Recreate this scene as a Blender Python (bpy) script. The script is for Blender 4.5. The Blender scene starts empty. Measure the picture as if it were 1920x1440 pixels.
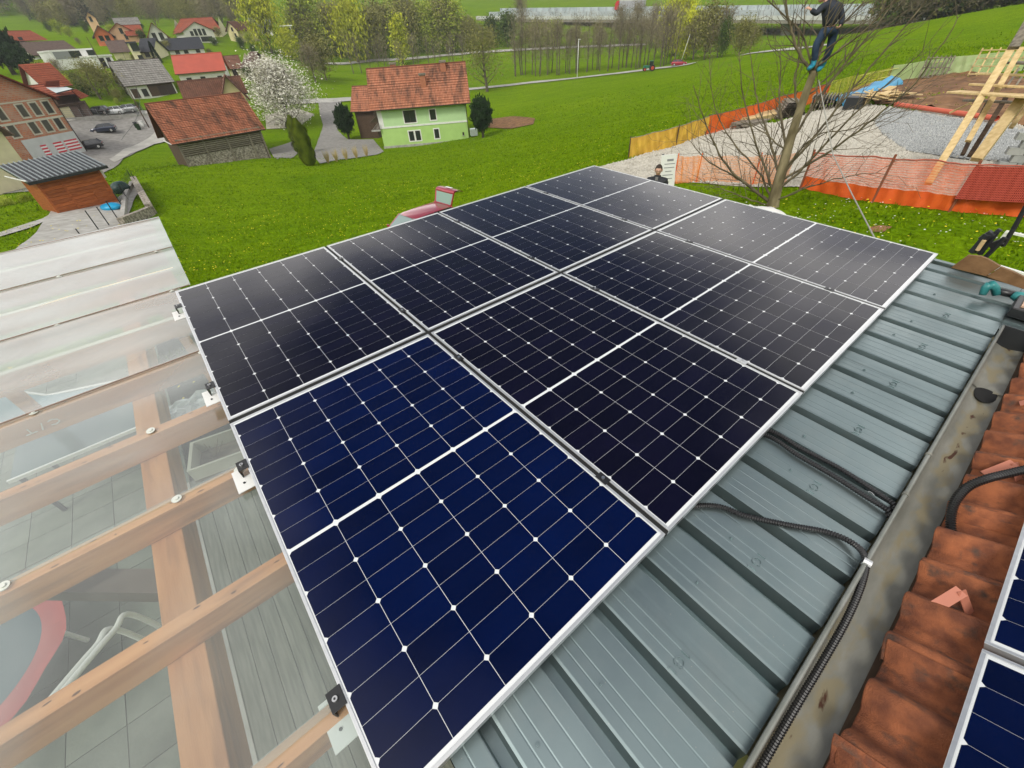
import bpy, bmesh, math, random
import numpy as np
from mathutils import Vector, Matrix, noise as mnoise
random.seed(7)
scene = bpy.context.scene
C = scene.collection
PI = math.pi

# ------------------------------------------------------------------ camera, world, sun, exposure
FPX = 761.614                      # focal length in pixels of a 1920 wide picture
CAMZ = 4.4
CW = [[0.9975, -0.0703, 0.0], [-0.046, -0.6533, 0.7557], [-0.0531, -0.7538, -0.6549]]   # columns: right, down, forward
cam_d = bpy.data.cameras.new('camera'); cam = bpy.data.objects.new('camera', cam_d); C.objects.link(cam)
cam_d.sensor_width = 36; cam_d.lens = 36 * FPX / 1920; cam_d.clip_start = 0.05; cam_d.clip_end = 4000
cam.matrix_world = Matrix(((CW[0][0], -CW[0][1], -CW[0][2], 0), (CW[1][0], -CW[1][1], -CW[1][2], 0), (CW[2][0], -CW[2][1], -CW[2][2], CAMZ), (0, 0, 0, 1)))
scene.camera = cam

SUN_EL, SUN_AZ = math.radians(48), math.radians(215)       # azimuth clockwise from +Y (north)
w = bpy.data.worlds.new('World'); scene.world = w; w.use_nodes = True
wn = w.node_tree.nodes; wl = w.node_tree.links
for n in list(wn): wn.remove(n)
out = wn.new('ShaderNodeOutputWorld')
sky = wn.new('ShaderNodeTexSky'); sky.sky_type = 'NISHITA'; sky.sun_disc = False
sky.sun_elevation = SUN_EL; sky.sun_rotation = SUN_AZ
bg1 = wn.new('ShaderNodeBackground'); bg1.inputs[1].default_value = 0.05; wl.new(sky.outputs[0], bg1.inputs[0])
tc = wn.new('ShaderNodeTexCoord'); mp = wn.new('ShaderNodeMapping'); mp.inputs['Scale'].default_value = (1.0, 1.0, 2.6); mp.inputs['Location'].default_value = (3.1, 0.4, 1.2)
wl.new(tc.outputs['Generated'], mp.inputs[0])
n1 = wn.new('ShaderNodeTexNoise'); n1.inputs['Scale'].default_value = 1.7; n1.inputs['Detail'].default_value = 3; n1.inputs['Roughness'].default_value = .45; n1.inputs['Distortion'].default_value = .2
wl.new(mp.outputs[0], n1.inputs[0])
cr = wn.new('ShaderNodeValToRGB'); cr.color_ramp.elements[0].position = .36; cr.color_ramp.elements[0].color = (.14, .14, .14, 1)
cr.color_ramp.elements[1].position = .58; cr.color_ramp.elements[1].color = (1, 1, 1, 1)
wl.new(n1.outputs['Fac'], cr.inputs[0])
n2 = wn.new('ShaderNodeTexNoise'); n2.inputs['Scale'].default_value = 2.6; n2.inputs['Detail'].default_value = 4; n2.inputs['Distortion'].default_value = .2
wl.new(mp.outputs[0], n2.inputs[0])
cr2 = wn.new('ShaderNodeValToRGB'); cr2.color_ramp.elements[0].position = .35; cr2.color_ramp.elements[0].color = (.42, .42, .44, 1)
cr2.color_ramp.elements[1].position = .68; cr2.color_ramp.elements[1].color = (1.0, .97, .93, 1)
wl.new(n2.outputs['Fac'], cr2.inputs[0])
# the overcast is brighter and more closed towards the horizon, with openings overhead
sx = wn.new('ShaderNodeSeparateXYZ'); wl.new(tc.outputs['Generated'], sx.inputs[0])
mr = wn.new('ShaderNodeMapRange'); mr.inputs['From Min'].default_value = .25; mr.inputs['From Max'].default_value = .85; mr.inputs['To Min'].default_value = 1; mr.inputs['To Max'].default_value = .0
wl.new(sx.outputs['Z'], mr.inputs['Value'])
# one wide opening of blue sky in the north, which the glass of the panels mirrors
dt = wn.new('ShaderNodeVectorMath'); dt.operation = 'DOT_PRODUCT'; dt.inputs[1].default_value = (.02, .62, .785); wl.new(tc.outputs['Generated'], dt.inputs[0])
nm_ = wn.new('ShaderNodeMath'); nm_.operation = 'MULTIPLY_ADD'; nm_.inputs[1].default_value = .30; nm_.inputs[2].default_value = -.15; wl.new(n1.outputs['Fac'], nm_.inputs[0])
ds = wn.new('ShaderNodeMath'); ds.operation = 'ADD'; wl.new(dt.outputs['Value'], ds.inputs[0]); wl.new(nm_.outputs[0], ds.inputs[1])
mx = wn.new('ShaderNodeMapRange'); mx.interpolation_type = 'SMOOTHSTEP'; mx.inputs['From Min'].default_value = .76; mx.inputs['From Max'].default_value = .92; mx.inputs['To Min'].default_value = 1; mx.inputs['To Max'].default_value = .01; wl.new(ds.outputs[0], mx.inputs['Value'])
bg2 = wn.new('ShaderNodeBackground'); wl.new(cr2.outputs[0], bg2.inputs[0])
mr2 = wn.new('ShaderNodeMapRange'); mr2.inputs['From Min'].default_value = .12; mr2.inputs['From Max'].default_value = .75; mr2.inputs['To Min'].default_value = 1.75; mr2.inputs['To Max'].default_value = 1.15
wl.new(sx.outputs['Z'], mr2.inputs['Value']); wl.new(mr2.outputs[0], bg2.inputs[1])
ms = wn.new('ShaderNodeMixShader'); wl.new(mx.outputs[0], ms.inputs[0]); wl.new(bg1.outputs[0], ms.inputs[1]); wl.new(bg2.outputs[0], ms.inputs[2])
wl.new(ms.outputs[0], out.inputs[0])

sl = bpy.data.lights.new('sun', 'SUN'); sl.energy = 1.5; sl.angle = math.radians(14); sl.color = (1, .96, .88)
so = bpy.data.objects.new('sun', sl); C.objects.link(so)
sd = Vector((math.sin(SUN_AZ) * math.cos(SUN_EL), math.cos(SUN_AZ) * math.cos(SUN_EL), math.sin(SUN_EL)))
so.rotation_euler = sd.to_track_quat('Z', 'Y').to_euler(); so.location = (0, -20, 60)
vs = scene.view_settings; vs.view_transform = 'Standard'; vs.look = 'None'; vs.exposure = 0.55; vs.gamma = 1; vs.use_curve_mapping = False
scene.cycles.max_bounces = 6; scene.cycles.transparent_max_bounces = 12; scene.cycles.diffuse_bounces = 3; scene.cycles.caustics_reflective = False; scene.cycles.caustics_refractive = False
scene.cycles.sample_clamp_indirect = 4

# ------------------------------------------------------------------ frames
MP = np.array([[0.8002, 0.5994, -0.021], [0.5997, -0.7997, 0.028], [0.0, -0.035, -0.9994]])
u_, s_, v_ = np.linalg.svd(MP); MP = u_ @ v_
CP = np.array([0.2537, 3.7082, -1.4598])                   # camera in roof coordinates (x along panels, y down the slope, h below the glass)
CWn = np.array(CW)
def wray(u, v):
    d = CWn @ np.array([(u - 960) / FPX, (v - 720) / FPX, 1.0]); return d / np.linalg.norm(d)
def at(u, v, D):
    d = wray(u, v); k = D / math.hypot(d[0], d[1]); return Vector((d[0] * k, d[1] * k, CAMZ + d[2] * k))
def atz(u, v, z):
    d = wray(u, v); k = (z - CAMZ) / d[2]; return Vector((d[0] * k, d[1] * k, z))
def roofw(x, y, h): return Vector(MP @ (np.array([x, y, h]) - CP) + np.array([0, 0, CAMZ]))
def onroof(u, v, h):
    d = MP.T @ wray(u, v); s = (h - CP[2]) / d[2]; return CP + s * d
RF = Matrix([[MP[i][0], -MP[i][1], -MP[i][2], 0] for i in range(3)] + [[0, 0, 0, 1]])
RF.translation = roofw(0, 0, 0)
def L(x, y, h=0): return Vector((x, -y, -h))               # roof coordinates -> local coordinates of RF (z up)
YAW = math.atan2(MP[1][0], MP[0][0])

# ------------------------------------------------------------------ terrain height
ctrl = []
def cp(u, v, D): p = at(u, v, D); ctrl.append((p.x, p.y, p.z))
def ca(az, D, z): a = math.radians(az); ctrl.append((D * math.sin(a), D * math.cos(a), z))
for az in range(-180, 180, 45): ca(az, 5, .08)
for az in (-90, -60, -45): ca(az, 11, -.3); ca(az, 20, -1.6)
for az in (90, 130, 180, -130): ca(az, 40, .5); ca(az, 150, 3); ca(az, 700, 20)
ca(-90, 60, -6); ca(-90, 150, -9); ca(-90, 500, 90); ca(-130, 500, 110); ca(180, 500, 120); ca(130, 500, 110); ca(92, 500, 100); ca(70, 20, .4); ca(70, 60, 2.5); ca(70, 150, 6)  # unseen hills raised here to darken what the metal roof reflects
for az in (-35, -20, -8): ca(az, 8.5, 0.05); ca(az, 14, -1.2); ca(az, 20, -3.0); ca(az, 27, -4.2); ca(az, 40, -5.7)
ca(5, 9, .1); ca(5, 14, -.6); ca(5, 20, -1.9); ca(5, 28, -3.0); ca(5, 45, -4.8); ca(5, 65, -6.6)
ca(20, 10.8, .22); ca(33, 13.9, .3); ca(53, 15.6, .3); ca(40, 17, .25)
cp(1180, 297, 25); cp(1350, 245, 31); cp(1530, 192, 40); cp(1800, 150, 46); cp(1920, 138, 48); ca(42, 27, .1); ca(30, 22, -.2); ca(50, 32, .7)
cp(100, 398, 50); cp(208, 380, 50); cp(60, 470, 36); ca(-30, 55, -6.6); ca(-20, 60, -7.6)
cp(353, 313, 72); cp(507, 296, 74); cp(720, 279, 85); cp(876, 259, 84); cp(560, 300, 78); cp(1000, 215, 90)
cp(200, 250, 125); cp(150, 290, 112); cp(250, 213, 133); cp(110, 228, 128); cp(600, 190, 145); cp(930, 165, 160); cp(1250, 130, 150); cp(1100, 148, 152)
cp(1400, 100, 150); cp(1650, 55, 150); cp(1900, 80, 90); cp(1900, 12, 140); cp(1600, 110, 80); cp(1300, 175, 80)
cp(290, 188, 144); cp(375, 160, 149); cp(450, 150, 160); cp(130, 133, 175); cp(190, 128, 175); cp(260, 113, 186); cp(350, 104, 195); cp(110, 108, 205); cp(220, 84, 222); cp(300, 84, 222); cp(370, 82, 244); cp(435, 78, 252); cp(610, 118, 240); cp(900, 100, 235); cp(1200, 88, 230)
cp(1480, 82, 210); cp(960, 42, 310); cp(1300, 30, 310); cp(1600, 60, 260); cp(490, 69, 272); cp(250, 62, 280); cp(60, 76, 245)
cp(60, 45, 430); cp(60, -40, 700); cp(400, 10, 440); cp(400, -60, 700); cp(1000, 5, 450); cp(1000, -60, 800); cp(1500, -10, 420); cp(1800, -60, 500); cp(700, 10, 420)
ca(-70, 130, -7); ca(-70, 300, 10); ca(-60, 900, 90); ca(0, 1600, 160); ca(60, 900, 90); ca(60, 300, 18)
cc = np.array(ctrl); S = 100.0
def phi(r2): r2 = np.maximum(r2, 1e-12); return .5 * r2 * np.log(r2)
_X = cc[:, :2] / S; _n = len(cc)
_K = phi(((_X[:, None] - _X[None]) ** 2).sum(-1)) + np.eye(_n) * 2e-4
_A = np.zeros((_n + 3, _n + 3)); _A[:_n, :_n] = _K; _A[:_n, _n] = 1; _A[:_n, _n + 1:] = _X; _A[_n, :_n] = 1; _A[_n + 1:, :_n] = _X.T
_W = np.linalg.solve(_A, np.concatenate([cc[:, 2], np.zeros(3)]))
def hts(P):
    P = np.asarray(P, float) / S
    K = phi(((P[:, None] - _X[None]) ** 2).sum(-1)); z = K @ _W[:_n] + _W[_n] + P @ _W[_n + 1:]
    r = np.hypot(P[:, 0], P[:, 1]) * S; t = np.clip((r - 6.5) / 4, 0, 1); t = t * t * (3 - 2 * t)
    return z * t + .08 * (1 - t)
def ht(x, y): return float(hts([[x, y]])[0])
def gp(u, v):
    """where the sight line meets the ground"""
    ds = np.concatenate([np.linspace(5, 60, 220), np.linspace(60, 900, 900)[1:]])
    d = wray(u, v); k = ds / math.hypot(d[0], d[1]); P = np.stack([d[0] * k, d[1] * k], 1)
    z = CAMZ + d[2] * k; g = hts(P); idx = np.where(z < g)[0]
    i = idx[0] if len(idx) else len(ds) - 1
    return Vector((P[i][0], P[i][1], g[i]))

# ------------------------------------------------------------------ mesh helpers
class MB:
    def __init__(s): s.v = []; s.f = []; s.uv = None
    def quad(s, a, b, c, d): n = len(s.v); s.v += [tuple(a), tuple(b), tuple(c), tuple(d)]; s.f.append((n, n + 1, n + 2, n + 3))
    def tri(s, a, b, c): n = len(s.v); s.v += [tuple(a), tuple(b), tuple(c)]; s.f.append((n, n + 1, n + 2))
    def hexa(s, p):                      # 8 points: bottom 0-3, top 4-7
        n = len(s.v); s.v += [tuple(q) for q in p]
        for f in ((3, 2, 1, 0), (4, 5, 6, 7), (0, 1, 5, 4), (1, 2, 6, 5), (2, 3, 7, 6), (3, 0, 4, 7)): s.f.append(tuple(n + i for i in f))
        return s
    def box(s, c, d, rz=0, M=None):
        hx, hy, hz = d[0] / 2, d[1] / 2, d[2] / 2; c = Vector(c); R = Matrix.Rotation(rz, 3, 'Z') if M is None else M
        return s.hexa([c + R @ Vector(q) for q in ((-hx, -hy, -hz), (hx, -hy, -hz), (hx, hy, -hz), (-hx, hy, -hz), (-hx, -hy, hz), (hx, -hy, hz), (hx, hy, hz), (-hx, hy, hz))])
    def bx(s, x0, x1, y0, y1, z0, z1): return s.box(((x0 + x1) / 2, (y0 + y1) / 2, (z0 + z1) / 2), (x1 - x0, y1 - y0, z1 - z0))
    def bar(s, a, b, w_, t=None, up=(0, 0, 1)):
        a = Vector(a); b = Vector(b); t = w_ if t is None else t; d = (b - a).normalized(); up = Vector(up)
        if abs(d.dot(up)) > .98: up = Vector((0, 1, 0)) if abs(d.y) < .9 else Vector((1, 0, 0))
        x = d.cross(up).normalized() * w_ / 2; z = x.cross(d).normalized() * t / 2
        return s.hexa([a - x - z, a + x - z, b + x - z, b - x - z, a - x + z, a + x + z, b + x + z, b - x + z])
    def tube(s, pts, rad, n=6, cap=True):
        pts = [Vector(p) for p in pts]; k = len(pts)
        if not hasattr(rad, '__len__'): rad = [rad] * k
        base = len(s.v); ref = None
        for i in range(k):
            d = (pts[min(i + 1, k - 1)] - pts[max(i - 1, 0)]); d = d.normalized() if d.length > 1e-9 else Vector((0, 0, 1))
            if ref is None: ref = d.orthogonal().normalized()
            ref = (ref - d * ref.dot(d)); ref = ref.normalized() if ref.length > 1e-6 else d.orthogonal().normalized()
            b = d.cross(ref)
            for j in range(n):
                a = 2 * PI * j / n; s.v.append(tuple(pts[i] + (ref * math.cos(a) + b * math.sin(a)) * rad[i]))
        for i in range(k - 1):
            for j in range(n):
                p = base + i * n; s.f.append((p + j, p + (j + 1) % n, p + n + (j + 1) % n, p + n + j))
        if cap and n > 2: s.f.append(tuple(base + j for j in range(n))[::-1]); s.f.append(tuple(base + (k - 1) * n + j for j in range(n)))
        return s
    def prism(s, poly, z0, z1, f=lambda x, y, z: (x, y, z)):
        n = len(s.v); k = len(poly)
        for z in (z0, z1):
            for x, y in poly: s.v.append(tuple(f(x, y, z)))
        s.f.append(tuple(n + i for i in range(k))[::-1]); s.f.append(tuple(n + k + i for i in range(k)))
        for i in range(k): j = (i + 1) % k; s.f.append((n + i, n + j, n + k + j, n + k + i))
        return s
    def grid(s, rows):
        n = len(s.v); m = len(rows[0])
        for r in rows: s.v += [tuple(p) for p in r]
        for i in range(len(rows) - 1):
            for j in range(m - 1): a = n + i * m + j; s.f.append((a, a + 1, a + m + 1, a + m))
        return s
    def blob(s, c, r, seg=10, rings=6, jit=0, seed=0):
        c = Vector(c); n = len(s.v); rr = random.Random(seed)
        for i in range(rings + 1):
            t = PI * i / rings
            for j in range(seg):
                p = 2 * PI * j / seg; k = 1 + jit * (rr.random() - .5) * (0 < i < rings)
                s.v.append((c.x + r[0] * k * math.sin(t) * math.cos(p), c.y + r[1] * k * math.sin(t) * math.sin(p), c.z + r[2] * k * math.cos(t)))
        for i in range(rings):
            for j in range(seg): a = n + i * seg; s.f.append((a + j, a + (j + 1) % seg, a + seg + (j + 1) % seg, a + seg + j))
        return s
    def mesh(s, name, m, smooth=False):
        me = bpy.data.meshes.new(name); me.from_pydata(s.v, [], s.f); me.materials.append(m)
        if smooth: me.polygons.foreach_set('use_smooth', [True] * len(me.polygons))
        me.update(); return me
    def build(s, name, m, parent=None, smooth=False, bevel=0):
        o = bpy.data.objects.new(name, s.mesh(name, m, smooth)); C.objects.link(o)
        if parent is not None: o.parent = parent
        if bevel: b = o.modifiers.new('bevel', 'BEVEL'); b.width = bevel; b.segments = 2; b.limit_method = 'ANGLE'
        return o
def tag(o, label=None, cat=None, group=None, kind=None):
    if label: o['label'] = label
    if cat: o['category'] = cat
    if group: o['group'] = group
    if kind: o['kind'] = kind
    return o
def thing(name, label, cat, loc=(0, 0, 0), rz=0, group=None, M=None):
    o = bpy.data.objects.new(name, None); C.objects.link(o); o.empty_display_size = .1
    if M is not None: o.matrix_world = M
    else: o.location = loc; o.rotation_euler = (0, 0, rz)
    return tag(o, label, cat, group)
def rthing(name, label, cat, x, y, h, group=None, rz=0):       # a thing on the roof
    return thing(name, label, cat, group=group, M=RF @ Matrix.Translation(L(x, y, h)) @ Matrix.Rotation(rz, 4, 'Z'))
def inst(name, me, parent=None, loc=(0, 0, 0), rot=(0, 0, 0), sc=1):
    o = bpy.data.objects.new(name, me); C.objects.link(o); o.parent = parent; o.location = loc; o.rotation_euler = rot
    o.scale = (sc, sc, sc) if not hasattr(sc, '__len__') else sc
    return o
KIDS = {}
def kids(o): return [c for c in C.objects if c.parent == o]
def dup(o, loc=None, rz=None, label=None, sc=None, tree=None):
    if tree is None: tree = {k: kids(k) for k in [o] + kids(o)}
    r = o.copy(); C.objects.link(r)
    if loc is not None: r.location = loc
    if rz is not None: r.rotation_euler[2] = rz
    if sc is not None: r.scale = sc if hasattr(sc, '__len__') else (sc,) * 3
    if label: r['label'] = label
    for ch in tree.get(o, []):
        c = ch.copy(); C.objects.link(c); c.parent = r
        for g in tree.get(ch, []): d = g.copy(); C.objects.link(d); d.parent = c
    return r

# ------------------------------------------------------------------ materials
def mat(name, c1, c2=None, scale=4, rough=.7, bump=0, bscale=40, metal=0, coat=0, st=(1, 1, 1), spec=.4, rnd=0, detail=6, lo=.35, hi=.65, c3=None, s3=30, coatr=.05, dist=0):
    m = bpy.data.materials.new(name); m.use_nodes = True; N = m.node_tree.nodes; K = m.node_tree.links
    p = N['Principled BSDF']; p.inputs['Roughness'].default_value = rough; p.inputs['Metallic'].default_value = metal; p.inputs['Specular IOR Level'].default_value = spec
    p.inputs['Coat Weight'].default_value = coat; p.inputs['Coat Roughness'].default_value = coatr
    p.inputs['Base Color'].default_value = (*c1, 1); col = None
    t = N.new('ShaderNodeTexCoord'); mp_ = N.new('ShaderNodeMapping'); mp_.inputs['Scale'].default_value = st; K.new(t.outputs['Object'], mp_.inputs[0])
    oi = N.new('ShaderNodeObjectInfo'); vm = N.new('ShaderNodeVectorMath'); vm.operation = 'ADD'
    mu = N.new('ShaderNodeMath'); mu.operation = 'MULTIPLY'; mu.inputs[1].default_value = 37.0 if rnd else 0
    K.new(oi.outputs['Random'], mu.inputs[0]); K.new(mp_.outputs[0], vm.inputs[0]); K.new(mu.outputs[0], vm.inputs[1])
    if c2 is not None:
        n = N.new('ShaderNodeTexNoise'); n.inputs['Scale'].default_value = scale; n.inputs['Detail'].default_value = detail; n.inputs['Distortion'].default_value = dist; K.new(vm.outputs[0], n.inputs[0])
        r = N.new('ShaderNodeValToRGB'); r.color_ramp.elements[0].position = lo; r.color_ramp.elements[1].position = hi
        r.color_ramp.elements[0].color = (*c1, 1); r.color_ramp.elements[1].color = (*c2, 1); K.new(n.outputs['Fac'], r.inputs[0]); col = r.outputs[0]
        if c3 is not None:
            n3 = N.new('ShaderNodeTexNoise'); n3.inputs['Scale'].default_value = s3; n3.inputs['Detail'].default_value = 5; K.new(vm.outputs[0], n3.inputs[0])
            r3 = N.new('ShaderNodeMapRange'); r3.inputs['From Min'].default_value = .55; r3.inputs['From Max'].default_value = .7; K.new(n3.outputs['Fac'], r3.inputs[0])
            mi = N.new('ShaderNodeMix'); mi.data_type = 'RGBA'; K.new(r3.outputs[0], mi.inputs[0]); K.new(col, mi.inputs[6]); mi.inputs[7].default_value = (*c3, 1); col = mi.outputs[2]
    if rnd:
        hs = N.new('ShaderNodeHueSaturation'); mr_ = N.new('ShaderNodeMapRange'); mr_.inputs['To Min'].default_value = 1 - rnd; mr_.inputs['To Max'].default_value = 1 + rnd
        K.new(oi.outputs['Random'], mr_.inputs[0]); K.new(mr_.outputs[0], hs.inputs['Value'])
        if col is None: hs.inputs['Color'].default_value = (*c1, 1)
        else: K.new(col, hs.inputs['Color'])
        col = hs.outputs[0]
    if col is not None: K.new(col, p.inputs['Base Color'])
    if bump:
        nb = N.new('ShaderNodeTexNoise'); nb.inputs['Scale'].default_value = bscale; nb.inputs['Detail'].default_value = 5; K.new(vm.outputs[0], nb.inputs[0])
        b = N.new('ShaderNodeBump'); b.inputs['Strength'].default_value = bump; b.inputs['Distance'].default_value = .02; K.new(nb.outputs['Fac'], b.inputs['Height']); K.new(b.outputs[0], p.inputs['Normal'])
    return m
def nodes(m): return m.node_tree.nodes, m.node_tree.links, m.node_tree.nodes['Principled BSDF']

# grass ground
def ground_mat():
    m = mat('grass_ground', (.07, .15, .012), (.105, .205, .02), .35, 1.0, 0, spec=0)
    N, K, p = nodes(m); t = N.new('ShaderNodeTexCoord')
    def nz(s, d=6, st=(1, 1, 1)):
        q = N.new('ShaderNodeMapping'); q.inputs['Scale'].default_value = st; K.new(t.outputs['Object'], q.inputs[0])
        n = N.new('ShaderNodeTexNoise'); n.inputs['Scale'].default_value = s; n.inputs['Detail'].default_value = d; n.inputs['Roughness'].default_value = .65; K.new(q.outputs[0], n.inputs[0]); return n.outputs['Fac']
    def ramp(f, a, ca_, b, cb):
        r = N.new('ShaderNodeValToRGB'); r.color_ramp.elements[0].position = a; r.color_ramp.elements[1].position = b; r.color_ramp.elements[0].color = (*ca_, 1); r.color_ramp.elements[1].color = (*cb, 1); K.new(f, r.inputs[0]); return r.outputs[0]
    a = ramp(nz(.06, 8), .35, (.070, .150, .003), .65, (.165, .245, .005))
    b = ramp(nz(1.4, 9), .33, (.060, .120, .003), .68, (.160, .255, .005))
    mi = N.new('ShaderNodeMix'); mi.data_type = 'RGBA'; mi.inputs[0].default_value = .5; K.new(a, mi.inputs[6]); K.new(b, mi.inputs[7])
    st_ = ramp(nz(.5, 5, (.35, 1.6, 1)), .35, (.075, .15, .003), .65, (.16, .25, .006)); m2_ = N.new('ShaderNodeMix'); m2_.data_type = 'RGBA'; m2_.inputs[0].default_value = .35; K.new(mi.outputs[2], m2_.inputs[6]); K.new(st_, m2_.inputs[7]); mi = m2_
    c = nz(7, 8, (1, 1, 1)); mm = N.new('ShaderNodeMapRange'); mm.inputs['From Min'].default_value = .3; mm.inputs['From Max'].default_value = .7; mm.inputs['To Min'].default_value = .48; mm.inputs['To Max'].default_value = 1.5; K.new(c, mm.inputs[0])
    hs = N.new('ShaderNodeHueSaturation'); K.new(mi.outputs[2], hs.inputs['Color']); K.new(mm.outputs[0], hs.inputs['Value'])
    K.new(hs.outputs[0], p.inputs['Base Color'])
    bp = N.new('ShaderNodeBump'); bp.inputs['Strength'].default_value = .7; bp.inputs['Distance'].default_value = .12; K.new(nz(3.5, 9), bp.inputs['Height']); K.new(bp.outputs[0], p.inputs['Normal'])
    return m
M_ground = ground_mat()
M_asphalt = mat('asphalt', (.20, .19, .175), (.27, .26, .24), 1.5, .9, .2, 30)
M_road = mat('pale_road', (.33, .32, .29), (.42, .41, .37), .6, .9, .1, 20)
M_concrete = mat('concrete', (.30, .29, .26), (.42, .41, .38), 2, .9, .2, 20)
M_gravel = mat('gravel', (.30, .275, .215), (.50, .465, .385), 2.0, .95, 1.0, 9, c3=(.52, .51, .48), s3=14)
M_gravel2 = mat('blue_gravel', (.20, .205, .20), (.40, .40, .385), 5.5, .95, 1.0, 12, c3=(.5, .52, .53), s3=9)
M_soil = mat('brown_soil', (.13, .060, .024), (.25, .13, .055), 1.2, .95, 1.0, 5, c3=(.07, .033, .014), s3=3)
M_plaster = mat('plaster_white', (.74, .73, .69), (.66, .65, .61), 1.2, .85)
M_cream = mat('plaster_cream', (.70, .65, .42), (.62, .57, .37), 1.2, .85)
M_yellow = mat('plaster_yellow', (.68, .60, .32), (.62, .55, .30), 1, .85)
M_green1 = mat('plaster_pale_green', (.50, .70, .37), (.46, .65, .34), .8, .85)
M_green2 = mat('plaster_green', (.42, .62, .20), (.38, .57, .18), .8, .85)
M_orange = mat('plaster_orange', (.75, .21, .09), (.66, .18, .08), 1, .85)
M_peach = mat('plaster_peach', (.72, .46, .27), (.66, .42, .25), 1, .85)
M_slate = mat('slate_dark', (.035, .038, .045), (.055, .058, .066), 3, .6)
M_brownroof = mat('roof_brown', (.11, .075, .06), (.16, .11, .09), 2, .8)
M_darkwood = mat('wood_dark', (.055, .032, .018), (.10, .062, .036), 3, .8, .3, 20, st=(1, 1, 8), rnd=.25)
M_greywood = mat('wood_grey', (.13, .115, .09), (.27, .235, .18), 3, .85, .3, 20, st=(1, 6, 6), rnd=.25)
M_shedwood = mat('wood_red', (.27, .066, .014), (.42, .12, .030), 2.2, .6, .25, 20, st=(1, 1, 9), rnd=.2)
M_pine = mat('pine', (.42, .25, .13), (.54, .34, .19), 3, .65, .15, 30, st=(2, 14, 14), rnd=.1, c3=(.30, .15, .07), s3=2.4)
M_lumber = mat('lumber', (.50, .36, .16), (.66, .50, .26), 2.5, .75, .2, 20, st=(1, 5, 5), rnd=.18)
M_stone = mat('stone_wall', (.14, .12, .09), (.42, .38, .32), 5.5, .95, 1, 5, c3=(.07, .06, .05), s3=7)
M_pane = mat('window_glass', (.02, .024, .028), None, rough=.08, spec=.8)
M_curtain = mat('curtain', (.30, .32, .33), (.18, .19, .2), 8, .5)
M_frame_br = mat('window_frame_brown', (.035, .020, .013), None, rough=.5)
M_white = mat('white_paint', (.80, .80, .77), (.72, .72, .69), 2, .5)
M_alu = mat('aluminium', (.74, .75, .75), (.66, .67, .67), 3, .34, metal=.75, st=(1, 12, 12))
M_alud = mat('aluminium_side', (.30, .31, .32), None, rough=.45, metal=.8)
M_black = mat('black_plastic', (.012, .012, .013), None, rough=.38, spec=.6)
M_dark = mat('dark_metal', (.03, .033, .036), None, rough=.5, metal=.3)
M_steel = mat('steel', (.6, .6, .6), None, rough=.3, metal=1)
M_bark = mat('bark', (.11, .088, .045), (.27, .225, .13), 5, .9, .6, 30, st=(1, 1, .3))
M_bark_far = mat('bark_far', (.085, .070, .050), (.15, .125, .09), 3, .9)
M_twig = mat('twigs', (.10, .08, .055), (.16, .13, .09), 2, .9)
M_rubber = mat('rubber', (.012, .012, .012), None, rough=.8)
M_blue = mat('blue_tarp', (.006, .22, .42), (.015, .33, .58), 1.2, .4, .5, 4)
M_orangenet = mat('orange_net', (.70, .105, .014), (.82, .15, .022), 3, .6)
M_rednet = mat('red_net', (.40, .018, .010), None, rough=.6)
M_yellownet = mat('yellow_net', (.62, .52, .07), (.55, .50, .12), 2, .6)
M_greennet = mat('pale_green_net', (.38, .50, .22), (.45, .55, .28), 2, .6)
M_line = mat('bright_tape', (.82, .85, .25), None, rough=.5)
M_pipe = mat('red_pipe', (.62, .13, .07), (.56, .11, .06), 2, .45)
M_leafbase = lambda n, a, b, r=.12: mat(n, a, b, .55, .9, spec=.05, rnd=r, detail=8)
M_willow = M_leafbase('leaves_yellow_green', (.30, .34, .022), (.52, .53, .04))
M_fresh = M_leafbase('leaves_fresh', (.22, .28, .035), (.40, .46, .06))
M_olive = M_leafbase('leaves_olive', (.17, .17, .05), (.28, .27, .085))
M_mid = M_leafbase('leaves_green', (.05, .085, .018), (.10, .15, .03))
M_conif = M_leafbase('needles_dark', (.016, .035, .014), (.035, .065, .022))
M_thuja = M_leafbase('thuja', (.10, .14, .012), (.19, .24, .022))
M_blossom = M_leafbase('blossom', (.56, .54, .45), (.76, .74, .66))
M_twigcrown = M_leafbase('twig_haze', (.16, .135, .085), (.25, .22, .13))
M_grassblade = mat('grass_blades', (.055, .120, .003), (.205, .310, .007), 2.6, 1.0, spec=0, detail=8)
M_dandelion = mat('dandelion', (.80, .66, .02), None, rough=.7)
M_daisy = mat('daisy', (.75, .75, .68), None, rough=.7)

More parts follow.
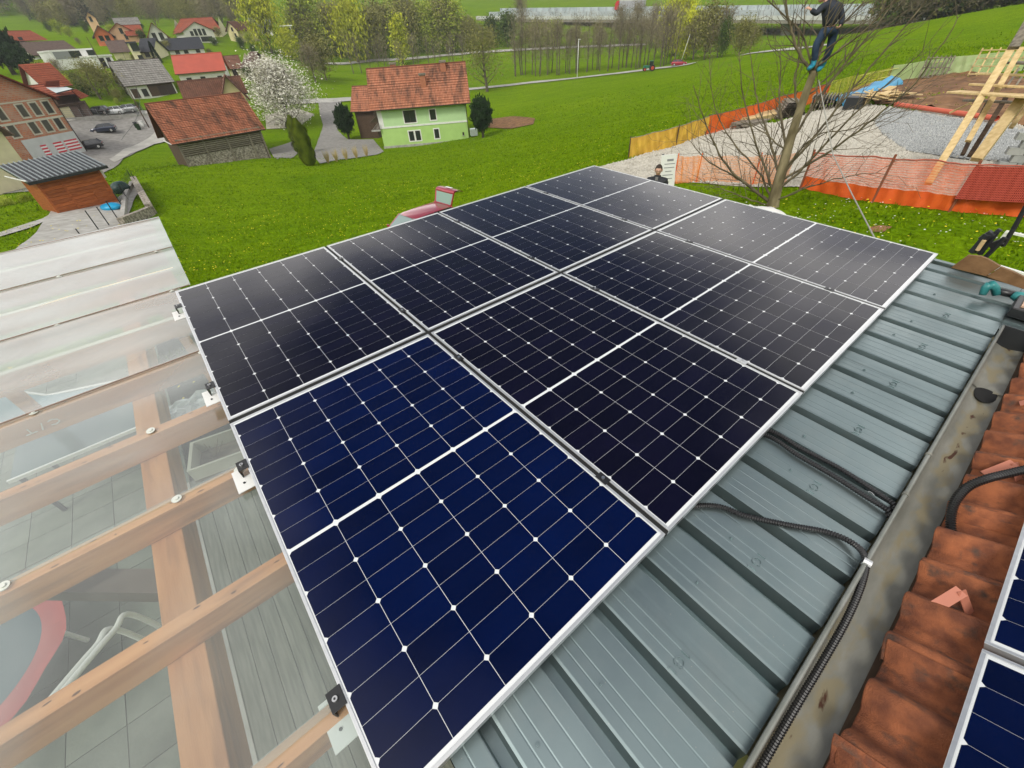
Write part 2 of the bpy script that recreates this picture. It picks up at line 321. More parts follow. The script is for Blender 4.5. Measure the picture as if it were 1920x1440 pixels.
def tile_mat(name, a, b, stain, tw=.24, thh=.34, stain_amt=.5):
    """far clay roof: uv in metres, columns of tiles; real courses are in the geometry"""
    m = mat(name, a, None, rough=.85, spec=.2); N, K, p = nodes(m)
    uv = N.new('ShaderNodeUVMap'); br = N.new('ShaderNodeTexBrick'); br.offset = 0; br.inputs['Scale'].default_value = 1
    br.inputs['Brick Width'].default_value = tw; br.inputs['Row Height'].default_value = thh; br.inputs['Mortar Size'].default_value = .03; br.inputs['Mortar Smooth'].default_value = .5
    br.inputs['Color1'].default_value = (*a, 1); br.inputs['Color2'].default_value = (*b, 1); br.inputs['Mortar'].default_value = (a[0] * .45, a[1] * .4, a[2] * .4, 1)
    K.new(uv.outputs[0], br.inputs[0])
    n = N.new('ShaderNodeTexNoise'); n.inputs['Scale'].default_value = .5; n.inputs['Detail'].default_value = 8; n.inputs['Roughness'].default_value = .7
    q = N.new('ShaderNodeMapping'); q.inputs['Scale'].default_value = (1.6, .5, 1); K.new(uv.outputs[0], q.inputs[0]); K.new(q.outputs[0], n.inputs[0])
    r = N.new('ShaderNodeMapRange'); r.inputs['From Min'].default_value = .46; r.inputs['From Max'].default_value = .62; r.inputs['To Max'].default_value = stain_amt; K.new(n.outputs['Fac'], r.inputs[0])
    mi = N.new('ShaderNodeMix'); mi.data_type = 'RGBA'; K.new(r.outputs[0], mi.inputs[0]); K.new(br.outputs[0], mi.inputs[6]); mi.inputs[7].default_value = (*stain, 1)
    K.new(mi.outputs[2], p.inputs['Base Color'])
    bp = N.new('ShaderNodeBump'); bp.inputs['Strength'].default_value = .6; bp.inputs['Distance'].default_value = .04; K.new(br.outputs['Fac'], bp.inputs['Height']); bp.invert = True; K.new(bp.outputs[0], p.inputs['Normal'])
    return m
M_tile_g = tile_mat('clay_tiles_green_house', (.40, .155, .085), (.50, .215, .125), (.085, .050, .036), .25, .5, .85)
M_tile_b = tile_mat('clay_tiles_barn', (.38, .145, .080), (.50, .205, .12), (.075, .048, .035), .3, .3, .85)
M_tile_r = tile_mat('clay_tiles_village', (.34, .085, .045), (.42, .12, .06), (.14, .06, .04), .3, .34, .4)
M_tile_br = tile_mat('brown_tiles', (.20, .10, .065), (.27, .13, .085), (.09, .055, .04), .3, .34, .6)
M_redmetal = mat('red_sheet_roof', (.42, .085, .05), (.37, .075, .045), .6, .5)
M_greytile = tile_mat('grey_fibre_tiles', (.23, .22, .20), (.33, .32, .29), (.13, .12, .11), .55, .42, .5)
def brick_mat():
    m = mat('brick', (.4, .16, .08), None, rough=.9); N, K, p = nodes(m)
    uv = N.new('ShaderNodeUVMap'); br = N.new('ShaderNodeTexBrick'); br.inputs['Scale'].default_value = 1; br.inputs['Brick Width'].default_value = .5; br.inputs['Row Height'].default_value = .26; br.inputs['Mortar Size'].default_value = .03
    br.inputs['Color1'].default_value = (.46, .17, .08, 1); br.inputs['Color2'].default_value = (.36, .12, .06, 1); br.inputs['Mortar'].default_value = (.34, .24, .18, 1); K.new(uv.outputs[0], br.inputs[0])
    n = N.new('ShaderNodeTexNoise'); n.inputs['Scale'].default_value = .6; n.inputs['Detail'].default_value = 6; K.new(uv.outputs[0], n.inputs[0])
    r = N.new('ShaderNodeMapRange'); r.inputs['From Min'].default_value = .5; r.inputs['From Max'].default_value = .7; r.inputs['To Max'].default_value = .5; K.new(n.outputs['Fac'], r.inputs[0])
    mi = N.new('ShaderNodeMix'); mi.data_type = 'RGBA'; K.new(r.outputs[0], mi.inputs[0]); K.new(br.outputs[0], mi.inputs[6]); mi.inputs[7].default_value = (.42, .33, .26, 1); K.new(mi.outputs[2], p.inputs['Base Color'])
    return m
M_brick = brick_mat()
def car_mat(n, c, met=.3): return mat(n, c, None, rough=.35, metal=met, coat=1, spec=.5)

# ------------------------------------------------------------------ ground
rs = np.concatenate([np.linspace(0, 12, 13), np.linspace(12, 60, 72)[1:], np.geomspace(60, 260, 110)[1:], np.geomspace(260, 1600, 40)[1:]])
azs = np.radians(np.concatenate([np.arange(-66, 66.1, .75), np.arange(72, 294, 6)]))
na = len(azs)
Rg, Ag = np.meshgrid(rs, azs, indexing='ij'); GX = Rg * np.sin(Ag); GY = Rg * np.cos(Ag)
GZ = hts(np.stack([GX.ravel(), GY.ravel()], 1)).reshape(GX.shape)
fr = np.array([[mnoise.noise(Vector((GX[i, j] * .18, GY[i, j] * .18, 3))) * .10 + mnoise.noise(Vector((GX[i, j] * .7, GY[i, j] * .7, 8))) * .035 for j in range(na)] for i in range(len(rs))])
GZ = GZ + fr * np.clip((Rg - 9) / 6, 0, 1)
V = np.stack([GX, GY, GZ], -1).reshape(-1, 3)
F = []
for i in range(len(rs) - 1):
    for j in range(na):
        k = (j + 1) % na; F.append((i * na + j, i * na + k, (i + 1) * na + k, (i + 1) * na + j))
me = bpy.data.meshes.new('ground'); me.from_pydata(V.tolist(), [], F); me.materials.append(M_ground)
me.polygons.foreach_set('use_smooth', [True] * len(F)); me.update()
ground = bpy.data.objects.new('ground', me); C.objects.link(ground); tag(ground, kind='structure')
from mathutils.bvhtree import BVHTree
bvh = BVHTree.FromObject(ground, bpy.context.evaluated_depsgraph_get())
def hm(x, y):
    h = bvh.ray_cast(Vector((x, y, 600)), Vector((0, 0, -1)))
    return h[0].z if h[0] is not None else ht(x, y)
def gr(u, v):
    d = Vector(wray(u, v)); h = bvh.ray_cast(Vector((0, 0, CAMZ)), d)
    return h[0] if h[0] is not None else gp(u, v)
def drape(name, pts, m, off=.03, step=1.0, kind='structure', parent=None, rough=0):
    """a sheet laid over the ground inside the outline pts (world xy)"""
    me = bpy.data.meshes.new(name); bm = bmesh.new()
    xs = [p[0] for p in pts]; ys = [p[1] for p in pts]
    vs_ = [bm.verts.new((p[0], p[1], 0)) for p in pts]; f = bm.faces.new(vs_)
    def cut(lo, hi, ax):
        t = math.floor(lo / step) * step + step
        while t < hi:
            no = (1, 0, 0) if ax == 0 else (0, 1, 0); co = (t, 0, 0) if ax == 0 else (0, t, 0)
            bmesh.ops.bisect_plane(bm, geom=bm.verts[:] + bm.edges[:] + bm.faces[:], plane_co=co, plane_no=no); t += step
    cut(min(xs), max(xs), 0); cut(min(ys), max(ys), 1)
    for v in bm.verts:
        d = math.hypot(v.co.x, v.co.y); z = hm(v.co.x, v.co.y) + off + d * .0006
        if rough: z += rough * (mnoise.noise(Vector((v.co.x * .9, v.co.y * .9, 1))) * .6 + mnoise.noise(Vector((v.co.x * 3, v.co.y * 3, 1))) * .4)
        v.co.z = z
    bmesh.ops.recalc_face_normals(bm, faces=bm.faces[:])
    for f in bm.faces:
        f.smooth = True
        if f.normal.z < 0: f.normal_flip()
    bm.to_mesh(me); bm.free(); me.materials.append(m)
    o = bpy.data.objects.new(name, me); C.objects.link(o)
    if kind: tag(o, kind=kind)
    if parent: o.parent = parent
    return o
def pixpoly(l): return [tuple(gr(u, v)[:2]) for u, v in l]
def ribbon(name, line, wid, m, off=.04, step=2.0, kind='structure', shift=0):
    """a road or path of even width along a world xy polyline"""
    P = [Vector((p[0], p[1])) for p in line]; Q = []
    for a, b in zip(P[:-1], P[1:]):
        n = max(1, int((b - a).length / step)); Q += [a.lerp(b, i / n) for i in range(n)]
    Q.append(P[-1]); mb = MB(); rows = []
    for i, q in enumerate(Q):
        d = (Q[min(i + 1, len(Q) - 1)] - Q[max(0, i - 1)]).normalized(); nn = Vector((-d.y, d.x)); row = []
        for k in range(5):
            e = q + nn * (shift + wid * (k / 4 - .5)); row.append((e.x, e.y, hm(e.x, e.y) + off + e.length * .0006))
        rows.append(row)
    mb.grid(rows); o = mb.build(name, m, smooth=True); tag(o, kind=kind); return o

# farm lane along the foot of the meadow, with its far branch and the second lane behind
lane = [gr(u, v)[:2] for u, v in ((520, 192), (600, 190), (650, 187), (760, 178), (880, 168), (930, 163), (1000, 155), (1080, 147), (1160, 138), (1230, 129), (1300, 120))]
ribbon('farm_lane', lane, 4.2, M_road, .08)
lane2 = [gr(u, v)[:2] for u, v in ((600, 119), (700, 114), (830, 105), (960, 95), (1080, 89), (1210, 84))]
ribbon('second_lane', lane2, 4.5, M_road, .12)
ribbon('field_path', [gr(u, v)[:2] for u, v in ((1395, 103), (1440, 97), (1500, 92), (1560, 84))], 3, M_road, .08)
drape('driveway', pixpoly([(597, 190), (640, 192), (633, 215), (633, 245), (652, 262), (700, 262), (720, 285), (706, 291), (640, 300), (600, 308), (583, 292), (596, 265), (606, 235), (600, 215)]), M_asphalt, .05, 1.5)
drape('gravel_patch', pixpoly([(497, 217), (560, 205), (590, 215), (560, 240), (500, 243)]), M_gravel, .05, 2)
drape('barn_forecourt', pixpoly([(520, 300), (505, 280), (560, 262), (575, 275), (562, 285)]), M_asphalt, .05, 2)
drape('parking_lot', pixpoly([(118, 222), (200, 214), (312, 205), (312, 260), (283, 265), (232, 298), (180, 330), (120, 345), (60, 360), (0, 365), (0, 330), (95, 290)]), M_asphalt, .05, 2)
drape('pavement', pixpoly([(345, 236), (300, 240), (283, 258), (232, 282), (206, 300), (216, 306), (245, 290), (290, 272), (330, 262)]), M_road, .11, 1.5)
drape('pavement', pixpoly([(110, 224), (190, 215), (300, 209), (300, 214), (190, 221), (112, 231)]), M_road, .12, 2)
drape('soil_bed', pixpoly([(905, 226), (960, 219), (1003, 223), (1000, 234), (960, 242), (915, 240)]), M_soil, .06, 1.2, rough=.05)
drape('slab_path', pixpoly([(97, 397), (212, 380), (252, 352), (262, 362), (235, 420), (200, 470), (60, 470), (20, 480)]), M_concrete, .05, 1)
drape('slab_path', pixpoly([(100, 400), (80, 412), (0, 438), (0, 446), (60, 428), (95, 412)]), M_concrete, .055, 1)
# building site: crushed stone pad, dug soil, blue gravel
pad = pixpoly([(1110, 318), (1180, 300), (1260, 272), (1340, 247), (1400, 236), (1450, 232), (1545, 205), (1600, 195), (1690, 205), (1930, 240), (1990, 300), (1930, 375), (1800, 372), (1640, 366), (1515, 352), (1420, 352), (1350, 348), (1262, 343), (1240, 372), (1160, 350)])
drape('gravel_pad', pad, M_gravel, .02, .7, rough=.05)
drape('blue_gravel', pixpoly([(1660, 205), (1700, 212), (1760, 222), (1830, 232), (1930, 250), (1940, 310), (1800, 300), (1700, 285), (1665, 262), (1640, 235)]), M_gravel2, .045, .6, rough=.05)
drape('dug_soil', pixpoly([(1590, 172), (1625, 160), (1690, 150), (1760, 142), (1840, 139), (1930, 150), (1930, 240), (1800, 220), (1690, 200), (1640, 196)]), M_soil, .09, .7, rough=.30)
drape('soil_patch', pixpoly([(1628, 428), (1650, 424), (1672, 427), (1655, 437), (1635, 437)]), M_soil, .02, .3)

# loose stones on the pad and the blue gravel
def stones(name, label, poly, n, r0, r1, m, h0):
    xs = [p[0] for p in poly]; ys = [p[1] for p in poly]; Q = np.stack([rng.uniform(min(xs), max(xs), n), rng.uniform(min(ys), max(ys), n)], 1); Q = Q[inpoly(Q, np.array(poly))]; mb = MB()
    for x, y in Q:
        s = random.uniform(r0, r1) * (.6 + math.hypot(x, y) / 40); z = hm(x, y) + h0; a = random.uniform(0, 6.3); k = len(mb.v); c, d = math.cos(a) * s, math.sin(a) * s
        mb.v += [(x + c, y + d, z), (x - d * .8, y + c * .8, z), (x - c, y - d, z), (x + d * .7, y - c * .7, z), (x + s * random.uniform(-.3, .3), y + s * random.uniform(-.3, .3), z + s * random.uniform(.5, 1.0))]; mb.f += [(k, k + 1, k + 4), (k + 1, k + 2, k + 4), (k + 2, k + 3, k + 4), (k + 3, k, k + 4)]
    tag(mb.build(name, m), kind='stuff')
def inpoly(P, poly):
    x, y = P[:, 0], P[:, 1]; ins = np.zeros(len(P), bool); j = len(poly) - 1
    for i in range(len(poly)):
        xi, yi = poly[i]; xj, yj = poly[j]
        c = ((yi > y) != (yj > y)) & (x < (xj - xi) * (y - yi) / (yj - yi + 1e-12) + xi); ins ^= c; j = i
    return ins
rng = np.random.default_rng(5)
stones('loose_stones', '', pad, 26000, .02, .07, mat('pale_stones', (.34, .32, .27), (.58, .55, .48), 30, .95, detail=2), .03)
stones('blue_stones', '', pixpoly([(1660, 205), (1700, 212), (1760, 222), (1830, 232), (1930, 250), (1940, 310), (1800, 300), (1700, 285), (1665, 262), (1640, 235)]), 14000, .03, .09, mat('blue_stones', (.18, .19, .19), (.46, .47, .46), 30, .95, detail=2), .06)
# meadow grass and flowers, one object each
rng = np.random.default_rng(5)
def scatter(n, amin, amax, dmin, dmax, pw=1.0):
    a = np.radians(rng.uniform(amin, amax, n)); d = dmin + (dmax - dmin) * rng.random(n) ** pw
    return np.stack([d * np.sin(a), d * np.cos(a)], 1)
padw = np.array(pad)
def inpoly(P, poly):
    x, y = P[:, 0], P[:, 1]; ins = np.zeros(len(P), bool); j = len(poly) - 1
    for i in range(len(poly)):
        xi, yi = poly[i]; xj, yj = poly[j]
        c = ((yi > y) != (yj > y)) & (x < (xj - xi) * (y - yi) / (yj - yi + 1e-12) + xi); ins ^= c; j = i
    return ins
house_fp = [roofw(-2.6, -3.3, 3)[:2], roofw(5.0, -3.3, 3)[:2], roofw(5.0, 5, 3)[:2], roofw(-2.6, 5, 3)[:2]]
P = scatter(430000, -62, 62, 6, 110, 1.0); P = P[rng.random(len(P)) < np.clip(1.25 - np.hypot(P[:, 0], P[:, 1]) / 88, 0, 1)]
P = P[~inpoly(P, padw)]; P = P[~inpoly(P, np.array(house_fp))]
slabp = pixpoly([(97, 397), (212, 380), (252, 352), (262, 362), (235, 420), (200, 470), (60, 470), (20, 480)]); P = P[~inpoly(P, np.array(slabp))]
clump = np.array([mnoise.noise(Vector((x * .45, y * .45, 0))) + .6 * mnoise.noise(Vector((x * 1.7, y * 1.7, 4))) for x, y in P])
P = P[clump > rng.uniform(-.75, .35, len(P))]
Zp = hts(P); dd = np.hypot(P[:, 0], P[:, 1])
Zp += np.array([(mnoise.noise(Vector((x * .18, y * .18, 3))) * .10 + mnoise.noise(Vector((x * .7, y * .7, 8))) * .035) for x, y in P]) * np.clip((dd - 9) / 6, 0, 1) - .02
def blades(name, P, Z, w0, w1, h0, h1, m, lean=.5):
    n = len(P); a = rng.uniform(0, 2 * PI, n); sc = .7 + dd_(P) / 30
    wv = rng.uniform(w0, w1, n) * sc; hv = rng.uniform(h0, h1, n) * (.75 + .25 * sc); b = rng.uniform(0, 2 * PI, n); ln = rng.uniform(0, lean, n) * hv
    v = np.zeros((n, 3, 3)); base = np.stack([P[:, 0], P[:, 1], Z], 1)
    dx = np.stack([np.cos(a), np.sin(a), 0 * a], 1) * wv[:, None]
    v[:, 0] = base - dx; v[:, 1] = base + dx; v[:, 2] = base + np.stack([np.cos(b) * ln, np.sin(b) * ln, hv], 1)
    me = bpy.data.meshes.new(name); me.vertices.add(n * 3); me.vertices.foreach_set('co', v.ravel()); me.loops.add(n * 3); me.loops.foreach_set('vertex_index', np.arange(n * 3))
    me.polygons.add(n); me.polygons.foreach_set('loop_start', np.arange(n) * 3); me.update(calc_edges=True); me.materials.append(m)
    o = bpy.data.objects.new(name, me); C.objects.link(o); return o
def dd_(P): return np.hypot(P[:, 0], P[:, 1])
tag(blades('meadow_grass', P, Zp, .012, .03, .05, .13, M_grassblade, .9), kind='stuff')
def flowers(name, n, dmax, size, m, am=-62, ax=62, thr=-.05, dmin=6):
    Q = scatter(n, am, ax, dmin, dmax, .9); Q = Q[~inpoly(Q, padw)]; Q = Q[~inpoly(Q, np.array(house_fp))]
    cl = np.array([mnoise.noise(Vector((x * .25, y * .25, 7))) + .5 * mnoise.noise(Vector((x * 1.1, y * 1.1, 2))) for x, y in Q]); Q = Q[cl > thr]
    mb = MB()
    for x, y in Q:
        z = hm(x, y) + random.uniform(.08, .13); s = size * random.uniform(.7, 1.2) * (.8 + math.hypot(x, y) / 60); t = random.uniform(-.4, .4)
        mb.v += [(x - s, y, z - s * t), (x, y - s, z), (x + s, y, z + s * t), (x, y + s, z)]; k = len(mb.v) - 4; mb.f.append((k, k + 1, k + 2, k + 3))
    tag(mb.build(name, m), kind='stuff')
flowers('dandelion_flowers', 5200, 46, .028, M_dandelion, thr=.02)
flowers('daisy_flowers', 700, 17, .02, M_daisy, 20, 62, thr=.1)

# ------------------------------------------------------------------ carport roof of ribbed sheet
def metal_paint():
    m = mat('grey_green_sheet', (.215, .275, .28), (.265, .33, .335), 1.6, .42, .04, 5, metal=.85, spec=.5)
    N, K, p = nodes(m); t = N.new('ShaderNodeTexCoord'); n = N.new('ShaderNodeTexNoise'); n.inputs['Scale'].default_value = 5; n.inputs['Detail'].default_value = 10; K.new(t.outputs['Object'], n.inputs[0])
    r = N.new('ShaderNodeMapRange'); r.inputs['From Min'].default_value = .3; r.inputs['From Max'].default_value = .75; r.inputs['To Min'].default_value = .30; r.inputs['To Max'].default_value = .46; K.new(n.outputs['Fac'], r.inputs[0]); K.new(r.outputs[0], p.inputs['Roughness'])
    # specks of dust and dried splashes
    v = N.new('ShaderNodeTexVoronoi'); v.inputs['Scale'].default_value = 34; K.new(t.outputs['Object'], v.inputs[0])
    s = N.new('ShaderNodeMapRange'); s.inputs['From Min'].default_value = .035; s.inputs['From Max'].default_value = .075; s.inputs['To Min'].default_value = 1; s.inputs['To Max'].default_value = 0; K.new(v.outputs['Distance'], s.inputs[0])
    n2_ = N.new('ShaderNodeTexNoise'); n2_.inputs['Scale'].default_value = 3; K.new(t.outputs['Object'], n2_.inputs[0]); g_ = N.new('ShaderNodeMath'); g_.operation = 'GREATER_THAN'; g_.inputs[1].default_value = .52; K.new(n2_.outputs['Fac'], g_.inputs[0])
    mu = N.new('ShaderNodeMath'); mu.operation = 'MULTIPLY'; K.new(s.outputs[0], mu.inputs[0]); K.new(g_.outputs[0], mu.inputs[1])
    n4 = N.new('ShaderNodeTexNoise'); n4.inputs['Scale'].default_value = 2.2; n4.inputs['Detail'].default_value = 9; n4.inputs['Roughness'].default_value = .75; K.new(t.outputs['Object'], n4.inputs[0]); r4 = N.new('ShaderNodeMapRange'); r4.inputs['From Min'].default_value = .5; r4.inputs['From Max'].default_value = .75; r4.inputs['To Max'].default_value = .30; K.new(n4.outputs['Fac'], r4.inputs[0])
    mxx = N.new('ShaderNodeMath'); mxx.operation = 'MAXIMUM'; K.new(mu.outputs[0], mxx.inputs[0]); K.new(r4.outputs[0], mxx.inputs[1])
    old = p.inputs['Base Color'].links[0].from_socket; mi = N.new('ShaderNodeMix'); mi.data_type = 'RGBA'; K.new(mxx.outputs[0], mi.inputs[0]); K.new(old, mi.inputs[6]); mi.inputs[7].default_value = (.36, .38, .35, 1); K.new(mi.outputs[2], p.inputs['Base Color'])
    return m
M_sheet = metal_paint()
carport = rthing('carport', 'low carport under the ribbed grey-green sheet metal roof that carries the big solar array', 'carport', 0, 0, 0)
PAN, TOP = .158, .100
def profile(x0, n):
    """roof profile points (x, h) for n narrow channels at 0.25 m from x0"""
    pts = []
    for i in range(n):
        c = x0 + .25 * i
        pts += [(c - .125, TOP), (c - .088, TOP), (c - .084, TOP + .0008), (c - .080, TOP), (c - .034, TOP), (c - .030, TOP + .002), (c - .024, PAN), (c + .012, PAN), (c + .022, TOP + .002), (c + .031, TOP), (c + .062, TOP), (c + .066, TOP + .0008), (c + .070, TOP), (c + .100, TOP), (c + .104, TOP + .0008), (c + .108, TOP)]
    pts.append((x0 + .25 * n - .125, TOP)); return pts
k0 = 0
for s0 in range(5):                                    # five sheets of four ribs, each lapped over the one before
    x0 = .04 + s0 * 1.0 if s0 else .29
    n = (3, 4, 4, 4, 3)[s0]
    pr = profile(x0 + .0, n)
    if s0 < 4: pr += [(x0 + n * .25 - .088, TOP - .0015), (x0 + n * .25 - .070, TOP - .0015)]
    mb = MB(); ye = 3.992
    mb.grid([[L(x, y, h - (0.001 if s0 % 2 else 0)) for x, h in pr] for y in (.02, .8, 2.0, 3.2, ye)] + [[L(x, ye, h + .012) for x, h in pr]])
    o = mb.build('roof_sheet', M_sheet, carport)
# sheet that runs on past the gutter end
mb = MB(); pr = profile(4.04, 3); mb.grid([[L(x, y, h - .001) for x, h in pr] for y in (3.994, 4.6, 5.6)]); mb.build('roof_sheet', M_sheet, carport)
mb = MB(); mb.hexa([L(4.70, .02, .21), L(4.74, .02, .21), L(4.74, 5.6, .21), L(4.70, 5.6, .21), L(4.70, .02, .085), L(4.74, .02, .085), L(4.74, 5.6, .085), L(4.70, 5.6, .085)]); mb.build('edge_trim', M_sheet, carport)
mb = MB(); mb.bar(L(.3, .05, .24), L(4.7, .05, .24), .04, .1); mb.build('fascia', M_dark, carport)
mb = MB(); mb.hexa([L(.85, .1, 3.0), L(4.6, .1, 3.0), L(4.6, 5.5, 3.0), L(.85, 5.5, 3.0), L(.85, .1, .2), L(4.6, .1, .2), L(4.6, 5.5, .2), L(.85, 5.5, .2)]); mb.build('wall', M_cream, carport)
# roofing screws with washers and pressed marks
mb = MB(); mb.tube([(0, 0, 0), (0, 0, .002)], .0075, 10); mb.tube([(0, 0, .002), (0, 0, .007)], .004, 6); scr = mb.mesh('screw', M_sheet)
for i in range(17):
    for yy in (3.62, 3.05):
        if (i * 7 + int(yy * 10)) % 3 != 0: inst('screw', scr, carport, L(.04 + .25 * i + .085, yy + random.uniform(-.03, .03), TOP - .001))
def mark():
    """the pressed mark between the ribs, I G I, as raised strokes"""
    mb = MB(); w_ = .0035
    def st(a, b): mb.bar((a[0], a[1], .001), (b[0], b[1], .001), w_, .004)
    st((-.030, -.012), (-.030, .012)); st((.030, -.012), (.030, .012)); st((-.037, .012), (-.030, .012)); st((.030, -.012), (.037, -.012))
    pts = [(.014 * math.cos(a), .013 * math.sin(a)) for a in [math.radians(q) for q in range(40, 331, 29)]]
    for a, b in zip(pts[:-1], pts[1:]): st(a, b)
    st(pts[-1], (.013, .001)); st((.013, .001), (.003, .001)); return mb.mesh('pressed_mark', M_sheet)
mk = mark()
for i in range(7): inst('pressed_mark', mk, carport, L(.86 + .5 * i, 3.745, TOP - .001), (0, 0, PI), 1.15)

# ------------------------------------------------------------------ solar panels
def cell_mat(name, ca, cb):
    m = mat(name, ca, cb, 3, .6, 0, coat=1, coatr=.035, spec=.0, rnd=.22)
    N, K, p = nodes(m); p.inputs['Coat IOR'].default_value = 1.36; t = N.new('ShaderNodeTexCoord'); g = N.new('ShaderNodeNewGeometry')
    n = N.new('ShaderNodeTexNoise'); n.inputs['Scale'].default_value = 3.0; n.inputs['Detail'].default_value = 8; n.inputs['Roughness'].default_value = .7; n.inputs['Distortion'].default_value = 2.5; K.new(g.outputs['Position'], n.inputs[0])
    r = N.new('ShaderNodeMapRange'); r.inputs['From Min'].default_value = .5; r.inputs['From Max'].default_value = .8; r.inputs['To Min'].default_value = .05; r.inputs['To Max'].default_value = .11; K.new(n.outputs['Fac'], r.inputs[0]); K.new(r.outputs[0], p.inputs['Coat Roughness'])
    # a thin film of dust and wipe marks on the glass
    n2 = N.new('ShaderNodeTexNoise'); n2.inputs['Scale'].default_value = 2.2; n2.inputs['Detail'].default_value = 10; n2.inputs['Roughness'].default_value = .8; n2.inputs['Distortion'].default_value = 3.5
    K.new(g.outputs['Position'], n2.inputs[0]); r2 = N.new('ShaderNodeMapRange'); r2.inputs['From Min'].default_value = .66; r2.inputs['From Max'].default_value = .9; r2.inputs['To Max'].default_value = .07; K.new(n2.outputs['Fac'], r2.inputs[0])
    old = p.inputs['Base Color'].links[0].from_socket; mi = N.new('ShaderNodeMix'); mi.data_type = 'RGBA'; K.new(r2.outputs[0], mi.inputs[0]); K.new(old, mi.inputs[6]); mi.inputs[7].default_value = (.10, .17, .22, 1); K.new(mi.outputs[2], p.inputs['Base Color'])
    bt = N.new('ShaderNodeTexNoise'); bt.inputs['Scale'].default_value = 1.6; K.new(g.outputs['Position'], bt.inputs[0]); b = N.new('ShaderNodeBump'); b.inputs['Strength'].default_value = .03; b.inputs['Distance'].default_value = .05; K.new(bt.outputs['Fac'], b.inputs['Height']); K.new(b.outputs[0], p.inputs['Coat Normal'])
    return m
M_cell = cell_mat('solar_cell_blue', (.0003, .0029, .025), (.0004, .0040, .034)); M_celld = cell_mat('solar_cell_dark', (.0022, .0021, .0090), (.0030, .0026, .0120))   # two batches of cells, one deep blue, one purple-black
M_back = mat('white_backsheet', (.70, .72, .72), None, rough=.5, coat=1, coatr=.05)
W_, H_ = 1.134, 1.722
CP_, RP_ = .184, .1845                                  # cell pitches; two half cells per RP_
def half_cell(side, mc):                                    # chamfers on one long side
    mb = MB(); w_, h_, c = .1822, .0912, .0095
    if side: poly = [(-w_ / 2, -h_ / 2), (w_ / 2, -h_ / 2), (w_ / 2, h_ / 2 - c), (w_ / 2 - c, h_ / 2), (-w_ / 2 + c, h_ / 2), (-w_ / 2, h_ / 2 - c)]
    else: poly = [(-w_ / 2 + c, -h_ / 2), (w_ / 2 - c, -h_ / 2), (w_ / 2, -h_ / 2 + c), (w_ / 2, h_ / 2), (-w_ / 2, h_ / 2), (-w_ / 2, -h_ / 2 + c)]
    mb.prism(poly, 0, .0004); return mb.mesh('cell', mc)
CELLS = {k: (half_cell(True, m_), half_cell(False, m_)) for k, m_ in (('blue', M_cell), ('dark', M_celld))}
def panel(label, M, cat='solar panel', group=None, batch='blue'):
    """local frame: x right, y up the picture (negative roof y), z up; origin at the corner, glass at z=0"""
    t = thing('solar_panel', label, cat, group=group, M=M)
    mb = MB(); f = .011; lip = .0015
    mb.bx(0, W_, -f, 0, -.035, lip); mb.bx(0, W_, -H_, -H_ + f, -.035, lip); mb.bx(0, f, -H_ + f, -f, -.035, lip - .0002); mb.bx(W_ - f, W_, -H_ + f, -f, -.035, lip - .0002)
    mb.build('frame', M_alu, t, bevel=.0012)
    mb = MB(); mb.bx(f, W_ - f, -H_ + f, -f, -.006, -.0012); mb.build('backsheet', M_back, t)
    cx = W_ / 2; cy = -H_ / 2
    for half in (-1, 1):
        for k in range(9):                              # half-cell rows counted from the middle line outwards
            y = cy + half * (.0075 + .0455 + k * RP_ / 2)
            # rows pair up across the thin cut; the chamfered side faces the wide joint
            ch_out = (k % 2 == 1)                       # outer side chamfered
            up = (half == 1) == ch_out
            if k % 2 == 0: up = (half == -1)
            for j in range(6): inst('cell', CELLS[batch][0 if up else 1], t, (cx + (j - 2.5) * CP_, y, -.0011))
    return t
lab = {(0, 0): 'solar panel at the far left corner of the big array, top edge along the meadow', (1, 0): 'solar panel in the far row, second from the left, nearest the red car',
       (2, 0): 'solar panel in the far row, third from left', (3, 0): 'solar panel in the far row at the corner nearest the man in black',
       (0, 1): 'nearest deep blue solar panel, at the bottom of the array beside the pergola', (1, 1): 'solar panel in the near row, second from the bottom, where the corrugated cable comes out',
       (2, 1): 'solar panel in the near row, third from the bottom', (3, 1): 'solar panel at the right end of the near row, reflecting the bare tree'}
for c in range(4):
    for r in range(2):
        M = RF @ Matrix.Translation(L(c * (W_ + .0207), r * (H_ + .0306), 0)); panel(lab[(c, r)], M, group='solar panels of the big array', batch='blue' if (c, r) == (0, 1) else 'dark')
# black strips that stand in for the shade in the panel joints
for l, x0, x1, y0, y1 in [('black strip standing in for shade in the joint between the first and second column of panels', W_, W_ + .0207, 0, 2 * H_ + .0306), ('black strip standing in for shade in the joint between the second and third column of panels', 2 * W_ + .0207, 2 * W_ + .0414, 0, 2 * H_ + .0306), ('black strip standing in for shade in the joint between the third and last column of panels', 3 * W_ + .0414, 3 * W_ + .0621, 0, 2 * H_ + .0306), ('black strip standing in for shade in the long joint between the two rows of panels', 0, 4 * W_ + .0621, H_, H_ + .0306)]:
    mb = MB(); zz = .0005 if 'long' in l else 0; mb.bx(x0 + .0003, x1 - .0003, -y1, -y0, -.0345, -.004 + zz); o = mb.build('joint_shade', M_rubber); o.matrix_world = RF; tag(o, l, 'shade strip', 'shade strips in the joints of the array')
# rails under the panels
rail = rthing('mounting_rails', 'pair of dark aluminium rails under the solar array', 'rails', 0, 0, 0)
for yy in (.36, 1.40, 2.07, 3.16):
    mb = MB(); mb.bx(.03, 4.6, -yy - .02, -yy + .02, -.085, -.037); mb.build('rail', M_dark, rail)

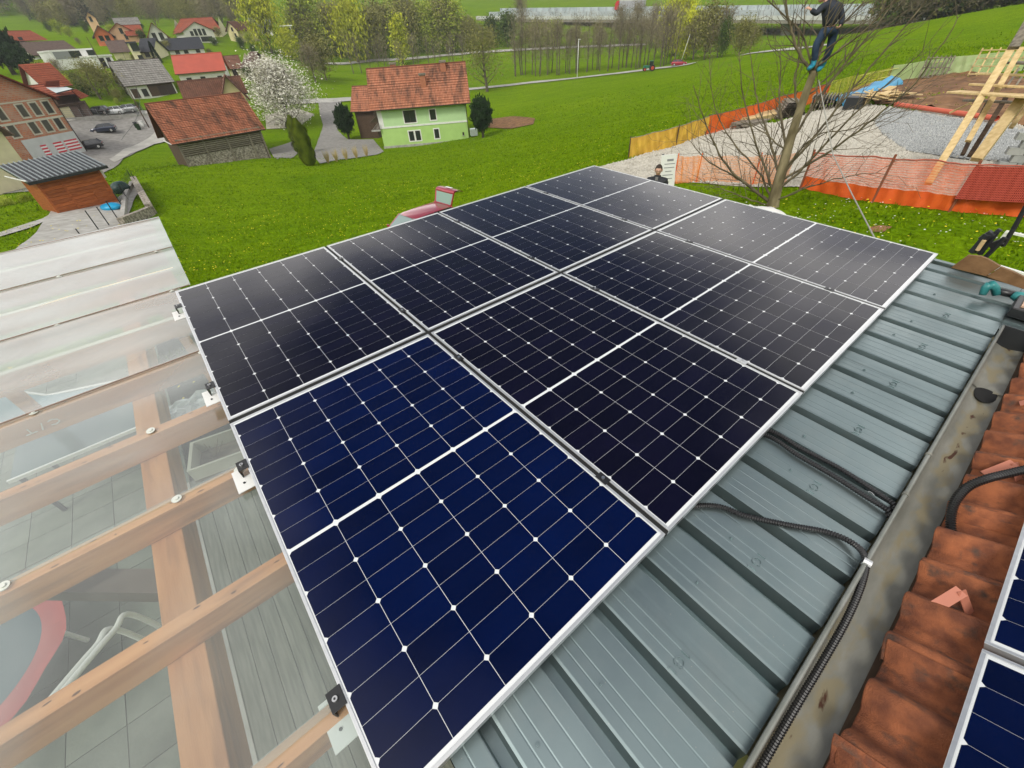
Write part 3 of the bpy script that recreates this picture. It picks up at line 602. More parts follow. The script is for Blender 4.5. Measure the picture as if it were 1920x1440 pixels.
# end clamps on the pergola side and middle clamps in the joints
def end_clamp(y, label):
    t = rthing('end_clamp', label, 'clamp', -.002, y, .0, 'end clamps along the left edge of the array')
    mb = MB(); mb.bx(-.035, .008, -.03, .03, .0015, .006); mb.bx(-.035, -.030, -.03, .03, -.04, .0015); mb.build('clamp_block', M_black, t, bevel=.001)
    mb = MB(); mb.tube([(-.015, 0, .006), (-.015, 0, .013)], .008, 12); mb.build('bolt', M_steel, t)
    mb = MB(); mb.tube([(-.015, 0, .0128), (-.015, 0, .0142)], .0035, 6); mb.build('bolt_socket', M_black, t)
    mb = MB(); mb.bx(-.072, -.004, -.105, -.02, -.046, -.042); mb.bx(-.072, -.030, -.02, .035, -.046, -.042); mb.bx(-.004, .0, -.105, -.02, -.10, -.042); mb.build('bracket', M_white, t, bevel=.001)
    mb = MB(); mb.tube([(-.038, -.06, -.042), (-.038, -.06, -.038)], .005, 8); mb.build('bracket_screw', M_dark, t); return t
for y, l in ((.27, 'black end clamp at the top left, below the far corner of the array'), (1.37, 'black and white end clamp beside the crumpled plastic sheet'), (2.07, 'black end clamp where the split rafter meets the near panel'), (3.16, 'nearest black end clamp with its white bracket, at the bottom of the array')): end_clamp(y, l)
def mid_clamp(x, y, label, m=M_black):
    t = rthing('middle_clamp', label, 'clamp', x, y, 0, 'middle clamps in the joints of the array')
    mb = MB(); mb.bx(-.018, .018, -.028, .028, .0018, .005); mb.bx(-.008, .008, -.026, .026, -.03, .0018); mb.build('clamp_plate', m, t, bevel=.001)
    mb = MB(); mb.tube([(0, 0, .005), (0, 0, .011)], .007, 12); mb.build('bolt', M_steel, t)
for x, y, l, m in ((1.1443, .34, 'middle clamp in the first joint, near the meadow edge', M_black), (1.1443, 1.40, 'middle clamp in the first joint, just above the centre cross', M_black), (1.1443, 2.08, 'middle clamp in the first joint, below the centre cross', M_black), (1.1443, 3.16, 'nearest middle clamp, low in the first joint', M_black),
                (2.299, .34, 'middle clamp at the far end of the second joint', M_black), (2.299, 1.40, 'middle clamp in the second joint of the far row', M_black), (2.299, 2.08, 'middle clamp in the second joint of the near row', M_black), (2.299, 3.15, 'bare aluminium middle clamp near the sheet metal roof', M_alu),
                (3.4537, .34, 'middle clamp at the far end of the third joint', M_black), (3.4537, 1.40, 'middle clamp in the third joint of the far row', M_black), (3.4537, 2.08, 'middle clamp in the third joint of the near row', M_black), (3.4537, 3.15, 'middle clamp in the third joint, at the sheet metal roof', M_black)): mid_clamp(x, y, l, m)

# ------------------------------------------------------------------ tiled house roof, gutter
def clay_mat():
    m = mat('clay_tile', (.155, .050, .024), (.36, .118, .047), 16, .85, .3, 240, rnd=.18, c3=(.085, .05, .036), s3=17)
    return m
M_clay = clay_mat()
house = rthing('tiled_house', 'house roof of weathered red clay tiles along the gutter at the right edge', 'house', 0, 4.165, .135)
SLP = .5; SA = math.atan(SLP)
RT = RF @ Matrix.Translation(L(0, 4.165, .135)) @ Matrix.Rotation(-SA, 4, 'X')    # local x along the eave, -y up the slope, z out of the roof
mb = MB(); n = 24; prof = []
TW = .376
for i in range(n + 1):
    s = i / n * TW; ph = (s / (TW / 2)) % 1.0 if i < n else 1.0
    z = .052 * max(0, math.sin(PI * min(1, ph / .62))) ** .85 if ph < .62 else .002 * math.sin(PI * (ph - .62) / .38)
    prof.append((s, z))
prof[-1] = (TW, .0)
prof.append((TW + .014, .022)); prof.append((TW + .030, .046)); prof.append((TW + .045, .057))
Lt = .42
rows = []
for y, dz, sg in ((0, 0, 0), (0, .014, 1), (-.004, .019, 1), (-.10, .017, 1), (-.25, .012, 1), (-Lt, .004, 1)): rows.append([(x, y , z + dz) for x, z in prof])
mb.grid(rows); tile_me = mb.mesh('tile', M_clay, smooth=True)
ri = RF.inverted() @ RT; hm0 = Matrix.Translation(-L(0, 4.165, .135)) @ ri
for row in range(4):
    for i in range(15):
        o = inst('tile', tile_me, house); M = hm0 @ Matrix.Translation((-.52 + i * TW + random.uniform(-.004, .004), -.36 * row + random.uniform(-.012, .008), .002 + random.uniform(-.002, .002) + .012)) @ Matrix.Rotation(-.035 + random.uniform(-.006, .006), 4, 'X') @ Matrix.Rotation(random.uniform(-.008, .008), 4, 'Z')
        o.matrix_local = M
mb = MB(); mb.hexa([hm0 @ Vector(q) for q in ((-.6, .02, -.06), (4.9, .02, -.06), (4.9, -4, -.06), (-.6, -4, -.06), (-.6, .02, -.012), (4.9, .02, -.012), (4.9, -4, -.012), (-.6, -4, -.012))]); mb.build('roof_deck', M_darkwood, house)
mb = MB(); b0 = L(0, 4.165, .135)
mb.hexa([L(-.6, 4.45, 3.0) - b0, L(4.9, 4.45, 3.0) - b0, L(4.9, 4.75, 3.0) - b0, L(-.6, 4.75, 3.0) - b0, L(-.6, 4.45, .25) - b0, L(4.9, 4.45, .25) - b0, L(4.9, 4.75, .1) - b0, L(-.6, 4.75, .1) - b0]); mb.build('wall', M_plaster, house)
# snow stops of folded sheet
M_stop = mat('snow_stop', (.52, .20, .13), (.46, .17, .11), 6, .5)
def snow_stop(u0, v0, u1, v1, u2, v2):
    a, b, c = onroof(u0, v0, .045), onroof(u1, v1, -.005), onroof(u2, v2, .05)
    a, b, c = [L(*q) - b0 for q in (a, b, c)]; mb = MB(); mb.bar(a, b, .034, .003); mb.bar(b, c, .034, .003); mb.build('snow_stop', M_stop, house)
snow_stop(1747, 1142, 1803, 1108, 1822, 1160); snow_stop(1846, 890, 1902, 868, 1912, 905); snow_stop(1912, 757, 1945, 748, 1952, 775)
def zinc():
    m = mat('weathered_zinc', (.20, .20, .17), (.29, .285, .245), 5, .55, .15, 12, metal=.35, st=(1, 3, 3))
    N, K, p = nodes(m); t = N.new('ShaderNodeTexCoord'); q = N.new('ShaderNodeMapping'); q.inputs['Scale'].default_value = (1, 2.2, 1); K.new(t.outputs['Object'], q.inputs[0])
    n = N.new('ShaderNodeTexNoise'); n.inputs['Scale'].default_value = 7; n.inputs['Detail'].default_value = 9; n.inputs['Distortion'].default_value = .5; K.new(q.outputs[0], n.inputs[0])
    # silt collects along the crease of the gutter
    sx = N.new('ShaderNodeSeparateXYZ'); K.new(t.outputs['Object'], sx.inputs[0]); wv = N.new('ShaderNodeMath'); wv.operation = 'ADD'; wv.inputs[1].default_value = .092; K.new(sx.outputs['Y'], wv.inputs[0])
    ab = N.new('ShaderNodeMath'); ab.operation = 'ABSOLUTE'; K.new(wv.outputs[0], ab.inputs[0]); ma = N.new('ShaderNodeMapRange'); ma.inputs['From Min'].default_value = 0; ma.inputs['From Max'].default_value = .055; ma.inputs['To Min'].default_value = .17; ma.inputs['To Max'].default_value = 0; K.new(ab.outputs[0], ma.inputs[0])
    ad = N.new('ShaderNodeMath'); ad.operation = 'ADD'; K.new(n.outputs['Fac'], ad.inputs[0]); K.new(ma.outputs[0], ad.inputs[1])
    r = N.new('ShaderNodeValToRGB'); e = r.color_ramp.elements; e[0].position = .56; e[0].color = (0, 0, 0, 1); e[1].position = .72; e[1].color = (1, 1, 1, 1); K.new(ad.outputs[0], r.inputs[0])
    old = p.inputs['Base Color'].links[0].from_socket; mi = N.new('ShaderNodeMix'); mi.data_type = 'RGBA'; K.new(r.outputs[0], mi.inputs[0]); K.new(old, mi.inputs[6]); mi.inputs[7].default_value = (.27, .235, .15, 1)
    r2 = N.new('ShaderNodeValToRGB'); e = r2.color_ramp.elements; e[0].position = .80; e[0].color = (0, 0, 0, 1); e[1].position = .84; e[1].color = (1, 1, 1, 1); K.new(ad.outputs[0], r2.inputs[0])
    m2 = N.new('ShaderNodeMix'); m2.data_type = 'RGBA'; K.new(r2.outputs[0], m2.inputs[0]); K.new(mi.outputs[2], m2.inputs[6]); m2.inputs[7].default_value = (.085, .035, .018, 1); K.new(m2.outputs[2], p.inputs['Base Color']); return m
M_zinc = zinc()
gut = rthing('gutter', 'stained zinc box gutter between the sheet metal roof and the clay tiles', 'gutter', 0, 4.0, .05)
gb = L(0, 4.0, .05)
gp_ = [(4.000, .052), (4.006, .10), (4.020, .158), (4.055, .172), (4.092, .178), (4.13, .168), (4.20, .150), (4.27, .13)]
mb = MB(); mb.grid([[L(x, y, h) - gb for y, h in gp_] for x in [(-.6 + i * .185) for i in range(25)]]); mb.build('trough', M_zinc, gut, smooth=True)
mb = MB(); mb.tube([L(x, 3.997, .05) - gb for x in (-.6, 1, 2.4, 3.85)], .0085, 10); mb.build('rolled_lip', mat('zinc_lip', (.22, .23, .20), (.30, .31, .28), 8, .45, metal=.5), gut, smooth=True)
mb = MB(); mb.prism([(y, -h) for y, h in gp_] + [(4.27, -.04), (4.0, -.04)], 3.845, 3.85, lambda y, h, x: L(x, y, -h) - gb); mb.build('stop_end', M_dark, gut)
for x in (2.36, 2.05): mb = MB(); mb.tube([L(x - .008, 3.997, .05) - gb, L(x + .008, 3.997, .05) - gb], .0115, 10); mb.build('lip_joint', M_zinc, gut)
# outlet hole in the floor of the gutter and the overlapping length beyond it
mb = MB(); c0 = L(3.25, 4.095, .1665) - gb; mb.v = [tuple(c0 + Vector((.10 * math.cos(a) * (1 if math.cos(a) < 0 else .45), .048 * math.sin(a), .001))) for a in [i * 2 * PI / 20 for i in range(20)]]; mb.f = [tuple(range(20))]; mb.build('outlet_hole', M_rubber, gut)
mb = MB(); mb.grid([[L(x, y, h - .006) - gb for y, h in gp_] for x in (3.27, 3.4, 3.6, 3.845)]); mb.build('trough_end', M_zinc, gut, smooth=True)

# panels on the tiled roof
for i, l in enumerate(('solar panel on the clay tiles, upper one at the right edge', 'solar panel on the clay tiles, lower one in the bottom right corner')):
    x1 = 1.512 + 1.744 if i == 0 else 1.49
    M = RF @ Matrix.Translation(L(x1 - (0 if i == 0 else 0), 4.278, -.062)) @ Matrix.Rotation(-SA, 4, 'X') @ Matrix.Rotation(-PI / 2, 4, 'Z')
    # long side along the eave: local x of the panel runs up the roof
    Mx = RF @ Matrix.Translation(L(x1 if i else 1.512, 4.278, -.062)) @ Matrix.Rotation(-SA, 4, 'X')
    if i: Mx = Mx @ Matrix.Translation((-H_, 0, 0))
    Mx = Mx @ Matrix.Rotation(-PI / 2, 4, 'Z') @ Matrix.Translation((0, H_, 0))
    panel(l, Mx, group=None)

# ------------------------------------------------------------------ corrugated conduits
def smooth_path(pts, n):
    P = [Vector(p) for p in pts]; outp = []
    for i in range(len(P) - 1):
        p0, p1, p2, p3 = P[max(0, i - 1)], P[i], P[i + 1], P[min(len(P) - 1, i + 2)]
        for k in range(n):
            t = k / n; outp.append(.5 * ((2 * p1) + (-p0 + p2) * t + (2 * p0 - 5 * p1 + 4 * p2 - p3) * t * t + (-p0 + 3 * p1 - 3 * p2 + p3) * t ** 3))
    outp.append(P[-1]); return outp
def resample(P, st):
    o = [P[0]]; acc = 0
    for a, b in zip(P[:-1], P[1:]):
        l = (b - a).length
        while acc + l >= st: a = a.lerp(b, (st - acc) / l); l = (b - a).length; o.append(a); acc = 0
        acc += l
    return o
def conduit(label, pts, r, pitch=.0095):
    P = resample(smooth_path([L(*p) for p in pts], 24), pitch / 2)
    mb = MB(); mb.tube([p for p in P], [r if (i % 2) else r * .74 for i in range(len(P))], 10); o = mb.build('corrugated_conduit', M_black); o.matrix_world = RF; return tag(o, label, 'cable conduit')
def rp(u, v, h): return tuple(onroof(u, v, h))
conduit('single corrugated black conduit that curves over the roof and down the gutter', [(1.12, 3.30, .085)] + [rp(1325, 948, .085), rp(1400, 968, .086), rp(1480, 985, .088), rp(1550, 998, .088), rp(1598, 1018, .075), rp(1622, 1045, .055), rp(1617, 1090, .055), rp(1588, 1160, .075), rp(1540, 1245, .10), rp(1495, 1320, .115), rp(1440, 1415, .12), rp(1395, 1500, .12)], .0125)
conduit('upper of two corrugated black conduits lying side by side in the roof channel', [(1.93, 3.30, .100), rp(1445, 809, .083), rp(1500, 840, .082), rp(1572, 877, .082), rp(1634, 917, .082), rp(1676, 947, .082), (1.985, 3.984, .12), (1.98, 3.99, .17)], .012)
conduit('lower of two corrugated black conduits lying side by side in the roof channel', [(1.88, 3.28, .100), rp(1438, 817, .083), rp(1495, 853, .082), rp(1562, 892, .082), rp(1620, 929, .082), rp(1668, 960, .082), (1.945, 3.984, .12), (1.94, 3.99, .17)], .012)
conduit('corrugated black conduit bending over the clay tiles at the right edge', [rp(1784, 1010, .10), rp(1783, 968, .06), rp(1792, 938, .03), rp(1815, 913, .0), rp(1850, 898, -.03), rp(1890, 888, -.05), rp(1960, 872, -.09)], .017)
t = rthing('cable_clip', 'grey clip holding the single conduit to the gutter lip', 'clip', *rp(1627, 1053, .05)); mb = MB(); mb.tube([(-.008, .012, -.002), (-.006, -.012, .0), ], .016, 12); mb.build('band', M_alu, t)
for l, pts in (('bent wire end beside the pair of conduits', [(1624, 934, .122), (1618, 926, .118), (1630, 922, .115), (1640, 930, .118), (1652, 946, .13), (1668, 966, .13)]), ('short bare wire loop at the panel edge where the single conduit comes out', [(1300, 930, .11), (1306, 945, .11), (1318, 950, .12), (1340, 962, .13), (1365, 975, .133)])):
    mb = MB(); mb.tube(smooth_path([L(*rp(*q)) for q in pts], 6), .0022, 6); o = mb.build('wire', M_steel); o.matrix_world = RF; tag(o, l, 'wire')

# ------------------------------------------------------------------ pergola with clear sheets
def sh(y): return .034 + .04 * (3.15 - y)
M_pgwood = mat('pergola_wood', (.50, .215, .085), (.68, .335, .15), 1.4, .6, .1, 30, st=(1.0, 9, 9), c3=(.36, .16, .07), s3=1.6, rnd=.1, detail=9)
M_pgbeam = mat('pergola_beam', (.50, .215, .085), (.68, .335, .15), 1.4, .6, .1, 30, st=(9, 1.0, 9), c3=(.36, .16, .07), s3=1.6, rnd=.1, detail=9)
def poly_mat():
    m = bpy.data.materials.new('clear_sheet'); m.use_nodes = True; N = m.node_tree.nodes; K = m.node_tree.links; N.remove(N['Principled BSDF']); o = N['Material Output']
    tr = N.new('ShaderNodeBsdfTransparent'); tr.inputs[0].default_value = (.90, .955, .935, 1); df = N.new('ShaderNodeBsdfDiffuse'); df.inputs[0].default_value = (.64, .71, .68, 1); tl = N.new('ShaderNodeBsdfTranslucent'); tl.inputs[0].default_value = (.62, .71, .67, 1)
    t = N.new('ShaderNodeTexCoord'); n = N.new('ShaderNodeTexNoise'); n.inputs['Scale'].default_value = 1.1; n.inputs['Detail'].default_value = 6; n.inputs['Distortion'].default_value = .8; K.new(t.outputs['Object'], n.inputs[0])
    r = N.new('ShaderNodeMapRange'); r.inputs['From Min'].default_value = .42; r.inputs['From Max'].default_value = .75; r.inputs['To Min'].default_value = .03; r.inputs['To Max'].default_value = .34; K.new(n.outputs['Fac'], r.inputs[0])
    v = N.new('ShaderNodeTexVoronoi'); v.inputs['Scale'].default_value = 45; K.new(t.outputs['Object'], v.inputs[0]); s = N.new('ShaderNodeMapRange'); s.inputs['From Min'].default_value = .04; s.inputs['From Max'].default_value = .07; s.inputs['To Min'].default_value = .35; s.inputs['To Max'].default_value = 0; K.new(v.outputs['Distance'], s.inputs[0])
    ng = N.new('ShaderNodeTexNoise'); ng.inputs['Scale'].default_value = 4; K.new(t.outputs['Object'], ng.inputs[0]); gt = N.new('ShaderNodeMath'); gt.operation = 'GREATER_THAN'; gt.inputs[1].default_value = .57; K.new(ng.outputs['Fac'], gt.inputs[0]); mm = N.new('ShaderNodeMath'); mm.operation = 'MULTIPLY'; K.new(s.outputs[0], mm.inputs[0]); K.new(gt.outputs[0], mm.inputs[1])
    ad0 = N.new('ShaderNodeMath'); ad0.operation = 'ADD'; K.new(r.outputs[0], ad0.inputs[0]); K.new(mm.outputs[0], ad0.inputs[1])
    lw = N.new('ShaderNodeLayerWeight'); lw.inputs[0].default_value = .5; pw = N.new('ShaderNodeMath'); pw.operation = 'POWER'; pw.inputs[1].default_value = 2.3; K.new(lw.outputs['Facing'], pw.inputs[0]); ad = N.new('ShaderNodeMath'); ad.operation = 'ADD'; ad.use_clamp = True; K.new(ad0.outputs[0], ad.inputs[0]); K.new(pw.outputs[0], ad.inputs[1])   # the haze inside the plastic thickens along a slanting line of sight
    m0 = N.new('ShaderNodeMixShader'); m0.inputs[0].default_value = .4; K.new(df.outputs[0], m0.inputs[1]); K.new(tl.outputs[0], m0.inputs[2])
    m1 = N.new('ShaderNodeMixShader'); K.new(ad.outputs[0], m1.inputs[0]); K.new(tr.outputs[0], m1.inputs[1]); K.new(m0.outputs[0], m1.inputs[2])
    lf = N.new('ShaderNodeLayerWeight'); lf.inputs[0].default_value = .5; p5 = N.new('ShaderNodeMath'); p5.operation = 'POWER'; p5.inputs[1].default_value = 3.6; K.new(lf.outputs['Facing'], p5.inputs[0]); fr = N.new('ShaderNodeMapRange'); fr.inputs['To Min'].default_value = .10; fr.inputs['To Max'].default_value = .95; K.new(p5.outputs[0], fr.inputs['Value'])   # Schlick reflectance, the same from both sides
    gl = N.new('ShaderNodeBsdfGlossy'); gl.inputs['Roughness'].default_value = .2
    nb = N.new('ShaderNodeTexNoise'); nb.inputs['Scale'].default_value = 3; K.new(t.outputs['Object'], nb.inputs[0]); b = N.new('ShaderNodeBump'); b.inputs['Strength'].default_value = .12; b.inputs['Distance'].default_value = .03; K.new(nb.outputs['Fac'], b.inputs['Height']); K.new(b.outputs[0], gl.inputs['Normal'])
    m2 = N.new('ShaderNodeMixShader'); K.new(fr.outputs[0], m2.inputs[0]); K.new(m1.outputs[0], m2.inputs[1]); K.new(gl.outputs[0], m2.inputs[2]); K.new(m2.outputs[0], o.inputs[0]); return m
M_poly = poly_mat()
perg = rthing('pergola', 'wooden pergola covered with clear plastic sheets to the left of the array', 'pergola', 0, 0, 0)
RY = [3.17, 2.58, 1.985, 1.385, .735, .06, -.48, -1.05, -1.67, -2.30, -2.98]
X0 = -4.2
for i, y in enumerate(RY):
    h = sh(y) + .006; hb = h + .135; xe = .30 if y > 1.2 else -.01
    mb = MB(); mb.hexa([L(X0, y - .03, hb), L(xe, y - .03, hb), L(xe, y + .03, hb), L(X0, y + .03, hb), L(X0, y - .03, h), L(xe, y - .03, h), L(xe, y + .03, h), L(X0, y + .03, h)])
    mb.build('rafter', M_pgwood, perg, bevel=.003)
kb = MB(); kb.v = [(.5 * math.cos(i * PI / 4), .5 * math.sin(i * PI / 4), .0) for i in range(8)]; kb.f = [tuple(range(8))]; knot = kb.mesh('knot', mat('knot_wood', (.13, .055, .025), (.22, .10, .045), 40, .8))
rk = random.Random(4)
for y in RY[:5]:
    for k in range(11): inst('knot', knot, perg, L(-.02 - k * .14 - rk.uniform(0, .1), y + rk.uniform(-.022, .022), sh(y) + .0052), (0, 0, rk.uniform(-.1, .1)), (rk.uniform(.008, .03), rk.uniform(.004, .010), 1))
for x, wd in ((-.42, .12), (-2.2, .12)):
    mb = MB(); a, b = 3.6, -3.0; mb.hexa([L(x - wd / 2, a, sh(a) + .31), L(x + wd / 2, a, sh(a) + .31), L(x + wd / 2, b, sh(b) + .31), L(x - wd / 2, b, sh(b) + .31), L(x - wd / 2, a, sh(a) + .145), L(x + wd / 2, a, sh(a) + .145), L(x + wd / 2, b, sh(b) + .145), L(x - wd / 2, b, sh(b) + .145)]); mb.build('beam', M_pgbeam, perg, bevel=.004)
# braces under the beam
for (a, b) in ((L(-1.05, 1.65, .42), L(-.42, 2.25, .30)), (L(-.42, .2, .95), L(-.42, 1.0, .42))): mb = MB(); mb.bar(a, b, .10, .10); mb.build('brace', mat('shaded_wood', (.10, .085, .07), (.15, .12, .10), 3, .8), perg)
for x, y in ((-.42, -2.9), (-2.2, 3.4), (-2.2, -2.9)): mb = MB(); mb.hexa([L(x - .06, y - .06, 2.84), L(x + .06, y - .06, 2.84), L(x + .06, y + .06, 2.84), L(x - .06, y + .06, 2.84), L(x - .06, y - .06, sh(y) + .3), L(x + .06, y - .06, sh(y) + .3), L(x + .06, y + .06, sh(y) + .3), L(x - .06, y + .06, sh(y) + .3)]); mb.build('post', M_pgwood, perg)
# sheets: every second rafter carries a lapped joint, with shallow corrugation
joints = [3.9, 3.17, 1.985, .735, -.48, -1.67, -3.02]
for i in range(len(joints) - 1):
    ya, yb = joints[i], joints[i + 1]; mb = MB(); rows = []; n = 14
    for k in range(n + 1):
        y = ya + (yb - .03 - ya) * k / n; hh = sh(y) - (.004 if k == 0 else 0) - .003 * (i % 2); row = []
        for q in range(13):
            x = X0 + (.09 - X0) * (q / 12) if ya < 0.4 else X0 + (.012 - X0) * (q / 12)
            row.append(L(x, y, hh - .004 * math.sin(x * 2.1 + i) * math.sin(k * 1.3 + i)))
        rows.append(row)
    mb.grid(rows); mb.build('clear_sheet', M_poly, perg, smooth=True)
M_foam = mat('pale_tape', (.66, .62, .50), (.58, .52, .40), 4, .8)
for i, y in enumerate(RY):
    if i % 2 == 1 and y < 1: continue
    if y < 1.0: mb = MB(); yy = y; hh = sh(yy) - .010; mb.bar(L(X0, yy, hh), L(.0 if y > 0 else .085, yy, hh), .007, .006); mb.build('joint_strip', mat('joint_strip', (.30, .22, .18), None, rough=.7), perg)
for i, y in enumerate(RY):
    if i % 2 and y < 1: mb = MB(); hh = sh(y) + .002; mb.bar(L(X0, y, hh), L(.02, y, hh), .045, .003); mb.build('foam_strip', M_foam, perg)
mb = MB(); mb.tube([(0, 0, 0), (0, 0, .003)], .02, 14); mb.tube([(0, 0, .003), (0, 0, .008)], .009, 10); was = mb.mesh('washer', mat('plastic_washer', (.62, .64, .58), None, rough=.4))
for (x, y) in ((-.87, 1.985), (-.30, 1.985), (-.015, .745), (-.86, .74), (-.35, 1.39), (-.8, -.48), (-.05, -.47), (-.83, -1.66), (-.06, -1.66), (-.05, 2.0), (-1.1, 3.17), (-.62, 3.17)): inst('washer', was, perg, L(x, y, sh(y) - .004), (random.uniform(-.2, .2), random.uniform(-.2, .2), 0))
# chalked letters on the flank of a rafter
mb = MB(); M_chalk = mat('chalk', (.72, .70, .62), None, rough=1)
def chalk(pts):
    for a, b in zip(pts[:-1], pts[1:]):
        A = L(*a); B = L(*b); mb.bar(A, B, .006, .002, up=(0, -1, 0))
yf = .735 + .0315; q0 = sh(.735) + .05
chalk([(-.93, yf, q0 + .01), (-.93, yf, q0 + .045)]); chalk([(-.955, yf, q0 + .045), (-.905, yf, q0 + .045)]); chalk([(-.885, yf, q0 + .05), (-.865, yf, q0 + .005)])
chalk([(-.84, yf, q0 + .012), (-.82, yf, q0 + .006), (-.80, yf, q0 + .018), (-.80, yf, q0 + .034), (-.82, yf, q0 + .044), (-.84, yf, q0 + .038)])
mb.build('chalk_mark', M_chalk, perg)

# terrace below: slabs, boards
ter = thing('terrace', 'paved terrace of square grey-green slabs seen through the clear pergola roof', 'terrace', roofw(0, 0, 2.85), YAW)
tz = roofw(0, 1, 2.85).z; ter.location.z = .19
M_slab = mat('terrace_slab', (.115, .135, .105), (.18, .20, .16), 3, .85, .2, 40, rnd=.12)
mb = MB(); mb.box((0, 0, -.02), (.4, .4, .04)); slab = mb.mesh('slab', M_slab)
TB = ter.matrix_basis
for i in range(9):
    for j in range(25): inst('slab', slab, ter, (-1.357 - i * .408, -(-5.606 + j * .408), random.uniform(-.002, .002)))
mb = MB(); mb.bx(-5.1, .9, -4.9, 5.9, -.06, -.042); mb.build('bedding', mat('dark_joint', (.03, .032, .028), None, rough=1), ter)
M_boards = mat('terrace_board', (.125, .135, .11), (.20, .205, .17), 3, .85, .2, 30, st=(14, 1, 1), rnd=.15)
mb = MB(); mb.box((0, 0, -.015), (.14, 5.2, .03)); bd = mb.mesh('floor_board', M_boards)
for i in range(13): inst('floor_board', bd, ter, (-1.085 + i * .146, -1.2, random.uniform(-.001, .001)))
mb = MB(); mb.box((-1.18, -1.2, -.008), (.035, 5.2, .03)); mb.build('edge_strip', M_concrete, ter)
# ------------------------------------------------------------------ things under the pergola
def yw(x, y, z=0): return (x, -y, z)
def tthing(name, label, cat, x, y, z=.19, rz=0, group=None):
    p = roofw(x, y, 2.85); return thing(name, label, cat, (p.x, p.y, z), YAW + rz, group)
tr = tthing('trampoline', 'garden trampoline with a red padded rim, white tubes and a net, seen through the sheets', 'trampoline', -2.97, .08)
mb = MB(); R_ = .75
mb.grid([[(r * math.cos(a), r * math.sin(a), .42 + .02 * math.sin(9 * a) * (r > R_)) for r in (R_ - .09, R_ - .05, R_, R_ + .05, R_ + .08)] for a in [i * 2 * PI / 48 for i in range(49)]]); mb.build('rim_pad', mat('red_pad', (.42, .07, .06), (.34, .05, .05), 3, .7), tr, smooth=True)
mb = MB(); mb.v = [((R_ - .08) * math.cos(i * PI / 20), (R_ - .08) * math.sin(i * PI / 20), .40) for i in range(40)]; mb.f = [tuple(range(40))]; mb.build('jump_mat', mat('jump_mat', (.05, .09, .11), None, rough=.8), tr)
for a in (0, 1.2, 2.5, 3.8, 5.1): mb = MB(); mb.tube([(.7 * math.cos(a), .7 * math.sin(a), .4), (.74 * math.cos(a), .74 * math.sin(a), 0)], .02, 8); mb.build('leg', M_white, tr)
ch = tthing('garden_chair', 'white tubular garden chair with loose dark netting, in the bottom left corner', 'chair', -2.1, 1.2, rz=.35)
for dx in (0, .12):
    mb = MB(); mb.tube(smooth_path([(-.25 + dx, -.5, .0), (-.25 + dx, -.40, .6), (-.22 + dx, -.30, .88), (-.12 + dx, -.22, .95), (.2 + dx, -.10, .95), (.5 + dx, .02, .93), (.62 + dx, .10, .85), (.64 + dx, .14, 0)], 6), .021, 10); mb.build('tube_frame', M_white, ch, smooth=True)
mb = MB()
for i in range(9):
    z = .15 + i * .09; mb.tube([(-.25, -.47 + z * .12, z), (-.19, -.43 + z * .12, z + .015), (-.13, -.47 + z * .12, z + .03)], .004, 4)
mb.build('netting', M_black, ch)
lo = tthing('sun_lounger', 'blue-grey sun lounger with white tubes, at the left edge beneath the clear roof', 'sun lounger', -2.35, -4.0, rz=1.2)
M_lou = mat('lounger_fabric', (.17, .27, .30), (.22, .34, .36), 3, .7)
mb = MB(); mb.grid([[(x, y, z) for x in (-.32, 0, .32)] for y, z in ((-.9, .34), (0, .32), (.35, .36), (.95, .75))]); mb.build('fabric', M_lou, lo)
for s in (-1, 1): mb = MB(); mb.tube([(s * .34, -.95, .34), (s * .34, .3, .34), (s * .34, .98, .77)], .018, 8); mb.build('side_tube', M_white, lo)
for y in (-.6, .5): mb = MB(); mb.tube([(-.34, y, .34), (-.34, y, 0), (.34, y, 0), (.34, y, .34)], .016, 8); mb.build('leg', M_white, lo)
tb = tthing('garden_table', 'glass-topped garden table with a pale rim below the third rafter', 'table', -1.75, -2.3)
mb = MB(); mb.bx(-.75, .5, -.35, .45, .70, .72); mb.build('table_top', mat('table_glass', (.10, .15, .16), (.14, .2, .2), 2, .15), tb, bevel=.004)
mb = MB(); mb.bx(-.77, .52, -.38, -.35, .69, .73); mb.bx(-.77, .52, .45, .48, .69, .73); mb.build('rim', M_white, tb)
for x, y in ((-.7, -.3), (.45, -.3), (-.7, .4), (.45, .4)): mb = MB(); mb.bx(x - .02, x + .02, y - .02, y + .02, 0, .70); mb.build('leg', M_dark, tb)
pl = tthing('plastic_sheet', 'crumpled clear plastic sheet lying on the ground beside the array', 'plastic sheet', -.88, -2.85, .24)
mb = MB(); rows = []
for i in range(14):
    rows.append([((i - 6.5) * .07 + .05 * math.sin(j), (j - 4) * .06 + .03 * math.sin(i * 1.7), .12 + .06 * mnoise.noise(Vector((i * .7, j * .8, 0))) + .02 * random.random()) for j in range(9)])
mb.grid(rows); mb.build('sheet', mat('crumpled_plastic', (.34, .38, .37), (.46, .50, .49), 3, .12, .5, 10, coat=.6), pl)
cu = tthing('timber_box', 'open pale timber box with dry twigs in it, between two rafters at the array edge', 'box', -.68, -1.5, .22, rz=-.2)
mb = MB(); mb.bx(-.35, .35, -.28, .28, 0, .03); mb.build('base', M_greywood, cu)
for a in ((-.35, -.31, -.28, .28), (.31, .35, -.28, .28), (-.31, .31, -.28, -.25), (-.31, .31, .25, .28)): mb = MB(); mb.bx(*a, .03, .22); mb.build('side_board', mat('pale_board', (.36, .36, .29), (.42, .42, .34), 3, .8, rnd=.1), cu)
mb = MB()
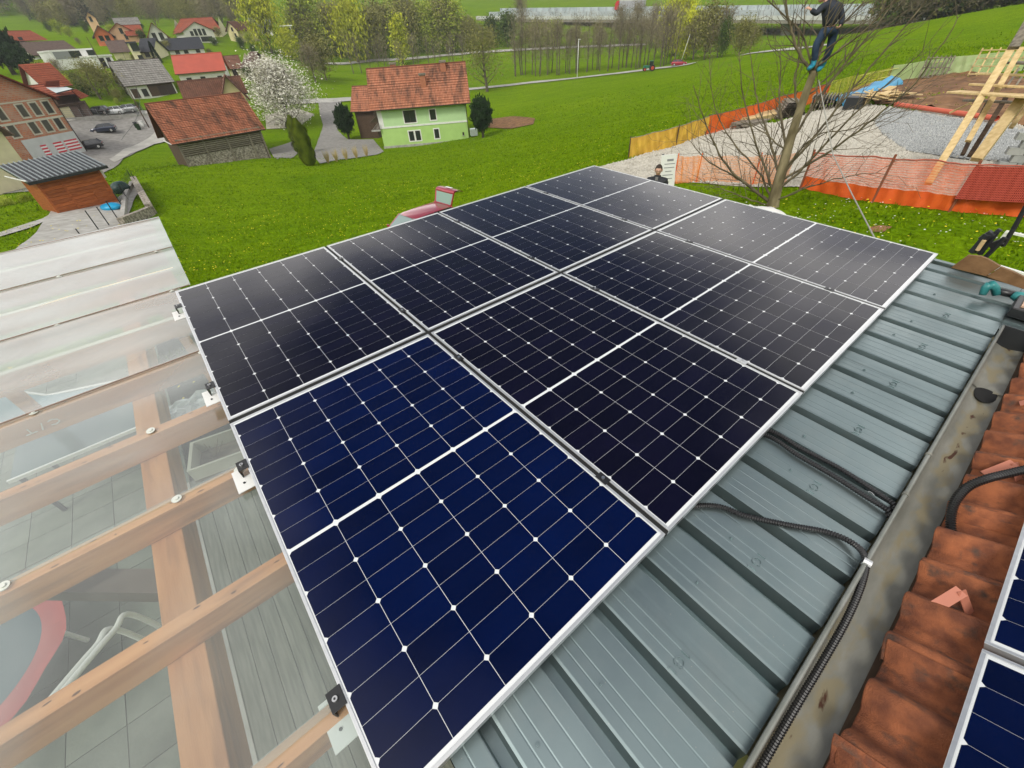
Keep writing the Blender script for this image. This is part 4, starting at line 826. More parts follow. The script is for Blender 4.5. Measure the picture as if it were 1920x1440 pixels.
for i in range(50): a = random.uniform(0, 2 * PI); r = random.uniform(.05, .22); mb.tube([(-.1, 0, .05), (-.1 + r * math.cos(a), r * math.sin(a), random.uniform(.05, .22))], .003, 3)
tw = mb.build('dry_twigs', M_twig, cu)
pt = tthing('grass_patch', 'small bed of green plants seen through the clear roof near the array corner', 'plant bed', -.95, -4.5, .2)
mb = MB(); mb.bx(-.6, .6, -.35, .35, -.02, .05); mb.build('bed_soil', M_soil, pt)
mb = MB()
for i in range(700):
    x, y = random.uniform(-.58, .58), random.uniform(-.33, .33); a = random.uniform(0, 6.3); s = .03; h = random.uniform(.05, .16); mb.tri((x - s * math.cos(a), y - s * math.sin(a), .05), (x + s * math.cos(a), y + s * math.sin(a), .05), (x + random.uniform(-.04, .04), y + random.uniform(-.04, .04), .05 + h))
mb.build('leaves', M_mid, pt)

# ------------------------------------------------------------------ things at the far end of the sheet metal roof
bt = rthing('board_pair', 'two brown boards with a curved top edge standing along the far roof edge', 'boards', 4.62, 3.58, .12)
M_brownb = mat('brown_board', (.16, .085, .035), (.24, .135, .06), 2.5, .6, .15, 14, st=(1, 5, 5))
def rb(pts, th=.025):
    mb = MB(); A = [L(*p) - L(4.62, 3.58, .12) for p in pts]; n = len(A); off = Vector((th, 0, 0))
    mb.v = [tuple(a) for a in A] + [tuple(a + off) for a in A]; mb.f = [tuple(range(n))[::-1], tuple(n + i for i in range(n))] + [(i, (i + 1) % n, n + (i + 1) % n, n + i) for i in range(n)]; return mb
def rx(u, v, x):
    """point on the sight line at roof coordinate x"""
    d = MP.T @ wray(u, v); s = (x - CP[0]) / d[0]; return tuple(CP + s * d)
rb([rx(1783, 502, 4.62), rx(1849, 518, 4.62), rx(1876, 500, 4.62), rx(1852, 486, 4.62), rx(1838, 481, 4.62), rx(1815, 479, 4.62)]).build('board', M_brownb, bt)
rb([rx(1850, 519, 4.60), rx(1960, 556, 4.60), rx(1960, 540, 4.60), rx(1925, 522, 4.60), rx(1900, 510, 4.60), rx(1877, 501, 4.60)]).build('board', M_brownb, bt)
ld = thing('crane_arm', 'dark folded metal lifting arm with a long pole leaning at the far roof edge', 'lifting arm', roofw(4.9, 3.6, .2))
o_ = Vector(ld.location)
def rl(pts, w_, m, nm, x=4.85):
    mb = MB(); P_ = [Vector(roofw(*rx(u, v, x))) - o_ for u, v in pts]
    for a, b in zip(P_[:-1], P_[1:]): mb.bar(a, b, w_)
    mb.build(nm, m, ld, bevel=.003)
rl([(1880, 462), (1900, 430), (1925, 385), (1975, 300)], .022, M_dark, 'pole', 4.95); rl([(1822, 474), (1852, 440)], .035, M_dark, 'arm'); rl([(1836, 477), (1868, 436), (1876, 430)], .028, M_dark, 'arm', 4.9); rl([(1848, 482), (1885, 445)], .024, M_dark, 'arm', 4.9)
rl([(1840, 450), (1862, 436)], .05, M_dark, 'joint', 4.88); rl([(1856, 462), (1880, 452)], .045, M_black, 'joint', 4.92); rl([(1832, 470), (1846, 450)], .02, M_lumber, 'spacer', 4.83)
for l, a, b, w_ in (('white metal rail crossing the grass at the right edge, the upper of two', (1886, 434), (1990, 458), .07), ('white board edge below the lifting arm at the right edge', (1873, 499), (1990, 535), .05)):
    mb = MB(); z = .6; A = atz(*a, z); B = atz(*b, z); mb.bar(A, B, w_, .04); o = mb.build('white_rail', M_white); tag(o, l, 'rail')
    for q in (.03, .9): pq = A.lerp(B, q); m2 = MB(); m2.bar((pq.x, pq.y, pq.z - .02), (pq.x, pq.y, .05), .05); m2.build('rail_post', M_white, o)
tl = rthing('cordless_tool', 'turquoise and black cordless power tool lying on the sheet metal roof', 'power tool', 4.42, 3.86, .10, rz=.0)
M_teal = mat('teal_plastic', (.03, .20, .20), (.05, .26, .26), 6, .4); tb0 = L(4.42, 3.86, .10)
def tp(u, v, h): return L(*onroof(u, v, h)) - tb0
mb = MB(); mb.tube([tp(1842, 553, .06), tp(1848, 540, .02), tp(1857, 533, -.01)], [.018, .024, .026], 8); mb.build('grip', M_teal, tl, smooth=True)
mb = MB(); mb.tube([tp(1868, 553, .06), tp(1866, 540, .02), tp(1858, 533, -.01)], [.02, .024, .026], 8); mb.build('grip', M_teal, tl, smooth=True)
mb = MB(); mb.tube([tp(1866, 545, .05), tp(1885, 549, .05), tp(1903, 553, .05)], [.018, .024, .024], 10); mb.build('shaft', M_black, tl, smooth=True)
mb = MB(); mb.tube([tp(1900, 553, .05), tp(1908, 556, .05), tp(1930, 560, .05)], [.026, .034, .034], 10); mb.build('motor_housing', M_teal, tl, smooth=True)
bxx = rthing('black_case', 'black case with a tan lid at the right edge of the sheet metal roof', 'case', 4.0, 4.05, .09); a = L(*onroof(1903, 592, .08)) - L(4.0, 4.05, .09)
mb = MB(); mb.box(a + Vector((.08, -.03, .03)), (.24, .14, .06)); mb.build('case_body', M_black, bxx, bevel=.006); mb = MB(); mb.box(a + Vector((.10, -.04, .065)), (.2, .10, .01)); mb.build('lid', mat('tan', (.55, .36, .25), None, rough=.7), bxx)

# ------------------------------------------------------------------ bare tree with the climbing child
tp0 = at(1447, 388, 13.9); tz0 = hm(tp0.x, tp0.y); tree = thing('bare_tree', 'big leafless tree with many upright boughs beside the orange netting, a child standing in it', 'tree', (tp0.x, tp0.y, tz0))
TO = Vector((tp0.x, tp0.y, tz0)); rt = random.Random(11)
trunk = MB(); limbs = MB(); twigs = MB()
def TA(u, v, d): return at(u, v, d) - TO
tr_pts = smooth_path([TA(1447, 396, 13.9), TA(1452, 370, 13.9), TA(1466, 320, 13.9), TA(1480, 268, 13.95), TA(1497, 215, 14.0), TA(1512, 172, 14.0), TA(1527, 132, 14.0)], 5)
n_ = len(tr_pts); trunk.tube(tr_pts, [.20 - .125 * min(1, (i / (n_ - 1)) ** .45 * 1.0) for i in range(n_)], 14); trunk.build('trunk', M_bark, tree, smooth=True)
def grow(p, d, ln, r, lev):
    n = max(3, int(ln / .16)); pts = [p]; dirv = d.normalized(); q = p.copy()
    for i in range(n):
        dirv = (dirv + Vector((rt.uniform(-1, 1), rt.uniform(-1, 1), rt.uniform(-.6, 1.0))) * .13).normalized(); q = q + dirv * (ln / n); pts.append(q.copy())
        if lev > 0 and i > 0 and rt.random() < (.55 if lev == 2 else .42):
            s = dirv.cross(Vector((rt.uniform(-1, 1), rt.uniform(-1, 1), rt.uniform(-1, 1)))).normalized(); nd = (dirv * .9 + s * rt.uniform(.5, 1.0) + Vector((0, 0, .15))).normalized()
            grow(q.copy(), nd, ln * rt.uniform(.3, .6) * (1 - i / n * .4), r * .55, lev - 1)
    twigs.tube(pts, [max(.003, .85 * r * (1 - .75 * i / n)) for i in range(n + 1)], 4, cap=False)
def limb(px, r0, r1, d0=13.9, d1=14.0, dens=.8, tw=1.0):
    k = len(px); P_ = smooth_path([TA(u, v, d0 + (d1 - d0) * (i / (k - 1))) for i, (u, v) in enumerate(px)], 5); n = len(P_)
    P_ = [p + Vector((rt.uniform(-1, 1), rt.uniform(-1, 1), rt.uniform(-1, 1))) * .018 * (0 < i < n - 1) for i, p in enumerate(P_)]
    limbs.tube(P_, [.8 * (r0 + (r1 - r0) * (i / (n - 1)) ** .8) for i in range(n)], 7)
    for i in range(2, n):
        for _r in range(2 if rt.random() < dens * .45 else (1 if rt.random() < .55 else 0)):
            d = (P_[i] - P_[i - 1]).normalized(); s = d.cross(Vector((rt.uniform(-1, 1), rt.uniform(-1, 1), rt.uniform(-1, 1)))).normalized()
            grow(P_[i], (d + s * rt.uniform(.5, 1.1) + Vector((0, 0, .1))), rt.uniform(.4, 1.15) * tw, max(.007, (r0 + (r1 - r0) * i / n) * .4), 2 if rt.random() < .45 else 1)
for a in ([(1444, 380), (1400, 345), (1355, 300), (1325, 235), (1300, 160)], .055, .010, 13.9, 12.8), ([(1440, 376), (1385, 335), (1330, 305), (1290, 262)], .045, .008, 13.9, 13.2), ([(1450, 360), (1432, 310), (1400, 210), (1385, 100)], .05, .01, 13.9, 13.3), ([(1462, 335), (1442, 260), (1420, 190), (1405, 95)], .05, .01, 13.9, 14.5), \
    ([(1478, 285), (1455, 268), (1420, 240), (1375, 225)], .03, .008, 13.95, 13.4), ([(1475, 290), (1464, 210), (1462, 150), (1464, 90)], .045, .010, 13.95, 14.3), ([(1525, 140), (1500, 100), (1484, 60), (1475, 5), (1470, -60)], .05, .02, 14.0, 13.8), \
    ([(1458, 356), (1510, 312), (1580, 235), (1660, 160), (1730, 95)], .05, .010, 13.9, 13.0), ([(1466, 338), (1560, 280), (1640, 220), (1720, 150), (1795, 35)], .045, .009, 13.9, 12.7), ([(1470, 325), (1530, 252), (1600, 165), (1680, 70), (1745, -10)], .05, .010, 13.9, 14.4), ([(1486, 262), (1530, 192), (1585, 120), (1650, 40), (1690, -20)], .045, .012, 13.95, 14.6), \
    ([(1448, 378), (1520, 350), (1590, 330), (1650, 325)], .03, .007, 13.9, 12.9), ([(1527, 133), (1536, 100), (1545, 68), (1560, 20), (1575, -50)], .065, .035, 14.0, 14.0), ([(1532, 125), (1580, 90), (1640, 40), (1700, -30)], .035, .012, 14.0, 13.4), ([(1545, 68), (1575, 48), (1610, 15), (1640, -30)], .032, .014, 14.0, 14.5), \
    ([(1440, 385), (1400, 372), (1350, 352), (1320, 340)], .03, .007, 13.9, 12.9), ([(1498, 212), (1490, 150), (1505, 80), (1510, 0)], .035, .012, 14.0, 14.8), ([(1505, 190), (1545, 150), (1590, 105), (1620, 80), (1700, 20)], .03, .009, 14.0, 15.0), ([(1470, 320), (1500, 280), (1540, 250), (1600, 240), (1680, 200)], .03, .007, 13.9, 13.5), ([(1446, 372), (1420, 320), (1370, 260), (1340, 200), (1330, 110)], .04, .008, 13.9, 14.6), ([(1527, 133), (1500, 60), (1440, 0), (1425, -30)], .03, .012, 14.0, 14.4): limb(*a)
limbs.build('limb', mat('limb_bark', (.085, .068, .042), (.19, .155, .095), 4, .9, .4, 30), tree, smooth=True); o = twigs.build('twig', M_twig, tree)
mb = MB(); A = atz(1560, 285, 1.9); mb.tube([at(1535, 150, 14.2), at(1562, 290, 12.6), at(1598, 365, 10.6), at(1642, 450, 8.2)], .012, 5); tag(mb.build('guy_rope', mat('rope', (.32, .31, .28), None, rough=.8)), 'thin grey rope running from the tree down past the far edge of the array', 'rope')

# ------------------------------------------------------------------ people
M_skin = mat('skin', (.58, .33, .24), (.66, .40, .30), 4, .55, spec=.35)
M_hair = mat('dark_hair', (.022, .014, .009), (.045, .028, .018), 20, .7, .5, 60)
M_jkt = mat('black_jacket', (.014, .015, .018), (.028, .030, .035), 5, .75, .5, 14)
M_navy = mat('navy_jacket', (.018, .022, .032), (.034, .040, .055), 5, .8, .5, 14)
M_jeans = mat('dark_jeans', (.014, .028, .060), (.030, .052, .10), 6, .85, .4, 18)
M_boot = mat('turquoise_boot', (.01, .12, .20), (.02, .25, .36), 14, .5)
def skin_mesh(name, V, E, Rr, m, parent, root=0, sub=2):
    me = bpy.data.meshes.new(name); me.from_pydata([tuple(v) for v in V], E, []); o = bpy.data.objects.new(name, me); C.objects.link(o)
    md = o.modifiers.new('s', 'SKIN'); md.use_smooth_shade = True
    for i, sv in enumerate(me.skin_vertices[0].data): r = Rr[i]; sv.radius = (r, r) if not hasattr(r, '__len__') else r; sv.use_root = (i == root)
    sb = o.modifiers.new('b', 'SUBSURF'); sb.levels = sub; sb.render_levels = sub
    dg = bpy.context.evaluated_depsgraph_get(); dg.update(); nm = bpy.data.meshes.new_from_object(o.evaluated_get(dg)); bpy.data.objects.remove(o)
    nm.name = name; nm.materials.clear(); nm.materials.append(m); nm.polygons.foreach_set('use_smooth', [True] * len(nm.polygons))
    q = bpy.data.objects.new(name, nm); C.objects.link(q); q.parent = parent; return q
def chain(pts, rad): return pts, [(i, i + 1) for i in range(len(pts) - 1)], rad
def head(parent, c, face, up, s=1.0, glasses=False):
    """head with face, ears and hair; c centre, face = direction looked at"""
    f = Vector(face).normalized(); u = Vector(up).normalized(); r = f.cross(u).normalized(); u = r.cross(f).normalized()
    def T(x, y, z): return Vector(c) + (r * x + f * y + u * z) * s
    mb = MB(); rows = []
    for i in range(17):
        t = PI * i / 16; row = []
        for j in range(25):
            p = 2 * PI * j / 24; x = math.sin(t) * math.cos(p); y = math.sin(t) * math.sin(p); z = math.cos(t)
            wx = .078 * (1 if z > -.1 else 1 - .35 * min(1, (-z - .1) / .8)); wy = .098 * (1 if z > -.2 else 1 - .15 * (-z))
            X, Y, Z = x * wx, y * wy, z * .118
            if y > .3:
                Y += .026 * math.exp(-((X / .012) ** 2) - ((Z + .012) / .022) ** 2)                       # nose
                Y -= .010 * (math.exp(-(((abs(X) - .032) / .014) ** 2) - ((Z - .016) / .012) ** 2))        # eye sockets
                Y += .006 * math.exp(-((X / .024) ** 2) - ((Z + .058) / .008) ** 2)                        # lips
                Y += .010 * math.exp(-((X / .03) ** 2) - ((Z + .098) / .02) ** 2)                          # chin
                Y += .004 * math.exp(-(((abs(X) - .03) / .022) ** 2) - ((Z - .036) / .008) ** 2)
            row.append(T(X, Y, Z))
        rows.append(row)
    mb.grid(rows); 
    for sg in (-1, 1): mb.blob(T(sg * .08, -.005, -.002), (.014 * s, .022 * s, .032 * s), 8, 5)
    h = mb.build('head', M_skin, parent, smooth=True)
    mb = MB(); rows = []
    for i in range(9):
        t = PI * .60 * i / 8; row = []
        for j in range(25):
            p = 2 * PI * j / 24; lim = 1.0 if math.sin(p) < .15 else (.52 if math.sin(p) > .5 else .75)
            tt = t * lim; x = math.sin(tt) * math.cos(p); y = math.sin(tt) * math.sin(p); z = math.cos(tt); k = 1 + .02 * math.sin(j * 3 + i * 2)
            row.append(T(x * .086 * k, y * .107 * k - .004, z * .128 * k + .002))
        rows.append(row)
    mb.grid(rows); mb.build('hair', M_hair, parent, smooth=True)
    mb = MB()
    for sg in (-1, 1): mb.blob(T(sg * .032, .082, .016), (.010 * s,) * 3, 8, 5)
    mb.build('eyes', M_black, parent)
    mb = MB(); mb.tube([T(-.022, .098, -.058), T(0, .103, -.057), T(.022, .098, -.058)], .003 * s, 5); mb.build('mouth', mat('lips', (.35, .10, .08), None, rough=.5), parent)
    if glasses:
        mb = MB()
        for sg in (-1, 1): mb.tube([T(sg * .034 + .023 * math.cos(a), .106, .014 + .016 * math.sin(a)) for a in [i * PI / 5 for i in range(11)]], .0022, 5); mb.tube([T(sg * .057, .104, .018), T(sg * .08, .0, .015)], .0022, 5)
        mb.tube([T(-.012, .108, .016), T(.012, .108, .016)], .0022, 5); mb.build('glasses', M_black, parent)
def hand(parent, wrist, d, palm, s=1.0, curl=.6, thumb=1):
    d = Vector(d).normalized(); n = Vector(palm); n = (n - d * n.dot(d)).normalized(); r = d.cross(n).normalized(); w0 = Vector(wrist)
    V = [w0, w0 + d * .045 * s, w0 + d * .08 * s]; E_ = [(0, 1), (1, 2)]; R_ = [(.018 * s, .026 * s), (.016 * s, .034 * s), (.013 * s, .033 * s)]
    parts = [('palm', V, E_, R_)]
    mb = MB(); mb.blob(w0 + d * .045 * s, (.04 * s, .04 * s, .04 * s), 10, 7)
    for i, v in enumerate(mb.v):
        q = Vector(v) - (w0 + d * .045 * s); q = d * q.dot(d) * 1.25 + r * q.dot(r) * 1.0 + n * q.dot(n) * .42; mb.v[i] = tuple(w0 + d * .045 * s + q)
    for k, ln in enumerate((.068, .076, .071, .056)):
        b = w0 + d * .080 * s + r * (k - 1.5) * .019 * s; p = [b - d * .02 * s, b]; dd2 = d.copy()
        for q in range(3):
            dd2 = (dd2 * math.cos(curl) + n * math.sin(curl)).normalized(); p.append(p[-1] + dd2 * ln * s / 3)
        mb.tube(p, [.010 * s, .0095 * s, .009 * s, .0082 * s, .006 * s], 7)
    b = w0 + d * .02 * s - r * .028 * s * thumb; mb.tube([b, b + (d * .5 - r * thumb * .7 + n * .3) * .035 * s, b + (d * .9 - r * thumb * .6 + n * .7) * .055 * s], [.012 * s, .0105 * s, .007 * s], 7)
    return mb.build('hand', M_skin, parent, smooth=True)

# man behind the array
mp_ = at(1237, 309, 10.9); gz = hm(mp_.x, mp_.y); man = thing('person', 'man in a black jacket with dark hair and glasses behind the far corner', 'person', (mp_.x, mp_.y, gz))
hz_ = mp_.z - gz - .10; sc_ = (hz_ + .11) / 1.80; fx = (Vector((0, 0, 0)) - Vector((mp_.x, mp_.y, 0))).normalized(); fx = (fx + Vector((-.15, 0, 0))).normalized(); rx_ = fx.cross(Vector((0, 0, 1))).normalized()
def B(x, y, z): return rx_ * x * sc_ + fx * y * sc_ + Vector((0, 0, z * sc_))
bodyV = [B(0, 0, .95), B(0, 0, 1.15), B(0, .01, 1.35), B(0, .0, 1.47), B(0, .015, 1.55), B(0, .02, 1.62), B(.19, 0, 1.43), B(.26, .02, 1.16), B(.27, .12, .93), B(-.19, 0, 1.43), B(-.26, .02, 1.16), B(-.27, .12, .93), B(.1, 0, .88), B(.11, .02, .48), B(.11, 0, .08), B(-.1, 0, .88), B(-.11, .02, .48), B(-.11, 0, .08)]
bE = [(0, 1), (1, 2), (2, 3), (3, 4), (4, 5), (3, 6), (6, 7), (7, 8), (3, 9), (9, 10), (10, 11), (0, 12), (12, 13), (13, 14), (0, 15), (15, 16), (16, 17)]
bR = [.11, .10, .11, .07, .055, .055, .045, .045, .03, .045, .04, .03, .085, .06, .04, .085, .06, .04]
skin_mesh('body', bodyV, bE, [r * sc_ for r in bR], M_skin, man)
skin_mesh('jacket', [B(0, 0, .90), B(0, 0, 1.12), B(0, .01, 1.33), B(0, .0, 1.46), B(0, .02, 1.535), B(.185, 0, 1.425), B(.265, .02, 1.16), B(.27, .12, .95), B(-.185, 0, 1.425), B(-.265, .02, 1.16), B(-.27, .12, .95)],
          [(0, 1), (1, 2), (2, 3), (3, 4), (3, 5), (5, 6), (6, 7), (3, 8), (8, 9), (9, 10)], [r * sc_ for r in (.185, .17, .185, .135, .088, .10, .072, .055, .10, .072, .055)], M_jkt, man)
skin_mesh('trousers', [B(0, 0, .92), B(.1, 0, .84), B(.11, .02, .48), B(.11, 0, .10), B(-.1, 0, .84), B(-.11, .02, .48), B(-.11, 0, .10)], [(0, 1), (1, 2), (2, 3), (0, 4), (4, 5), (5, 6)], [r * sc_ for r in (.16, .11, .08, .065, .11, .08, .065)], M_jeans, man)
for s_ in (-1, 1):
    mb = MB(); mb.blob(B(s_ * .11, .06, .05), (.055, .14, .055), 10, 6); mb.build('shoe', M_black, man, smooth=True); hand(man, B(s_ * .27, .13, .92), B(0, .3, -1), fx, sc_, .3, s_)
mb = MB(); mb.grid([[B((.075 + k * .02) * math.cos(a), .02 + (.07 + k * .02) * math.sin(a), 1.565 - k * .045 + .015 * math.sin(a)) for k in range(3)] for a in [i * 2 * PI / 20 for i in range(21)]]); mb.build('collar', M_jkt, man, smooth=True)
mb = MB(); mb.grid([[B(x, .125 + .01 * math.cos(x * 9), z) for x in (-.035, 0, .035)] for z in (1.55, 1.50, 1.42)]); mb.build('shirt', mat('grey_shirt', (.18, .17, .17), None, rough=.8), man)
head(man, B(0, .035, 1.675), fx * 1 + Vector((0, 0, -.12)) + rx_ * -.12, (0, 0, 1), sc_ * 1.05, True)

# child standing in the fork of the tree
kf = at(1527, 133, 14.0); kid = thing('person', 'child in a dark jacket, jeans and turquoise rubber boots standing in the bare tree', 'person', tuple(kf))
kd = 14.0
def KP(u, v, d=14.0): return at(u, v, d) - kf
KH = KP(1543, -8); hipc = KP(1556, 46); sh_ = KP(1558, 12)
fk = (KP(1500, 20) - KP(1556, 20)); fk.z = 0; fk = (fk.normalized() + Vector((-.2, -.55, 0))).normalized()
kV = [hipc, KP(1557, 30), sh_, KP(1550, 5), KP(1545, 0), KP(1540, 14, 13.85), KP(1531, 27, 13.75), KP(1518, 16, 13.7), KP(1573, 14, 14.15), KP(1578, 34, 14.1), KP(1576, 48, 13.9), KP(1543, 62, 13.9), KP(1530, 84, 13.85), KP(1527, 122, 13.9), KP(1563, 62, 14.1), KP(1556, 92, 14.1), KP(1543, 124, 14.05)]
kE = [(0, 1), (1, 2), (2, 3), (3, 4), (2, 5), (5, 6), (6, 7), (2, 8), (8, 9), (9, 10), (0, 11), (11, 12), (12, 13), (0, 14), (14, 15), (15, 16)]
skin_mesh('body', kV, kE, [.07, .08, .10, .05, .05, .04, .035, .022, .04, .035, .022, .06, .045, .03, .06, .045, .03], M_skin, kid)
skin_mesh('jacket', [KP(1556, 52), KP(1557, 32), sh_, KP(1550, 4), KP(1541, 13, 13.85), KP(1531, 26, 13.75), KP(1520, 18, 13.7), KP(1573, 14, 14.15), KP(1579, 34, 14.1), KP(1577, 47, 13.9)], [(0, 1), (1, 2), (2, 3), (2, 4), (4, 5), (5, 6), (2, 7), (7, 8), (8, 9)], [.16, .155, .145, .075, .075, .062, .045, .085, .065, .05], M_navy, kid)
skin_mesh('trousers', [KP(1556, 50), KP(1544, 62, 13.9), KP(1530, 84, 13.85), KP(1527, 116, 13.9), KP(1563, 62, 14.1), KP(1556, 92, 14.1), KP(1544, 118, 14.05)], [(0, 1), (1, 2), (2, 3), (0, 4), (4, 5), (5, 6)], [.13, .095, .078, .062, .10, .078, .062], M_jeans, kid)
for a, b, c, d_ in ((KP(1528, 104, 13.9), KP(1525, 122, 13.9), KP(1515, 130, 13.72), 0), (KP(1547, 112, 14.05), KP(1541, 125, 14.05), KP(1532, 133, 13.9), 1)):
    skin_mesh('boot', [a, b, b.lerp(c, .5), c], [(0, 1), (1, 2), (2, 3)], [.062, .058, .055, .042], M_boot, kid)
hand(kid, KP(1519, 17, 13.7), KP(1505, 8, 13.7) - KP(1519, 17, 13.7), Vector((.6, .2, -1)), .82, .75, 1); hand(kid, KP(1577, 47, 13.9), KP(1570, 54, 13.85) - KP(1577, 47, 13.9), Vector((-1, .3, 0)), .82, .9, -1)
head(kid, KH, fk, (0, 0, 1), .95)
# ------------------------------------------------------------------ netting fences
def fence(name, label, tops, bots, m, nx, nz, sw, posts, group=None, postm=None, toprail=None, parts_extra=None, sag=.04, post_r=.03, solid=0, wav=1.0, solidm=None):
    """tops and bots: world points of the upper and lower edge; strands are real ribbons"""
    P0 = bots[0]; t = thing(name, label, 'fence', tuple(P0), group=group); O = Vector(P0)
    def lerp(Q, s): k = s * (len(Q) - 1); i = min(int(k), len(Q) - 2); return Vector(Q[i]).lerp(Vector(Q[i + 1]), k - i)
    def pt(s, r):
        b = lerp(bots, s); a = lerp(tops, s); q = b.lerp(a, r); n = (lerp(tops, min(1, s + .02)) - lerp(tops, max(0, s - .02))); n.z = 0; n = Vector((-n.y, n.x, 0)).normalized() if n.length else Vector((0, 1, 0))
        q = q + n * wav * (.06 * math.sin(s * 37) * (1 - abs(2 * r - 1)) + .03 * math.sin(s * 90 + r * 4)); q.z -= sag * abs(math.sin(s * PI * (len(posts) + 1))) * r; return q - O
    mb = MB(); N = len(tops) * 14
    def strand(P_, vert):
        for a, b in zip(P_[:-1], P_[1:]):
            if vert: d = (b - a).cross(Vector((0, 0, 1))); o_ = (lerp(tops, .5) - lerp(tops, .48)); o_.z = 0; o_ = o_.normalized() * sw / 2; mb.quad(a - o_, a + o_, b + o_, b - o_)
            else: o_ = Vector((0, 0, sw / 2)); mb.quad(a - o_, b - o_, b + o_, a + o_)
    for i in range(nz + 1): strand([pt(k / N, i / nz) for k in range(N + 1)], False)
    for k in range(nx + 1): strand([pt(k / nx, r / 4) for r in range(5)], True)
    mb.build('netting', m, t)
    if solid: m3 = MB(); m3.grid([[pt(k / N, r / 3 * solid) + Vector((.01, .01, 0)) for k in range(N + 1)] for r in range(4)]); m3.build('folded_netting', solidm or m, t)
    for s in posts:
        m2 = MB(); a = lerp(bots, s) - O; b = lerp(tops, s) - O; m2.tube([a - Vector((0, 0, .1)), b + Vector((0, 0, .08))], post_r, 7); m2.build('post', postm or M_darkwood, t)
    if toprail is not None: m2 = MB(); m2.tube([pt(k / N, 1) + Vector((0, 0, .01)) for k in range(N + 1)], .018, 5); m2.build('top_rail', toprail, t)
    return t
def gz(u, v, up=0): p = gr(u, v); p.z = hm(p.x, p.y) + up; return p
def wall_pts(px, h): return [gz(u, v, h if not hasattr(h, '__len__') else h[i]) for i, (u, v) in enumerate(px)], [gz(u, v, .03) for u, v in px]
# near run: pale orange part, then red double netting to the right edge
T, Bt = wall_pts([(1262, 346), (1310, 342), (1400, 346), (1470, 350)], [.95, .85, .85, .95])
fence('netting_fence', 'thin pale orange netting fence between the leaning sign and the bare tree', T, Bt, mat('pale_orange_net', (.85, .30, .07), None, rough=.6), 130, 16, .011, (.0, .30, .72), postm=M_orangenet, post_r=.02)
T, Bt = wall_pts([(1500, 354), (1600, 376), (1700, 388), (1800, 400), (1980, 414)], [1.0, 1.1, 1.12, 1.1, 1.2])
fence('netting_fence', 'red-orange netting fence with a doubled lower half, right of the bare tree', T, Bt, M_orangenet, 230, 18, .0085, (.0, .34, .70), postm=mat('rust_post', (.25, .08, .04), None, rough=.8), toprail=mat('rail_rust', (.42, .10, .06), None, rough=.7), solid=.34)
q_ = [gz(1768, 397), gz(1860, 407), gz(1985, 416)]; B2 = [p + Vector((-.03, -.12, .36 + i * .04)) for i, p in enumerate(q_)]; T2 = [p + Vector((-.03, -.12, 1.08 + i * .06)) for i, p in enumerate(q_)]
fence('netting_fence', 'deep red netting hung behind the orange netting at the right edge', T2, B2, mat('red_strand', (.55, .09, .06), None, rough=.6), 70, 14, .013, (), solid=1.0, solidm=mat('deep_red_net', (.17, .008, .006), None, rough=.7), sag=.01, wav=.25)
# far run along the meadow: yellow, orange, yellow, pale green
T, Bt = wall_pts([(1178, 297), (1260, 277), (1322, 254)], .95); fence('netting_fence', 'yellow-orange netting fence at the left end of the building site', T, Bt, mat('amber_net', (.66, .42, .05), (.6, .36, .05), 3, .7), 190, 16, .03, (0, .55, 1), postm=M_darkwood, toprail=M_greywood)
T, Bt = wall_pts([(1322, 254), (1395, 235), (1450, 216), (1530, 192), (1546, 186)], .98); fence('netting_fence', 'solid bright orange netting fence along the meadow behind the bare tree', T, Bt, M_orangenet, 300, 20, .036, (.3, .6, 1), postm=M_darkwood, toprail=M_greywood)
T, Bt = wall_pts([(1546, 186), (1600, 172), (1660, 158)], 1.05); fence('netting_fence', 'thin yellow netting fence behind the blue tarpaulin', T, Bt, M_yellownet, 120, 12, .022, (.45, .98), postm=M_greywood)
T, Bt = wall_pts([(1660, 158), (1740, 146), (1820, 139), (1960, 132)], 1.15); fence('netting_fence', 'pale green netting fence at the top right of the building site', T, Bt, M_greennet, 260, 18, .032, (0, .45, .9), postm=M_dark)
for l, px, h in (('bright yellow tape strung along the amber netting', [(1178, 292), (1260, 272), (1322, 249)], .28), ('upper bright yellow tape on the amber netting', [(1178, 292), (1260, 272), (1322, 249)], .75), ('pale tape along the green netting fence, upper line', [(1600, 170), (1700, 150), (1820, 137), (1930, 132)], .95), ('pale tape along the green netting fence, lower line', [(1600, 170), (1700, 150), (1820, 137), (1930, 132)], .5)):
    mb = MB(); P_ = [gz(u, v, h) + Vector((-.03, -.12, 0)) for u, v in px]; mb.tube(P_, .018, 4); tag(mb.build('barrier_tape', M_line), l, 'tape')
def lattice(label, u, v, wd, h, n, k, m, lean=.3, yaw=0, cat='pallet'):
    p = gz(u, v); t = thing('wooden_lattice', label, cat, tuple(p), yaw)
    for i in range(n): mb = MB(); x = -wd / 2 + wd * i / (n - 1); mb.bar((x, 0, .02), (x, lean, h), .08, .03); mb.build('slat', m, t)
    for i in range(k): mb = MB(); q = .08 + .84 * i / (k - 1); mb.bar((-wd / 2 - .05, lean * q - .04, h * q), (wd / 2 + .05, lean * q - .04, h * q), .08, .05); mb.build('crossbar', m, t)
lattice('grey wooden pallet leaning on the pale green netting', 1745, 148, 1.5, 1.35, 7, 3, M_greywood, yaw=-.7); lattice('pale open lattice frame leaning on the netting by the scaffold', 1855, 143, 2.2, 1.5, 6, 4, M_lumber, yaw=-.8)
